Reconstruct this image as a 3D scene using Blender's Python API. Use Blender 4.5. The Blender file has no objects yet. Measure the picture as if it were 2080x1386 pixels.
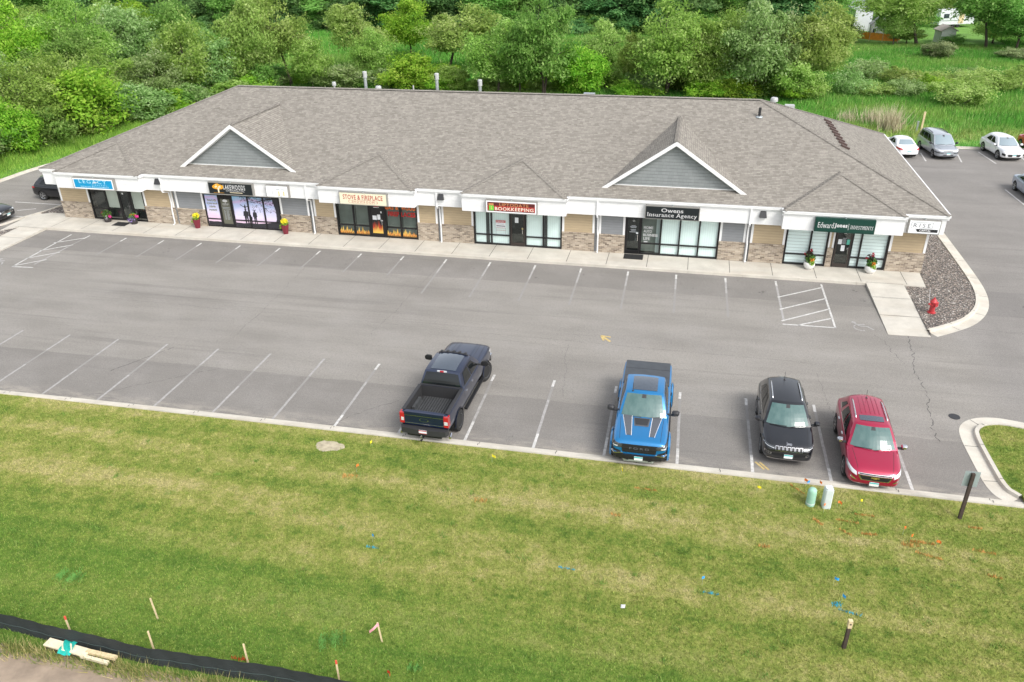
import bpy, bmesh, math, random
import numpy as np
from mathutils import Vector, Matrix
from mathutils.bvhtree import BVHTree
PI = math.pi
R = math.radians
scene = bpy.context.scene
C = scene.collection
rnd = random.Random(7)

# ------------------------------------------------------------------ materials
MATS = {}
def nd(nt, t, **kw):
    n = nt.nodes.new(t)
    for k, v in kw.items():
        if k in n.inputs: n.inputs[k].default_value = v
        else: setattr(n, k, v)
    return n
def lk(nt, a, b): nt.links.new(a, b)
def rgba(c): return (c[0], c[1], c[2], 1.0)
def new_mat(name):
    m = bpy.data.materials.new(name); m.use_nodes = True
    nt = m.node_tree; p = nt.nodes['Principled BSDF']
    MATS[name] = m
    return m, nt, p
def mixc(nt, fac, a, b, blend='MIX'):
    n = nt.nodes.new('ShaderNodeMix'); n.data_type = 'RGBA'; n.blend_type = blend
    for s, v in ((n.inputs[0], fac), (n.inputs[6], a), (n.inputs[7], b)):
        if hasattr(v, 'is_output'): nt.links.new(v, s)
        elif isinstance(v, (int, float)): s.default_value = v
        else: s.default_value = rgba(v)
    return n.outputs[2]
def mth(nt, op, a, b=0.0, c=None, clamp=False):
    n = nt.nodes.new('ShaderNodeMath'); n.operation = op; n.use_clamp = clamp
    for i, v in enumerate((a, b, c)):
        if v is None: continue
        if hasattr(v, 'is_output'): nt.links.new(v, n.inputs[i])
        else: n.inputs[i].default_value = v
    return n.outputs[0]
def ramp(nt, fac, stops):
    n = nt.nodes.new('ShaderNodeValToRGB'); e = n.color_ramp.elements
    while len(e) < len(stops): e.new(0.5)
    for k, (pos, c) in enumerate(stops):
        e[k].position = pos; e[k].color = rgba(c) if not isinstance(c, (int, float)) else (c, c, c, 1)
    nt.links.new(fac, n.inputs[0])
    return n.outputs[0]
def coords(nt, kind='Object', scale=(1, 1, 1), loc=(0, 0, 0), rot=(0, 0, 0)):
    if kind == 'Position':
        o = nt.nodes.new('ShaderNodeNewGeometry').outputs['Position']
    else:
        o = nt.nodes.new('ShaderNodeTexCoord').outputs[kind]
    mp = nt.nodes.new('ShaderNodeMapping')
    mp.inputs['Scale'].default_value = scale; mp.inputs['Location'].default_value = loc; mp.inputs['Rotation'].default_value = rot
    nt.links.new(o, mp.inputs[0])
    return mp.outputs[0]
def noise(nt, vec, scale, detail=3, rough=.55, dist=0):
    n = nd(nt, 'ShaderNodeTexNoise', Scale=scale, Detail=detail, Roughness=rough, Distortion=dist)
    nt.links.new(vec, n.inputs['Vector'])
    return n.outputs['Fac']
def bumpn(nt, p, h, strength=.3, dist=.02):
    b = nd(nt, 'ShaderNodeBump', Strength=strength, Distance=dist)
    nt.links.new(h, b.inputs['Height']); nt.links.new(b.outputs[0], p.inputs['Normal'])
def M(name, col, rough=.6, metal=0.0, var=0.0, vscale=4.0, bump=0.0, bscale=60.0, coat=0.0, spec=.5, dirt=None):
    if name in MATS: return MATS[name]
    m, nt, p = new_mat(name)
    p.inputs['Base Color'].default_value = rgba(col); p.inputs['Roughness'].default_value = rough
    p.inputs['Metallic'].default_value = metal; p.inputs['Coat Weight'].default_value = coat
    p.inputs['Coat Roughness'].default_value = .06
    p.inputs['Specular IOR Level'].default_value = spec
    if var or bump:
        v = coords(nt)
        if var:
            f = noise(nt, v, vscale, 5, .6)
            f = ramp(nt, f, [(.3, 0.0), (.7, 1.0)])
            lo = [c * (1 - var) for c in col]; hi = [min(1, c * (1 + var * .6)) for c in col]
            lk(nt, mixc(nt, f, lo, hi), p.inputs['Base Color'])
        if bump: bumpn(nt, p, noise(nt, v, bscale, 4), bump, .02)
    return m

def mat_brickwork():
    m, nt, p = new_mat('brick_blend')
    v = coords(nt, 'UV')
    b = nd(nt, 'ShaderNodeTexBrick', Scale=1.0)
    b.offset = .5; b.inputs['Brick Width'].default_value = .26; b.inputs['Row Height'].default_value = .088
    b.inputs['Mortar Size'].default_value = .008; b.inputs['Bias'].default_value = -.05
    b.inputs['Color1'].default_value = rgba((.34, .275, .205)); b.inputs['Color2'].default_value = rgba((.095, .066, .048))
    b.inputs['Mortar'].default_value = rgba((.42, .38, .32)); lk(nt, v, b.inputs['Vector'])
    b2 = nd(nt, 'ShaderNodeTexBrick', Scale=1.0)
    b2.offset = .5; b2.inputs['Brick Width'].default_value = .26; b2.inputs['Row Height'].default_value = .088
    b2.inputs['Mortar Size'].default_value = 0.0; b2.inputs['Bias'].default_value = -.25
    b2.inputs['Color1'].default_value = (0, 0, 0, 1); b2.inputs['Color2'].default_value = (1, 1, 1, 1)
    v2 = coords(nt, 'UV', loc=(2.6 * 3, .088 * 24, 0)); lk(nt, v2, b2.inputs['Vector'])
    pale = mixc(nt, mth(nt, 'MULTIPLY', b2.outputs['Color'], .75), b.outputs['Color'], (.58, .50, .40))
    f = noise(nt, coords(nt, 'UV', scale=(1.2, 6, 1)), 1.2, 3)
    c = mixc(nt, ramp(nt, f, [(.42, 0.0), (.78, .35)]), pale, (.31, .26, .20))
    lk(nt, c, p.inputs['Base Color']); p.inputs['Roughness'].default_value = .85
    bumpn(nt, p, mth(nt, 'SUBTRACT', 1.0, b.outputs['Fac']), .5, .015)
def mat_shingle(name, c1, c2, course_shade, w=.25, h=.138, tone=.10):
    m, nt, p = new_mat(name)
    v = coords(nt, 'UV')
    b = nd(nt, 'ShaderNodeTexBrick', Scale=1.0)
    b.offset = .37; b.offset_frequency = 3; b.squash = .72; b.squash_frequency = 2
    b.inputs['Brick Width'].default_value = w; b.inputs['Row Height'].default_value = h
    b.inputs['Mortar Size'].default_value = .004; b.inputs['Mortar Smooth'].default_value = .3; b.inputs['Bias'].default_value = 0.0
    b.inputs['Color1'].default_value = rgba(c1); b.inputs['Color2'].default_value = rgba(c2); b.inputs['Mortar'].default_value = rgba(course_shade)
    lk(nt, v, b.inputs['Vector'])
    sv = nd(nt, 'ShaderNodeSeparateXYZ'); lk(nt, v, sv.inputs[0])
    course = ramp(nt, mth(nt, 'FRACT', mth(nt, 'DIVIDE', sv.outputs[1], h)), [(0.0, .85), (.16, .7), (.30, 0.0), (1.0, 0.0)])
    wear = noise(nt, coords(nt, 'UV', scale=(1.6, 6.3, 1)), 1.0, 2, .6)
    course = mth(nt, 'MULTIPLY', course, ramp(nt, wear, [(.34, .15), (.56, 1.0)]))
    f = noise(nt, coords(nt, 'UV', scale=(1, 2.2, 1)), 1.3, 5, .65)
    c = mixc(nt, course, b.outputs['Color'], course_shade)  # shadow line of each shingle course painted into the colour
    c = mixc(nt, ramp(nt, f, [(.32, 0.0), (.68, tone * 2)]), c, [a * 1.45 for a in c1])
    f2 = noise(nt, coords(nt, 'UV', scale=(1, 1, 1)), .22, 3, .5)
    c = mixc(nt, ramp(nt, f2, [(.3, 0.0), (.75, .10)]), c, [a * .6 for a in c2])
    g = noise(nt, v, 55, 2, .7)
    c = mixc(nt, ramp(nt, g, [(.35, .12), (.65, 0.0)]), c, [a * .45 for a in c2])
    lk(nt, c, p.inputs['Base Color']); p.inputs['Roughness'].default_value = .92; p.inputs['Specular IOR Level'].default_value = .2
    bumpn(nt, p, mth(nt, 'SUBTRACT', 1.0, b.outputs['Fac']), .35, .02)
def mat_siding(name, col, step=.16, horiz=True, line=.55):
    m, nt, p = new_mat(name)
    sx = nd(nt, 'ShaderNodeSeparateXYZ'); lk(nt, coords(nt, 'UV'), sx.inputs[0])
    t = mth(nt, 'FRACT', mth(nt, 'DIVIDE', sx.outputs[1 if horiz else 0], step))
    edge = ramp(nt, t, [(0.0, 1.0), (.07, 1.0), (.12, 0.0), (1.0, 0.0)])
    f = noise(nt, coords(nt, 'UV', scale=(.8, 3, 1)), 2.5, 4)
    base = mixc(nt, ramp(nt, f, [(.3, 0.0), (.7, 1.0)]), [c * .92 for c in col], [min(1, c * 1.05) for c in col])
    lk(nt, mixc(nt, mth(nt, 'MULTIPLY', edge, line), base, [c * .45 for c in col]), p.inputs['Base Color'])
    p.inputs['Roughness'].default_value = .55
    bumpn(nt, p, t, .4, .015)
def mat_asphalt():
    m, nt, p = new_mat('asphalt_aged')
    P = coords(nt, 'Position')
    sx = nd(nt, 'ShaderNodeSeparateXYZ'); lk(nt, P, sx.inputs[0])
    f1 = noise(nt, coords(nt, 'Position', scale=(.12, .55, 1)), 1.0, 5, .6)      # long worn lanes
    f2 = noise(nt, P, .35, 4, .6); f3 = noise(nt, P, 9.0, 3, .7); f4 = noise(nt, P, 70.0, 2, .7)
    c = mixc(nt, ramp(nt, f1, [(.3, 0.0), (.7, 1.0)]), (.208, .193, .172), (.310, .290, .260))
    # paving seams along the stalls: fresher, darker mat in the parking rows
    wob = mth(nt, 'MULTIPLY', mth(nt, 'SUBTRACT', noise(nt, coords(nt, 'Position', scale=(1, .1, 1)), .5, 2), .5), .35)
    y = mth(nt, 'ADD', sx.outputs[1], wob)
    row = mth(nt, 'MULTIPLY', mth(nt, 'LESS_THAN', y, 3.55), mth(nt, 'GREATER_THAN', sx.outputs[0], -6))
    row2 = mth(nt, 'MULTIPLY', mth(nt, 'GREATER_THAN', y, 15.6), mth(nt, 'LESS_THAN', y, 18.8))
    rr = mth(nt, 'ADD', row, row2, clamp=True)
    c = mixc(nt, mth(nt, 'MULTIPLY', rr, .62), c, (.168, .156, .143))
    east = ramp(nt, mth(nt, 'MULTIPLY', mth(nt, 'SUBTRACT', sx.outputs[0], 39.5), .5, clamp=True), [(0.0, 0.0), (1.0, 1.0)])
    c = mixc(nt, mth(nt, 'MULTIPLY', east, .45), c, (.172, .162, .158))
    c = mixc(nt, ramp(nt, f2, [(.45, 0.0), (.8, .5)]), c, (.335, .317, .296))
    c = mixc(nt, ramp(nt, f3, [(.3, .30), (.55, 0.0)]), c, (.115, .11, .105))
    f5 = noise(nt, P, 22.0, 2, .75)
    c = mixc(nt, ramp(nt, f5, [(.32, .42), (.5, 0.0)]), c, (.105, .101, .097)); c = mixc(nt, ramp(nt, f5, [(.52, 0.0), (.70, .40)]), c, (.33, .318, .30))
    c = mixc(nt, ramp(nt, f4, [(.35, .55), (.5, 0.0)]), c, (.09, .087, .084))
    c = mixc(nt, ramp(nt, f4, [(.55, 0.0), (.72, .5)]), c, (.35, .335, .315))
    # oil spots in the stalls by the shops
    o = noise(nt, P, 1.6, 4, .7)
    spot = mth(nt, 'MULTIPLY', ramp(nt, o, [(.63, 0.0), (.70, .55)]), mth(nt, 'MULTIPLY', mth(nt, 'GREATER_THAN', y, 16.2), mth(nt, 'LESS_THAN', y, 18.2)))
    c = mixc(nt, spot, c, (.055, .053, .051))
    o2 = noise(nt, coords(nt, 'Position', loc=(7, 3, 0)), 2.3, 4, .75)
    spot = mth(nt, 'MULTIPLY', ramp(nt, o2, [(.66, 0.0), (.72, .5)]), mth(nt, 'LESS_THAN', y, 4.6))
    c = mixc(nt, spot, c, (.06, .057, .054))
    silt = mth(nt, 'MULTIPLY', mth(nt, 'SUBTRACT', 1.0, mth(nt, 'MULTIPLY', mth(nt, 'ABSOLUTE', sx.outputs[1]), 1.2), clamp=True), ramp(nt, noise(nt, coords(nt, 'Position', scale=(.5, 1.6, 1)), 1.5, 4, .7), [(.42, 0.0), (.62, .6)]))
    c = mixc(nt, silt, c, (.40, .365, .31))
    trk = noise(nt, coords(nt, 'Position', scale=(.03, 1.3, 1), rot=(0, 0, .04)), 1.3, 4, .7)
    c = mixc(nt, ramp(nt, trk, [(.28, .42), (.44, 0.0)]), c, (.13, .122, .113))
    lk(nt, c, p.inputs['Base Color']); p.inputs['Roughness'].default_value = .88; p.inputs['Specular IOR Level'].default_value = .25
    bumpn(nt, p, f4, .35, .01)
def mat_concrete(name='concrete_walk', a=(.42, .395, .345), b=(.56, .53, .465)):
    m, nt, p = new_mat(name)
    P = coords(nt, 'Position')
    f = noise(nt, P, .8, 5, .65); g = noise(nt, P, 30, 3, .7); s = noise(nt, coords(nt, 'Position', scale=(.25, 1.2, 1)), 1.1, 4)
    c = mixc(nt, ramp(nt, f, [(.3, 0.0), (.7, 1.0)]), a, b)
    c = mixc(nt, ramp(nt, s, [(.5, 0.0), (.8, .35)]), c, (.36, .28, .19))
    c = mixc(nt, ramp(nt, g, [(.3, .25), (.5, 0.0)]), c, [x * .6 for x in a])
    lk(nt, c, p.inputs['Base Color']); p.inputs['Roughness'].default_value = .85
    bumpn(nt, p, g, .2, .01)
def lawn_color(nt):
    P = coords(nt, 'Position')
    sx = nd(nt, 'ShaderNodeSeparateXYZ'); lk(nt, P, sx.inputs[0])
    f1 = noise(nt, coords(nt, 'Position', scale=(.045, .80, 1), rot=(0, 0, .02)), 1.0, 4, .55)      # mown bands
    f2 = noise(nt, P, .55, 5, .65); f3 = noise(nt, P, 5.0, 3, .7); f4 = noise(nt, P, 24.0, 2, .7)
    f1 = mth(nt, 'ADD', .5, mth(nt, 'MULTIPLY', mth(nt, 'SUBTRACT', f1, .5), 1.5))
    dry = mth(nt, 'ADD', mth(nt, 'MULTIPLY', f1, .62), mth(nt, 'MULTIPLY', f2, .38))
    dry = mth(nt, 'ADD', dry, mth(nt, 'ADD', mth(nt, 'MULTIPLY', mth(nt, 'SUBTRACT', f3, .5), .55), mth(nt, 'MULTIPLY', mth(nt, 'SUBTRACT', noise(nt, P, 1.7, 4, .7), .5), .55)))
    # watered strip along the kerb and the wetter low corner by the fence stay greener
    d = mth(nt, 'ADD', sx.outputs[1], 1.3)
    kerb = mth(nt, 'SUBTRACT', 1.0, mth(nt, 'MULTIPLY', mth(nt, 'ABSOLUTE', d), .9), clamp=True)
    low = mth(nt, 'MULTIPLY', mth(nt, 'SUBTRACT', -6.6, mth(nt, 'ADD', sx.outputs[1], mth(nt, 'MULTIPLY', mth(nt, 'SUBTRACT', sx.outputs[0], 12.0), .10))), .5, clamp=True)
    east = mth(nt, 'MULTIPLY', mth(nt, 'SUBTRACT', sx.outputs[0], 37.5), .6, clamp=True)
    wet = mth(nt, 'MAXIMUM', mth(nt, 'MAXIMUM', mth(nt, 'MULTIPLY', kerb, .11), mth(nt, 'MULTIPLY', low, .14)), mth(nt, 'MULTIPLY', east, .09))
    dry = mth(nt, 'SUBTRACT', dry, wet)
    c = ramp(nt, dry, [(.22, (.090, .170, .026)), (.35, (.182, .256, .044)), (.48, (.278, .312, .074)), (.60, (.385, .372, .125)), (.74, (.50, .435, .205))])
    lush = mth(nt, 'MULTIPLY', low, ramp(nt, f2, [(.3, .35), (.7, .95)]))
    c = mixc(nt, mth(nt, 'MULTIPLY', lush, .75), c, (.105, .235, .030))
    f6 = noise(nt, P, 11.0, 3, .75)
    c = mixc(nt, ramp(nt, f6, [(.36, .42), (.52, 0.0)]), c, (.07, .115, .022)); c = mixc(nt, ramp(nt, f6, [(.54, 0.0), (.68, .42)]), c, (.38, .42, .11))
    c = mixc(nt, ramp(nt, f4, [(.3, .45), (.55, 0.0)]), c, (.055, .085, .014))
    return c, f4
def mat_lawn():
    m, nt, p = new_mat('lawn_turf')
    c, f = lawn_color(nt)
    lk(nt, mixc(nt, .25, c, (.05, .06, .02)), p.inputs['Base Color']); p.inputs['Roughness'].default_value = .95; p.inputs['Specular IOR Level'].default_value = .1
    bumpn(nt, p, f, .6, .03)
    m, nt, p = new_mat('lawn_blade')
    c, f = lawn_color(nt)
    a = nd(nt, 'ShaderNodeAttribute', attribute_name='tint')
    hsv = nd(nt, 'ShaderNodeHueSaturation'); lk(nt, c, hsv.inputs['Color'])
    lk(nt, mth(nt, 'ADD', .55, mth(nt, 'MULTIPLY', a.outputs['Fac'], 1.15)), hsv.inputs['Value'])
    c2 = mixc(nt, mth(nt, 'MULTIPLY', mth(nt, 'GREATER_THAN', a.outputs['Fac'], .86), .5), hsv.outputs[0], (.38, .33, .15))
    lk(nt, c2, p.inputs['Base Color']); p.inputs['Roughness'].default_value = .7; p.inputs['Specular IOR Level'].default_value = .15
def mat_marsh():
    for nm, blade in (('marsh_soil', 0), ('reed_blade', 1)):
        m, nt, p = new_mat(nm)
        P = coords(nt, 'Position')
        f = noise(nt, coords(nt, 'Position', scale=(.5, 1, 1)), .11, 4, .6); g = noise(nt, P, .7, 3)
        sx = nd(nt, 'ShaderNodeSeparateXYZ'); lk(nt, P, sx.inputs[0])
        c = ramp(nt, mth(nt, 'ADD', mth(nt, 'MULTIPLY', f, .75), mth(nt, 'MULTIPLY', g, .25)), [(.33, (.050, .185, .026)), (.47, (.095, .275, .040)), (.62, (.205, .335, .070))])
        edge = mth(nt, 'MULTIPLY', mth(nt, 'SUBTRACT', 1.0, mth(nt, 'MULTIPLY', mth(nt, 'ABSOLUTE', mth(nt, 'SUBTRACT', sx.outputs[1], 56.0)), .22), clamp=True), .6)
        c = mixc(nt, mth(nt, 'MULTIPLY', edge, ramp(nt, g, [(.35, 0.0), (.6, 1.0)])), c, (.36, .34, .13))
        if blade:
            a = nd(nt, 'ShaderNodeAttribute', attribute_name='tint')
            hsv = nd(nt, 'ShaderNodeHueSaturation'); lk(nt, c, hsv.inputs['Color'])
            lk(nt, mth(nt, 'ADD', .65, mth(nt, 'MULTIPLY', a.outputs['Fac'], .8)), hsv.inputs['Value'])
            c = mixc(nt, mth(nt, 'MULTIPLY', mth(nt, 'GREATER_THAN', a.outputs['Fac'], .93), .7), hsv.outputs[0], (.42, .38, .20))
        lk(nt, c, p.inputs['Base Color']); p.inputs['Roughness'].default_value = .75; p.inputs['Specular IOR Level'].default_value = .1
def mat_leaf(name, lo, mid, hi, trans=.25):
    m, nt, p = new_mat(name)
    a = nd(nt, 'ShaderNodeAttribute', attribute_name='tint')
    oi = nd(nt, 'ShaderNodeObjectInfo')
    c = ramp(nt, a.outputs['Fac'], [(0.0, lo), (.5, mid), (1.0, hi)])
    hsv = nd(nt, 'ShaderNodeHueSaturation'); lk(nt, c, hsv.inputs['Color'])
    lk(nt, mth(nt, 'ADD', .487, mth(nt, 'MULTIPLY', oi.outputs['Random'], .03)), hsv.inputs['Hue'])
    lk(nt, mth(nt, 'ADD', .85, mth(nt, 'MULTIPLY', oi.outputs['Random'], .3)), hsv.inputs['Value'])
    c = hsv.outputs[0]
    lk(nt, c, p.inputs['Base Color']); p.inputs['Roughness'].default_value = .6; p.inputs['Specular IOR Level'].default_value = .25
    tr = nd(nt, 'ShaderNodeBsdfTranslucent'); lk(nt, c, tr.inputs['Color'])
    mx = nd(nt, 'ShaderNodeMixShader', Fac=trans)
    out = nt.nodes['Material Output']
    lk(nt, p.outputs[0], mx.inputs[1]); lk(nt, tr.outputs[0], mx.inputs[2]); lk(nt, mx.outputs[0], out.inputs['Surface'])
def mat_gravel():
    m, nt, p = new_mat('river_gravel')
    v = coords(nt, 'Position')
    vo = nd(nt, 'ShaderNodeTexVoronoi', Scale=13.0, Randomness=1.0); lk(nt, v, vo.inputs['Vector'])
    sx = nd(nt, 'ShaderNodeSeparateColor'); lk(nt, vo.outputs['Color'], sx.inputs[0])
    c = ramp(nt, sx.outputs[0], [(0.0, (.085, .075, .068)), (.3, (.19, .16, .14)), (.6, (.30, .265, .23)), (.85, (.36, .28, .22)), (1.0, (.62, .59, .54))])
    c = mixc(nt, ramp(nt, vo.outputs['Distance'], [(.35, 0.0), (.62, .85)]), c, (.03, .027, .024))
    lk(nt, c, p.inputs['Base Color']); p.inputs['Roughness'].default_value = .8
    bumpn(nt, p, mth(nt, 'SUBTRACT', 1.0, vo.outputs['Distance']), .8, .04)
def mat_glass(name, tint=(.75, .85, .85), trans=.72, rough=.02):
    m, nt, p = new_mat(name)
    t = nd(nt, 'ShaderNodeBsdfTransparent'); t.inputs['Color'].default_value = rgba(tint)
    g = nd(nt, 'ShaderNodeBsdfGlossy', Roughness=rough); g.inputs['Color'].default_value = (.9, .95, .95, 1)
    f = nd(nt, 'ShaderNodeFresnel', IOR=1.5)
    gm = nt.nodes.new('ShaderNodeNewGeometry'); lk(nt, mth(nt, 'SUBTRACT', 1.5, mth(nt, 'MULTIPLY', gm.outputs['Backfacing'], 1.5 - 1 / 1.5)), f.inputs['IOR'])
    mx = nd(nt, 'ShaderNodeMixShader')
    lk(nt, mth(nt, 'ADD', mth(nt, 'MULTIPLY', f.outputs[0], 1.0), .03), mx.inputs[0])
    lk(nt, t.outputs[0], mx.inputs[1]); lk(nt, g.outputs[0], mx.inputs[2]); lk(nt, mx.outputs[0], nt.nodes['Material Output'].inputs['Surface'])
def mat_blind(name, col, step, horiz):
    m, nt, p = new_mat(name)
    sx = nd(nt, 'ShaderNodeSeparateXYZ'); lk(nt, coords(nt, 'UV'), sx.inputs[0])
    t = mth(nt, 'FRACT', mth(nt, 'DIVIDE', sx.outputs[1 if horiz else 0], step))
    e = ramp(nt, t, [(0.0, .55 if horiz else .22), (.14, .3 if horiz else .1), (.25, 0.0), (1.0, .03)])
    lk(nt, mixc(nt, e, col, [c * .22 for c in col]), p.inputs['Base Color']); p.inputs['Roughness'].default_value = .6
def mat_mural():
    m, nt, p = new_mat('mural_sky_print')
    sx = nd(nt, 'ShaderNodeSeparateXYZ'); lk(nt, coords(nt, 'UV'), sx.inputs[0])
    f = noise(nt, coords(nt, 'UV', scale=(.5, 1.2, 1)), 1.3, 3)
    t = mth(nt, 'ADD', mth(nt, 'DIVIDE', sx.outputs[1], 2.6), mth(nt, 'MULTIPLY', mth(nt, 'SUBTRACT', f, .5), .5))
    c = ramp(nt, t, [(.25, (.70, .52, .66)), (.45, (.66, .62, .80)), (.68, (.44, .53, .78)), (.8, (.56, .43, .66)), (.92, (.30, .52, .72))])
    lk(nt, c, p.inputs['Base Color']); p.inputs['Roughness'].default_value = .25
def paint(name, col, metal=.35, rough=.28):
    m, nt, p = new_mat(name)
    v = coords(nt)
    f = noise(nt, v, 900, 1); d = noise(nt, v, 1.7, 4)
    c = mixc(nt, ramp(nt, f, [(.4, 0.0), (.6, .12)]), col, [min(1, x * 1.6 + .003) for x in col])
    c = mixc(nt, ramp(nt, d, [(.5, 0.0), (.8, .035)]), c, (.20, .18, .16))
    lk(nt, c, p.inputs['Base Color'])
    p.inputs['Metallic'].default_value = metal; p.inputs['Roughness'].default_value = rough
    p.inputs['Coat Weight'].default_value = 1.0; p.inputs['Coat Roughness'].default_value = .04
    return m
mat_brickwork(); mat_asphalt(); mat_concrete(); mat_lawn(); mat_marsh(); mat_gravel(); mat_mural()
mat_concrete('concrete_kerb', (.44, .41, .355), (.60, .565, .49))
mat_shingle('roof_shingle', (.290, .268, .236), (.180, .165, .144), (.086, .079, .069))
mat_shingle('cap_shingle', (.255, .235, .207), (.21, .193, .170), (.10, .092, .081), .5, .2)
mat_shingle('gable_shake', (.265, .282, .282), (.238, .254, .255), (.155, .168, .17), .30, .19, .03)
mat_siding('siding_tan', (.44, .345, .22)); mat_siding('siding_grey', (.225, .235, .245))
mat_siding('fascia_white', (.72, .72, .715), .42, False, .06)
M('trim_white', (.74, .74, .735), .45, var=.04, vscale=2)
M('soffit_white', (.62, .62, .62), .6)
mat_glass('shop_glass', (.93, .97, .96)); mat_glass('dark_glass', (.62, .66, .65))
mat_blind('blind_teal', (.80, .90, .88), .13, False); mat_blind('blind_slat', (.82, .90, .90), .19, True); mat_blind('blind_grey', (.50, .52, .46), .07, True)
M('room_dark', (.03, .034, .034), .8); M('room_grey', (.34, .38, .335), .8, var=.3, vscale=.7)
M('bronze_frame', (.018, .017, .018), .35, .3); M('door_brown', (.045, .036, .032), .35, .2)
M('black', (.012, .012, .013), .5); M('matte_black', (.02, .02, .021), .8); M('rubber', (.018, .018, .018), .85, var=.3, vscale=20)
M('dark_plastic', (.028, .028, .03), .55); M('chrome', (.72, .72, .73), .12, 1.0); M('steel_rim', (.42, .43, .44), .3, .9); M('black_rim', (.075, .075, .08), .35, .5)
M('galvanised', (.50, .54, .55), .4, .7, var=.25, vscale=12); M('white_paint', (.40, .41, .405), .5); M('plate_white', (.72, .74, .74), .4); M('plate_teal', (.05, .42, .42), .4)
M('lamp_red', (.42, .012, .018), .15, coat=1); M('lamp_clear', (.66, .68, .70), .08, .2, coat=1); M('lamp_dark', (.05, .055, .06), .08, coat=1)
M('line_paint', (.52, .51, .49), .7, var=.35, vscale=6); M('line_worn', (.32, .31, .298), .8, var=.22, vscale=5); M('line_faint', (.242, .232, .22), .85, var=.10, vscale=5); M('yellow_paint', (.50, .38, .15), .7, var=.3, vscale=8)
M('crack', (.06, .058, .056), .95)
M('bark', (.075, .058, .043), .9, var=.4, vscale=3, bump=.6, bscale=14); M('bark_pale', (.20, .18, .15), .9, var=.35, vscale=3)
mat_leaf('leaf_willow', (.135, .245, .040), (.285, .445, .078), (.50, .62, .22), .5)
mat_leaf('leaf_silver', (.140, .240, .062), (.275, .420, .125), (.52, .63, .33), .5)
mat_leaf('leaf_bright', (.120, .280, .020), (.265, .490, .038), (.47, .62, .10), .5)
mat_leaf('leaf_green', (.100, .230, .042), (.200, .390, .072), (.38, .56, .17), .5)
mat_leaf('leaf_dark', (.066, .175, .052), (.132, .285, .086), (.27, .44, .15), .46)
mat_leaf('leaf_pale', (.175, .285, .056), (.340, .490, .110), (.54, .63, .25), .5)
mat_leaf('leaf_greytwig', (.18, .235, .11), (.30, .385, .165), (.46, .50, .27), .5)

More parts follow.
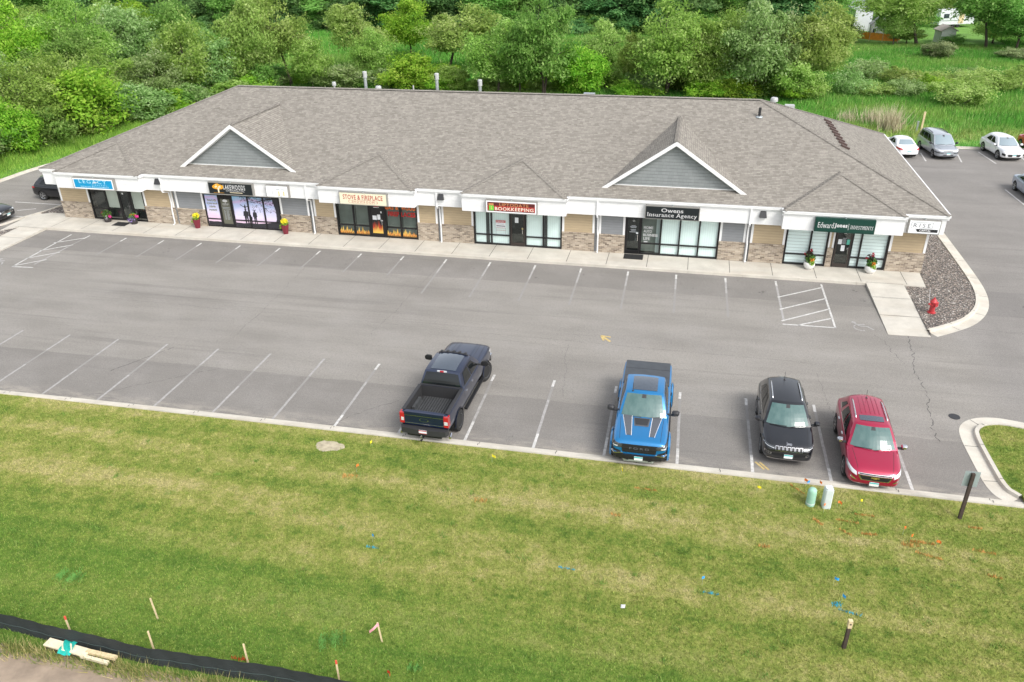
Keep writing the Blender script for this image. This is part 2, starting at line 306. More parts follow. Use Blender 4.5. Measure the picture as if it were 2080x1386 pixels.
# ------------------------------------------------------------------ mesh builder
class MB:
    def __init__(s): s.v = []; s.f = []; s.m = []; s.mats = []
    def mi(s, m):
        if m not in s.mats: s.mats.append(m)
        return s.mats.index(m)
    def face(s, pts, m):
        k = len(s.v); s.v += [tuple(p) for p in pts]; s.f.append(list(range(k, k + len(pts)))); s.m.append(s.mi(m))
    def mesh(s, vs, fs, m):
        k = len(s.v); s.v += [tuple(p) for p in vs]; i = s.mi(m)
        for f in fs: s.f.append([k + a for a in f]); s.m.append(i)
    def box(s, x0, x1, y0, y1, z0, z1, m):
        v = [(x0, y0, z0), (x1, y0, z0), (x1, y1, z0), (x0, y1, z0), (x0, y0, z1), (x1, y0, z1), (x1, y1, z1), (x0, y1, z1)]
        s.mesh(v, [(0, 3, 2, 1), (4, 5, 6, 7), (0, 1, 5, 4), (1, 2, 6, 5), (2, 3, 7, 6), (3, 0, 4, 7)], m)
    def obox(s, c, ax, ay, az, m):
        c = Vector(c); ax = Vector(ax); ay = Vector(ay); az = Vector(az)
        v = [c + ax * i + ay * j + az * k for k in (-1, 1) for j in (-1, 1) for i in (-1, 1)]
        s.mesh(v, [(0, 2, 3, 1), (4, 5, 7, 6), (0, 1, 5, 4), (1, 3, 7, 5), (3, 2, 6, 7), (2, 0, 4, 6)], m)
    def prism(s, poly, z0, z1, m, top=None):
        from mathutils.geometry import tessellate_polygon
        n = len(poly)
        a = sum(poly[i][0] * poly[(i + 1) % n][1] - poly[(i + 1) % n][0] * poly[i][1] for i in range(n))
        if a < 0: poly = poly[::-1]
        zz1 = z1 if callable(z1) else (lambda x, y: z1)
        v = [(x, y, z0) for x, y in poly] + [(x, y, zz1(x, y)) for x, y in poly]
        k = len(s.v); s.v += v; i = s.mi(m); j = s.mi(top or m)
        if n > 6:
            for t in tessellate_polygon([[Vector((x, y, 0)) for x, y in poly]]):
                t = list(t); q = [Vector((*poly[e], 0)) for e in t]
                if (q[1] - q[0]).cross(q[2] - q[0]).z < 0: t = t[::-1]
                s.f.append([k + a for a in t][::-1]); s.m.append(i); s.f.append([k + n + a for a in t]); s.m.append(j)
        else:
            s.f.append([k + a for a in range(n)][::-1]); s.m.append(i)
            s.f.append([k + n + a for a in range(n)]); s.m.append(j)
        for a in range(n):
            b = (a + 1) % n; s.f.append([k + a, k + b, k + n + b, k + n + a]); s.m.append(i)
    def plate(s, poly, y0, y1, m, org=(0, 0), sc=(1, 1)):        # polygon in x,z pushed out along y (front at y0)
        p = [(org[0] + x * sc[0], org[1] + z * sc[1]) for x, z in poly]; n = len(p)
        a = sum(p[i][0] * p[(i + 1) % n][1] - p[(i + 1) % n][0] * p[i][1] for i in range(n))
        if a < 0: p = p[::-1]
        k = len(s.v); s.v += [(x, y0, z) for x, z in p] + [(x, y1, z) for x, z in p]; i = s.mi(m)
        s.f.append([k + a for a in range(n)]); s.m.append(i)
        for a in range(n):
            b = (a + 1) % n; s.f.append([k + b, k + a, k + n + a, k + n + b]); s.m.append(i)
    def tube(s, pts, rs, m, seg=8, cap=True):
        pts = [Vector(p) for p in pts]; n = len(pts)
        if isinstance(rs, (int, float)): rs = [rs] * n
        k = len(s.v); i = s.mi(m)
        for a in range(n):
            d = (pts[min(a + 1, n - 1)] - pts[max(a - 1, 0)]).normalized()
            u = d.cross(Vector((0, 0, 1)) if abs(d.z) < .95 else Vector((1, 0, 0))).normalized(); w = d.cross(u)
            for b in range(seg):
                t = 2 * PI * b / seg; s.v.append(tuple(pts[a] + (u * math.cos(t) + w * math.sin(t)) * rs[a]))
        for a in range(n - 1):
            for b in range(seg):
                c = (b + 1) % seg; s.f.append([k + a * seg + b, k + (a + 1) * seg + b, k + (a + 1) * seg + c, k + a * seg + c]); s.m.append(i)
        if cap:
            s.f.append([k + b for b in range(seg)]); s.m.append(i)
            s.f.append([k + (n - 1) * seg + b for b in range(seg)][::-1]); s.m.append(i)
    def lathe(s, prof, m, c=(0, 0, 0), seg=16, axis='Z', ms=None):
        k = len(s.v); n = len(prof)
        for (r, h) in prof:
            for b in range(seg):
                t = 2 * PI * b / seg; x, y = r * math.cos(t), r * math.sin(t)
                p = (x, y, h) if axis == 'Z' else (x, -h, y)
                s.v.append((p[0] + c[0], p[1] + c[1], p[2] + c[2]))
        for a in range(n - 1):
            i = s.mi(ms[a] if ms else m)
            for b in range(seg):
                d = (b + 1) % seg; s.f.append([k + a * seg + b, k + a * seg + d, k + (a + 1) * seg + d, k + (a + 1) * seg + b]); s.m.append(i)
        for a, rev in ((0, True), (n - 1, False)):
            if prof[a][0] > 1e-4:
                q = [k + a * seg + b for b in range(seg)]; s.f.append(q[::-1] if rev else q); s.m.append(s.mi(ms[min(a, n - 2)] if ms else m))
    def grid(s, fn, nu, nv, m):
        k = len(s.v); i = s.mi(m)
        for a in range(nu + 1):
            for b in range(nv + 1): s.v.append(tuple(fn(a / nu, b / nv)))
        for a in range(nu):
            for b in range(nv):
                q = k + a * (nv + 1) + b; s.f.append([q, q + nv + 1, q + nv + 2, q + 1]); s.m.append(i)
    def text(s, body, x0, x1, z0, z1, y, m, serif=False, bold=0.0, shear=0.0, spacing=1.0, keep=False):
        vs, fs = glyphs(body, bold, shear, spacing, serif)
        if not len(vs): return
        a = np.array(vs)[:, :2]; lo = a.min(0); hi = a.max(0); sx = (x1 - x0) / (hi[0] - lo[0]); sz = (z1 - z0) / (hi[1] - lo[1])
        if keep: sx = min(sx, sz * 1.15)
        cx = (x0 + x1) / 2; mx = (lo[0] + hi[0]) / 2
        s.mesh([(cx + (p[0] - mx) * sx, y + p[2], z0 + (p[1] - lo[1]) * sz) for p in vs], fs, m)
    def build(s, name, parent=None, smooth=False, loc=(0, 0, 0), rotz=0, merge=False, sharp=None, uv=True):
        me = bpy.data.meshes.new(name); me.from_pydata(s.v, [], s.f)
        for m in s.mats: me.materials.append(MATS[m] if isinstance(m, str) else m)
        me.polygons.foreach_set('material_index', s.m)
        if merge:
            bm = bmesh.new(); bm.from_mesh(me); bmesh.ops.remove_doubles(bm, verts=bm.verts, dist=1e-4); bmesh.ops.recalc_face_normals(bm, faces=bm.faces); bm.to_mesh(me); bm.free()
        if smooth: me.polygons.foreach_set('use_smooth', [True] * len(me.polygons))
        if sharp: me.set_sharp_from_angle(angle=R(sharp))
        me.update()
        if uv: auto_uv(me)
        return link(name, me, parent, loc, rotz)
def auto_uv(me):
    uvl = me.uv_layers.new(name='UVMap'); d = uvl.data
    for p in me.polygons:
        n = p.normal; t = Vector((0, 0, 1)).cross(n)
        t = Vector((1, 0, 0)) if t.length < .02 else t.normalized()
        b = n.cross(t)
        for li in p.loop_indices:
            co = me.vertices[me.loops[li].vertex_index].co; d[li].uv = (co.dot(t), co.dot(b))
def link(name, me, parent=None, loc=(0, 0, 0), rotz=0):
    o = bpy.data.objects.new(name, me); C.objects.link(o); o.location = loc; o.rotation_euler = (0, 0, rotz)
    if parent: o.parent = parent
    return o
def empty(name, label, cat, loc=(0, 0, 0), rotz=0, group=None):
    o = bpy.data.objects.new(name, None); C.objects.link(o); o.location = loc; o.rotation_euler = (0, 0, rotz)
    o.empty_display_size = .3
    return tag(o, label, cat, group)
def tag(o, label=None, cat=None, group=None, kind=None):
    if label: o['label'] = label
    if cat: o['category'] = cat
    if group: o['group'] = group
    if kind: o['kind'] = kind
    return o
def struct(o, kind='structure'): o['kind'] = kind; return o
def dup(root, loc, rotz, label=None, group=None, scale=None):
    r = root.copy(); C.objects.link(r); r.location = loc; r.rotation_euler = (0, 0, rotz)
    if label: r['label'] = label
    if group: r['group'] = group
    if scale: r.scale = scale
    for ch in list(root.children):
        c = ch.copy(); C.objects.link(c); c.parent = r
        for g in ch.children:
            d = g.copy(); C.objects.link(d); d.parent = c
    return r
GL = {}
def glyphs(body, bold, shear, spacing, serif):
    key = (body, bold, shear, spacing, serif)
    if key in GL: return GL[key]
    cu = bpy.data.curves.new('lettering', 'FONT'); cu.body = body; cu.size = 1; cu.offset = bold; cu.space_character = spacing
    cu.resolution_u = 3; cu.fill_mode = 'FRONT'
    o = bpy.data.objects.new('lettering', cu); C.objects.link(o)
    dg = bpy.context.evaluated_depsgraph_get(); me = bpy.data.meshes.new_from_object(o.evaluated_get(dg))
    vs = [(v.co.x, v.co.y) for v in me.vertices]; fs = [list(p.vertices) for p in me.polygons]
    bpy.data.objects.remove(o); bpy.data.curves.remove(cu); bpy.data.meshes.remove(me)
    if serif and vs:
        zs = [v[1] for v in vs]; cap = .73; xh = .53
        def spans(y):
            out = []
            for f in fs:
                xs = []
                for i in range(len(f)):
                    a = vs[f[i]]; b = vs[f[(i + 1) % len(f)]]
                    if (a[1] - y) * (b[1] - y) < 0: xs.append(a[0] + (b[0] - a[0]) * (y - a[1]) / (b[1] - a[1]))
                if len(xs) >= 2: out.append((min(xs), max(xs)))
            out.sort(); res = []
            for a in out:
                if res and a[0] <= res[-1][1] + .004: res[-1] = (res[-1][0], max(res[-1][1], a[1]))
                else: res.append(a)
            return res
        add = []
        for y, zz0, zz1 in ((.03, 0.0, .055), (max(zs) - .035, max(zs) - .055, max(zs))):
            for a, b in spans(y):
                if .03 < b - a < .16: add.append((a - .07, b + .07, zz0, zz1))
        top = spans(.60)
        for a, b in spans(.49):
            if .03 < b - a < .16 and not any(t[0] < b and t[1] > a for t in top): add.append((a - .07, b + .02, .475, .53))
        for a, b, c, d in add:
            k = len(vs); vs += [(a, c, -.0015), (b, c, -.0015), (b, d, -.0015), (a, d, -.0015)]; fs.append([k, k + 1, k + 2, k + 3])
    vs = [(q[0] + q[1] * shear, q[1], q[2] if len(q) > 2 else 0.0) for q in vs]
    GL[key] = (vs, fs)
    return vs, fs
M('bank_turf', (.10, .22, .03), .95, var=.35, vscale=.8)
# ------------------------------------------------------------------ ground, lot, kerbs, lawn
W_ = 2.74                                                   # stall width
def offset_line(pts, d):
    out = []
    for i, p in enumerate(pts):
        a = Vector(pts[max(i - 1, 0)]); b = Vector(pts[min(i + 1, len(pts) - 1)]); t = (b - a).normalized()
        out.append((p[0] - t.y * d, p[1] + t.x * d))
    return out
def smooth_line(pts, it=2):
    for _ in range(it):
        q = [pts[0]]
        for a, b in zip(pts[:-1], pts[1:]):
            q += [(a[0] * .75 + b[0] * .25, a[1] * .75 + b[1] * .25), (a[0] * .25 + b[0] * .75, a[1] * .25 + b[1] * .75)]
        pts = q + [pts[-1]]
    return pts
def strip(mb, a, b, z, m):
    za, zb = z if isinstance(z, tuple) else (z, z)
    for i in range(len(a) - 1):
        mb.face([(*a[i], za), (*a[i + 1], za), (*b[i + 1], zb), (*b[i], zb)], m)
def kerb(mb, line, gut, top=.15, z=.14, m='concrete_kerb', flip=1):
    """gutter pan, kerb face and kerb top following the line of the gutter's outer edge (kerb to the left)"""
    b = offset_line(line, flip * gut); c = offset_line(line, flip * (gut + .03)); d = offset_line(line, flip * (gut + top)); e = offset_line(line, flip * (gut + top + .02))
    strip(mb, line, b, (.012, .02), m); strip(mb, b, c, (.02, z - .01), m); strip(mb, c, d, (z - .01, z), m); strip(mb, d, e, (z, z - .12), m)
def joints(mb, line, gut, top, step, z=.14, flip=1):
    acc = 0; nxt = step * .6
    for a, b in zip(line[:-1], line[1:]):
        a = Vector(a); b = Vector(b); L = (b - a).length
        while nxt < acc + L:
            t = (b - a).normalized(); n = Vector((-t.y, t.x)) * flip; p = a + t * (nxt - acc)
            for (u0, u1, zz) in ((0.02, gut, .0235), (gut + .035, gut + top, z + .003)):
                q0 = p + n * u0; q1 = p + n * u1; w = t * .012
                mb.face([(*(q0 - w), zz), (*(q0 + w), zz), (*(q1 + w), zz), (*(q1 - w), zz)], 'crack')
            nxt += step
        acc += L
mb = MB()
for (x0, x1, y0, y1) in ((-1500, 1500, -600, 2600),):
    mb.face([(x0, y0, -.02), (x1, y0, -.02), (x1, y1, -.02), (x0, y1, -.02)], 'marsh_soil')
struct(mb.build('ground'))
mb = MB(); mb.face([(-27.3, -.20, .002), (85, -.20, .002), (85, 50.5, .002), (-27.3, 50.5, .002)], 'asphalt_aged'); struct(mb.build('parking_lot'))

# lawn in front, with the lobe of the entrance island
nose = smooth_line([(38.62, -.14), (38.15, .45), (38.11, 2.2), (38.11, 3.96), (38.31, 4.72), (38.85, 5.30), (39.6, 5.56), (40.4, 5.52), (42.0, 5.05), (46.0, 3.6), (60.0, -1.5)], 2)
inner = offset_line(nose, -.70)
mb = MB()
mb.face([(-60, -12.2, .12), (90, -12.2, .12), (90, -.46, .12), (-60, -.46, .12)], 'lawn_turf')
isl = [p for p in inner if p[1] > -.40]
mb.prism([(isl[0][0], -.459)] + isl + [(60, -.459)], -.01, .119, 'lawn_turf')
struct(mb.build('lawn'))
mb = MB()
fl = [(-60, .04), (38.75, .04)]
fl = [(x, .04 - .10 * max(0, (12 - x) / 20) ** 2 * 2) for x in np.linspace(-40, 39.28, 60)]
strip(mb, fl, offset_line(fl, -.24), (.010, .022), 'concrete_kerb')
b = offset_line(fl, -.24); c = offset_line(fl, -.27); d = offset_line(fl, -.42); e = offset_line(fl, -.45)
strip(mb, b, c, (.022, .135), 'concrete_kerb'); strip(mb, c, d, (.135, .15), 'concrete_kerb'); strip(mb, d, e, (.15, .06), 'concrete_kerb')
joints(mb, fl, .24, .17, 3.05, .152, -1)
kerb(mb, nose, .50, .17, .15, flip=-1); joints(mb, nose, .50, .17, 2.2, .152, -1)
struct(mb.build('lawn_kerb'))

# sidewalk along the shops with its two ramps
def walk_y(x): return 18.75 - .004 * (x + 15.24)
mb = MB()
for x0 in (-15.27, 37.15):
    dx = 1.95 * (1 if x0 > 0 else -1)
    mb.prism([(x0, 12.5), (x0 + dx, 12.58), (x0 + dx, walk_y(x0)), (x0, walk_y(x0))], -.05, lambda x, y: .02 + .13 * min(1, max(0, (y - 12.5) / 4.5)), 'concrete_walk')
mb.prism([(-18.0, 17.75), (-17.22, 18.76), (37.15, walk_y(37.15)), (40.2, walk_y(40)), (40.36, 20.9), (-15.3, 21.6), (-17.2, 21.6), (-18.3, 20.9)], -.05, .152, 'concrete_walk')
x = -15.2
while x < 37.1:                                              # front kerb of the walk, a step proud of it
    x1 = min(x + 3.05, 37.14)
    mb.prism([(x + .01, walk_y(x) - .03), (x1 - .01, walk_y(x1) - .03), (x1 - .01, walk_y(x1) + .13), (x + .01, walk_y(x) + .13)], -.02, .156, 'concrete_kerb')
    x = x1
for k in range(24):                                          # tooled joints
    x = -15.0 + k * 2.36
    if x < 40: mb.face([(x - .014, walk_y(x) + .14, .1555), (x + .014, walk_y(x) + .14, .1555), (x + .034, 21.2 - .01 * (x + 15), .1555), (x + .006, 21.2 - .01 * (x + 15), .1555)], 'crack')
for x0, x1 in ((37.16, 39.08), (-17.2, -15.28)):
    for y in (14.6, 16.7, 18.62):
        z = .026 + .13 * min(1, max(0, (y - 12.5) / 4.5)); mb.face([(x0, y, z), (x1, y, z), (x1, y + .022, z + .001), (x0, y + .022, z + .001)], 'crack')
struct(mb.build('sidewalk'))

# gravel beds at both ends of the building, each with its kerb
east = smooth_line([(39.42, 12.66), (40.4, 13.35), (41.6, 14.35), (42.6, 15.9), (43.15, 17.6), (43.4, 19.6), (43.47, 23.0), (43.5, 28.0), (43.6, 40.5)], 2)
ein = offset_line(east, .66)
mb = MB()
g = [(39.1, 12.7)] + [p for p in ein if p[1] > 12.9 and p[0] > 39.16] + [(40.5, 40.5), (40.42, 20.6), (40.2, 18.72), (39.1, 18.6)]
mb.prism(g, -.05, .11, 'river_gravel')
gw = [(-17.25, 12.7), (-18.6, 13.9), (-19.3, 15.6), (-19.25, 17.2), (-18.05, 17.8), (-17.25, 18.5)]
mb.prism(gw, -.05, .11, 'river_gravel'); mb.prism([(-18.2, 21.62), (-15.35, 21.62), (-15.35, 40.0), (-17.6, 40.0), (-17.5, 23.0)], -.05, .11, 'river_gravel')
struct(mb.build('gravel_bed'))
mb = MB(); kerb(mb, east, .46, .18, .15); joints(mb, east, .46, .18, 2.6, .152)
west = smooth_line([(-17.4, 12.3), (-18.9, 13.4), (-19.75, 15.4), (-19.85, 17.6), (-19.2, 19.0), (-18.9, 20.6), (-18.2, 22.2), (-18.0, 24.5), (-18.1, 40)], 2)
kerb(mb, west, .24, .16, .15, flip=-1)
back = [(43.0, 50.5), (85, 50.9)]; kerb(mb, back, .25, .16, .15)
back2 = smooth_line([(-27.2, 3), (-27.2, 29), (-26.8, 33), (-25.0, 38.0), (-21.0, 42.5), (-14, 45), (0, 46), (30, 47), (43.0, 50.45)], 2)
back2 = back2[::-1]; kerb(mb, back2, .25, .16, .15, flip=-1)
struct(mb.build('kerb'))
b2 = offset_line(back2, -.42)[::-1]
mb = MB(); mb.prism([(-200, 3)] + b2 + [(43.2, 51), (20, 62), (-200, 62)], -.015, .125, 'bank_turf'); struct(mb.build('grass_bank'))
0 and mb.face([(-200, -20, .10), (-27.45, -20, .10), (-27.55, 29, .10), (-28.15, 40, .10), (-29.7, 47.5, .10), (-200, 47.5, .10)], 'grass_bank')

# painted lines
def line(mb, a, b, w, m, z=.006):
    a = Vector(a); b = Vector(b); t = (b - a).normalized(); n = Vector((-t.y, t.x)) * w / 2
    mb.face([(*(a - n), z), (*(b - n), z), (*(b + n), z), (*(a + n), z)], m)
mb = MB()
rl = random.Random(3)
for i in range(-3, 14):                                      # row by the lawn
    x = i * W_ - .05
    n = 5; seg = ['line_paint', 'line_worn', 'line_worn', 'line_faint', 'line_paint'] if i > 4 else ['line_worn', 'line_worn', 'line_faint', 'line_worn', 'line_worn']
    ys = [0.02, 1.0 + rl.uniform(-.3, .4), 2.2, 3.6, 4.7, 5.25]
    for k in range(5): line(mb, (x, ys[k]), (x + .012, ys[k + 1]), .11, seg[k])
for i in range(0, 17):                                       # row by the shops
    x = -11.50 + i * W_; wy = 18.24
    line(mb, (x, wy), (x, wy - .62), .11, 'line_paint'); line(mb, (x, wy - .62), (x, wy - 2.1), .11, 'line_worn' if i > 8 else 'line_faint')
    line(mb, (x, wy - 2.1), (x, wy - (5.1 if i > 8 or i == 0 else 3.0)), .11, 'line_worn' if i in (0, 16) else 'line_faint')
for (a, b) in (((-12.87, 18.2), (-12.58, 12.59)), ((-12.58, 12.59), (-11.2, 12.68)), ((-12.94, 16.6), (-11.45, 17.8)), ((-12.83, 15.2), (-11.42, 16.5)), ((-12.74, 13.9), (-11.36, 15.2)), ((-12.62, 12.7), (-11.3, 13.95)),
               ((34.77, 18.24), (34.76, 12.8)), ((32.25, 12.78), (34.8, 12.82)), ((32.27, 16.05), (34.77, 17.8)), ((32.25, 14.52), (34.73, 16.3)), ((32.23, 13.14), (34.76, 15.0)), ((33.0, 12.8), (34.76, 13.9))):
    line(mb, a, b, .10, 'line_paint', .0085)
for (a, b) in (((46.74, 48.73), (46.54, 46.0)), ((49.68, 48.9), (49.3, 46.1)), ((51.6, 49.8), (51.88, 46.1)), ((54.4, 49.8), (54.6, 46.1)), ((50.3, 38.6), (50.46, 34.0)), ((-22.1, 23.75), (-18.1, 23.72)), ((-22.3, 20.9), (-18.6, 20.85)), ((-20.4, 22.0), (-19.3, 22.6)), ((-22.1, 26.5), (-18.1, 26.5))):
    line(mb, a, b, .11, 'line_paint')
for cx, cy, s, a in ((36.06, 13.30, 1, .15), (-13.95, 13.2, 1, 0)):        # wheelchair symbols, worn
    def L(p, q, w=.10):
        ca, sa = math.cos(a), math.sin(a)
        f = lambda u: (cx + (u[0] * ca - u[1] * sa) * s, cy + (u[0] * sa + u[1] * ca) * s)
        line(mb, f(p), f(q), w, 'line_worn', .0085)
    L((-.35, .42), (-.2, .30), .18); L((-.25, .25), (-.1, -.05)); L((-.1, -.05), (.25, -.1)); L((.25, -.1), (.45, -.45)); L((-.12, .1), (.2, .12))
    for k in range(9):
        t0 = PI * .6 + k * .33; L((-.05 + .38 * math.cos(t0), -.22 + .34 * math.sin(t0)), (-.05 + .38 * math.cos(t0 + .3), -.22 + .34 * math.sin(t0 + .3)), .07)
struct(mb.build('painted_lines'))
mb = MB()
line(mb, (23.5, 9.86), (23.95, 9.36), .12, 'yellow_paint', .007); line(mb, (23.45, 9.9), (23.62, 9.42), .10, 'yellow_paint', .0095); line(mb, (23.45, 9.9), (23.92, 9.82), .10, 'yellow_paint', .0115)
for dx in (0, .16): line(mb, (30.22 + dx, .72), (30.52 + dx, .30), .08, 'yellow_paint', .007)
struct(mb.build('yellow_road_marking'))
# cracks in the paving
mb = MB()
def crack(p, q, w=.035, wig=.12, n=22, sd=0):
    n *= 2; wig *= .6; w *= .62
    r = random.Random(sd); p = Vector(p); q = Vector(q); t = (q - p).normalized(); nn = Vector((-t.y, t.x)); o = 0; pts = []
    for i in range(n + 1):
        o = o * .8 + r.uniform(-wig, wig); pts.append(p.lerp(q, i / n) + nn * o * math.sin(PI * min(1, i / n * 4) / 2))
    for a, b in zip(pts[:-1], pts[1:]):
        if r.random() < .9: line(mb, a, b, w * r.uniform(.4, 1.2), 'crack', .0045)
crack((38.1, 12.9), (37.2, 3.4), .05, .14, 40, 1); crack((37.3, 9.6), (36.6, 12.4), .03, .1, 20, 2); crack((6.5, 3.5), (2.0, .3), .03, .08, 20, 3); crack((5.2, 15.5), (5.6, 6.0), .022, .1, 30, 4)
crack((-12.0, 10.2), (-13.5, 6.8), .035, .08, 14, 5); crack((13.0, 17.5), (12.2, 8.0), .018, .1, 30, 6); crack((22, 8.7), (22.5, 4.0), .016, .1, 20, 7); crack((40, 14.0), (47.0, 13.6), .03, .05, 20, 8); crack((43.6, 22.9), (49, 22.5), .03, .05, 16, 9); crack((3.2, 5.0), (1.6, 2.4), .06, .05, 10, 10)
crack((-5.5, 9.6), (33.0, 8.9), .018, .05, 60, 11); crack((33.3, 8.0), (33.6, 3.6), .02, .1, 20, 12); crack((15.6, 2.4), (13.2, -.02), .03, .1, 14, 13)
struct(mb.build('pavement_cracks'))
mb = MB(); mb.lathe([(.22, .012), (.22, .018), (.17, .02), (.16, .016), (.001, .018)], 'dark_plastic', (38.3, 5.35, 0), 20)
mh = mb.build('manhole_cover', smooth=False); tag(mh, 'round dark iron manhole cover in the asphalt beside the entrance island', 'manhole cover')

# grass blades
def blades(name, px, py, z, h, w, seed, mat, bend=.35):
    r = np.random.default_rng(seed); n = len(px)
    a = r.uniform(0, 2 * np.pi, n); hh = h * r.uniform(.55, 1.25, n); ww = w * r.uniform(.7, 1.3, n); t = r.uniform(-1, 1, n) * .5 + .5
    la = r.uniform(0, 2 * np.pi, n); lb = hh * bend * r.uniform(.2, 1.3, n)
    v = np.zeros((n, 3, 3), np.float32)
    v[:, 0, 0] = px - np.cos(a) * ww / 2; v[:, 0, 1] = py - np.sin(a) * ww / 2; v[:, 0, 2] = z
    v[:, 1, 0] = px + np.cos(a) * ww / 2; v[:, 1, 1] = py + np.sin(a) * ww / 2; v[:, 1, 2] = z
    v[:, 2, 0] = px + np.cos(la) * lb; v[:, 2, 1] = py + np.sin(la) * lb; v[:, 2, 2] = z + hh
    return tri_mesh(name, v.reshape(-1, 3), np.repeat(t, 3), mat, 3)
def tri_mesh(name, v, tint, mat, k):
    n = len(v) // k; me = bpy.data.meshes.new(name)
    me.vertices.add(len(v)); me.vertices.foreach_set('co', np.ascontiguousarray(v, dtype=np.float32).ravel())
    me.loops.add(len(v)); me.loops.foreach_set('vertex_index', np.arange(len(v), dtype=np.int32))
    me.polygons.add(n); me.polygons.foreach_set('loop_start', np.arange(0, len(v), k, dtype=np.int32))
    me.update(calc_edges=True)
    at = me.attributes.new('tint', 'FLOAT', 'POINT'); at.data.foreach_set('value', tint.astype(np.float32))
    me.materials.append(MATS[mat]); me.validate()
    return me
r = np.random.default_rng(5)
N = 520000
gx = r.uniform(-6, 46, N); gy = -.5 - 11.6 * r.random(N) ** .9
ix = r.uniform(38.9, 46, 26000); iy = r.uniform(-.5, 5.2, 26000)
ip = np.array(inner)
ok = np.ones(len(ix), bool)
xs_, ys_ = ip[:, 0], ip[:, 1]
top = [q for q in inner if q[0] >= min(xs_)]
kk = int(np.argmax(ys_)); up = np.interp(ix, xs_[kk - 6:], ys_[kk - 6:]) - .03
lx = np.interp(iy, ys_[:kk + 1], xs_[:kk + 1]) + .03
m_ = (iy < up) & (ix > lx)
soil = ((gx - 14.1) / .62) ** 2 + ((gy + 1.47) / .38) ** 2 > r.uniform(.35, 1.25, N)
gx, gy = gx[soil], gy[soil]
me = blades('grass', np.concatenate([gx, ix[m_]]), np.concatenate([gy, iy[m_]]), .115, .065, .019, 1, 'lawn_blade', .6)
struct(link('grass', me), 'stuff')
mb = MB(); pts = []
for k in range(26):
    t = 2 * PI * k / 26; rr = 1 + .08 * math.sin(3 * t + 1) + rl.uniform(-.10, .10); pts.append((14.1 + .56 * rr * math.cos(t), -1.47 + .34 * rr * math.sin(t)))
M('bare_soil', (.40, .35, .25), .95, var=.35, vscale=4, bump=.6, bscale=25); M('dirt', (.30, .235, .175), .95, var=.3, vscale=1.6, bump=.8, bscale=9)
mb.prism(pts, .05, .126, 'bare_soil'); struct(mb.build('bare_soil'))
mb = MB(); mb.grid(lambda a, b: (-40 + 100 * a, -12.2 - 9 * b, .10 - .04 * b + .05 * math.sin(a * 90) * math.sin(b * 11)), 160, 16, 'dirt'); struct(mb.build('dirt_track'))
# tall dry grass along the silt fence
n = 34000; tx = r.uniform(4, 47, n); ty = -12.20 - np.abs(r.normal(0, .20, n))
cl = np.sin(tx * 2.1) + np.sin(tx * 5.3 + 1) * .6
keep = (r.random(n) < .35 + .35 * (cl > -.2)) & (ty > -12.72 - .1 * np.sin(tx * 3))
M('x', (1, 1, 1))
m, nt, p = new_mat('tall_grass_blade'); a_ = nd(nt, 'ShaderNodeAttribute', attribute_name='tint')
lk(nt, ramp(nt, a_.outputs['Fac'], [(0, (.07, .14, .02)), (.45, (.17, .22, .04)), (.75, (.34, .30, .10)), (1, (.48, .40, .20))]), p.inputs['Base Color']); p.inputs['Roughness'].default_value = .8
me = blades('tall_grass', tx[keep], ty[keep], .06, .31, .022, 2, 'tall_grass_blade', .75); struct(link('tall_grass', me), 'stuff')
n = 6000; tx = r.uniform(4, 47, n); ty = -11.68 + r.normal(0, .05, n)
me = blades('rough_grass', tx, ty, .1, .16, .02, 3, 'lawn_blade', .6); struct(link('rough_grass', me), 'stuff')
nc = 190; cx = r.uniform(-4, 45, nc); cy = -.7 - 10.6 * r.random(nc) ** .8; k = 46
px = (cx[:, None] + r.normal(0, 1, (nc, k)) * r.uniform(.04, .13, nc)[:, None]).ravel(); py = (cy[:, None] + r.normal(0, 1, (nc, k)) * r.uniform(.04, .11, nc)[:, None]).ravel()
m, nt, p = new_mat('weed_blade'); a_ = nd(nt, 'ShaderNodeAttribute', attribute_name='tint')
lk(nt, ramp(nt, a_.outputs['Fac'], [(0, (.07, .17, .02)), (.5, (.14, .27, .035)), (1, (.26, .36, .08))]), p.inputs['Base Color']); p.inputs['Roughness'].default_value = .8
ok = (py < -.55) & (py > -11.5); me = blades('lawn_weeds', px[ok], py[ok], .115, .10, .022, 8, 'weed_blade', .8); struct(link('lawn_weeds', me), 'stuff')
# marsh reeds behind the lot and rough grass banks on its edges
n = 560000; d = r.random(n) ** .8
ry = 51.3 + d * 78; rx = 8 + r.random(n) * 92
den = np.sin(rx * .31 + 2 * np.sin(ry * .13)) + np.sin(ry * .27 + rx * .05)
keep = r.random(n) < .75 + .25 * (den > -.4); rx, ry = rx[keep], ry[keep]
hh = np.where(ry < 54.0, .30, .72)
far = (ry > 117) & (rx > 52) & (rx < 75); rx, ry, hh = rx[~far], ry[~far], hh[~far]
me = blades('reeds', rx, ry, -.02, hh * .8, .05, 4, 'reed_blade', .5); struct(link('reeds', me), 'stuff')
n = 240000; rx = r.uniform(-105, 22, n); ry = r.uniform(51.5, 132, n)
me = blades('meadow_grass', rx, ry, -.02, .75, .10, 6, 'reed_blade', .4); struct(link('meadow_grass', me), 'stuff')
n = 170000; ry = r.uniform(5, 58, n); rx = r.uniform(-34, -12, n)
b2a = np.array([q for q in b2 if q[1] < 47]); edge = np.interp(ry, b2a[:, 1], b2a[:, 0])
edge[ry > 45] = 99; dist = edge - rx; keep = (dist > .05) & (rx < 12); rx, ry, dist = rx[keep], ry[keep], dist[keep]
hh = np.clip(.09 + .22 * np.clip(dist - 1.0, 0, 9), .09, .75)
m, nt, p = new_mat('bank_grass'); a_ = nd(nt, 'ShaderNodeAttribute', attribute_name='tint')
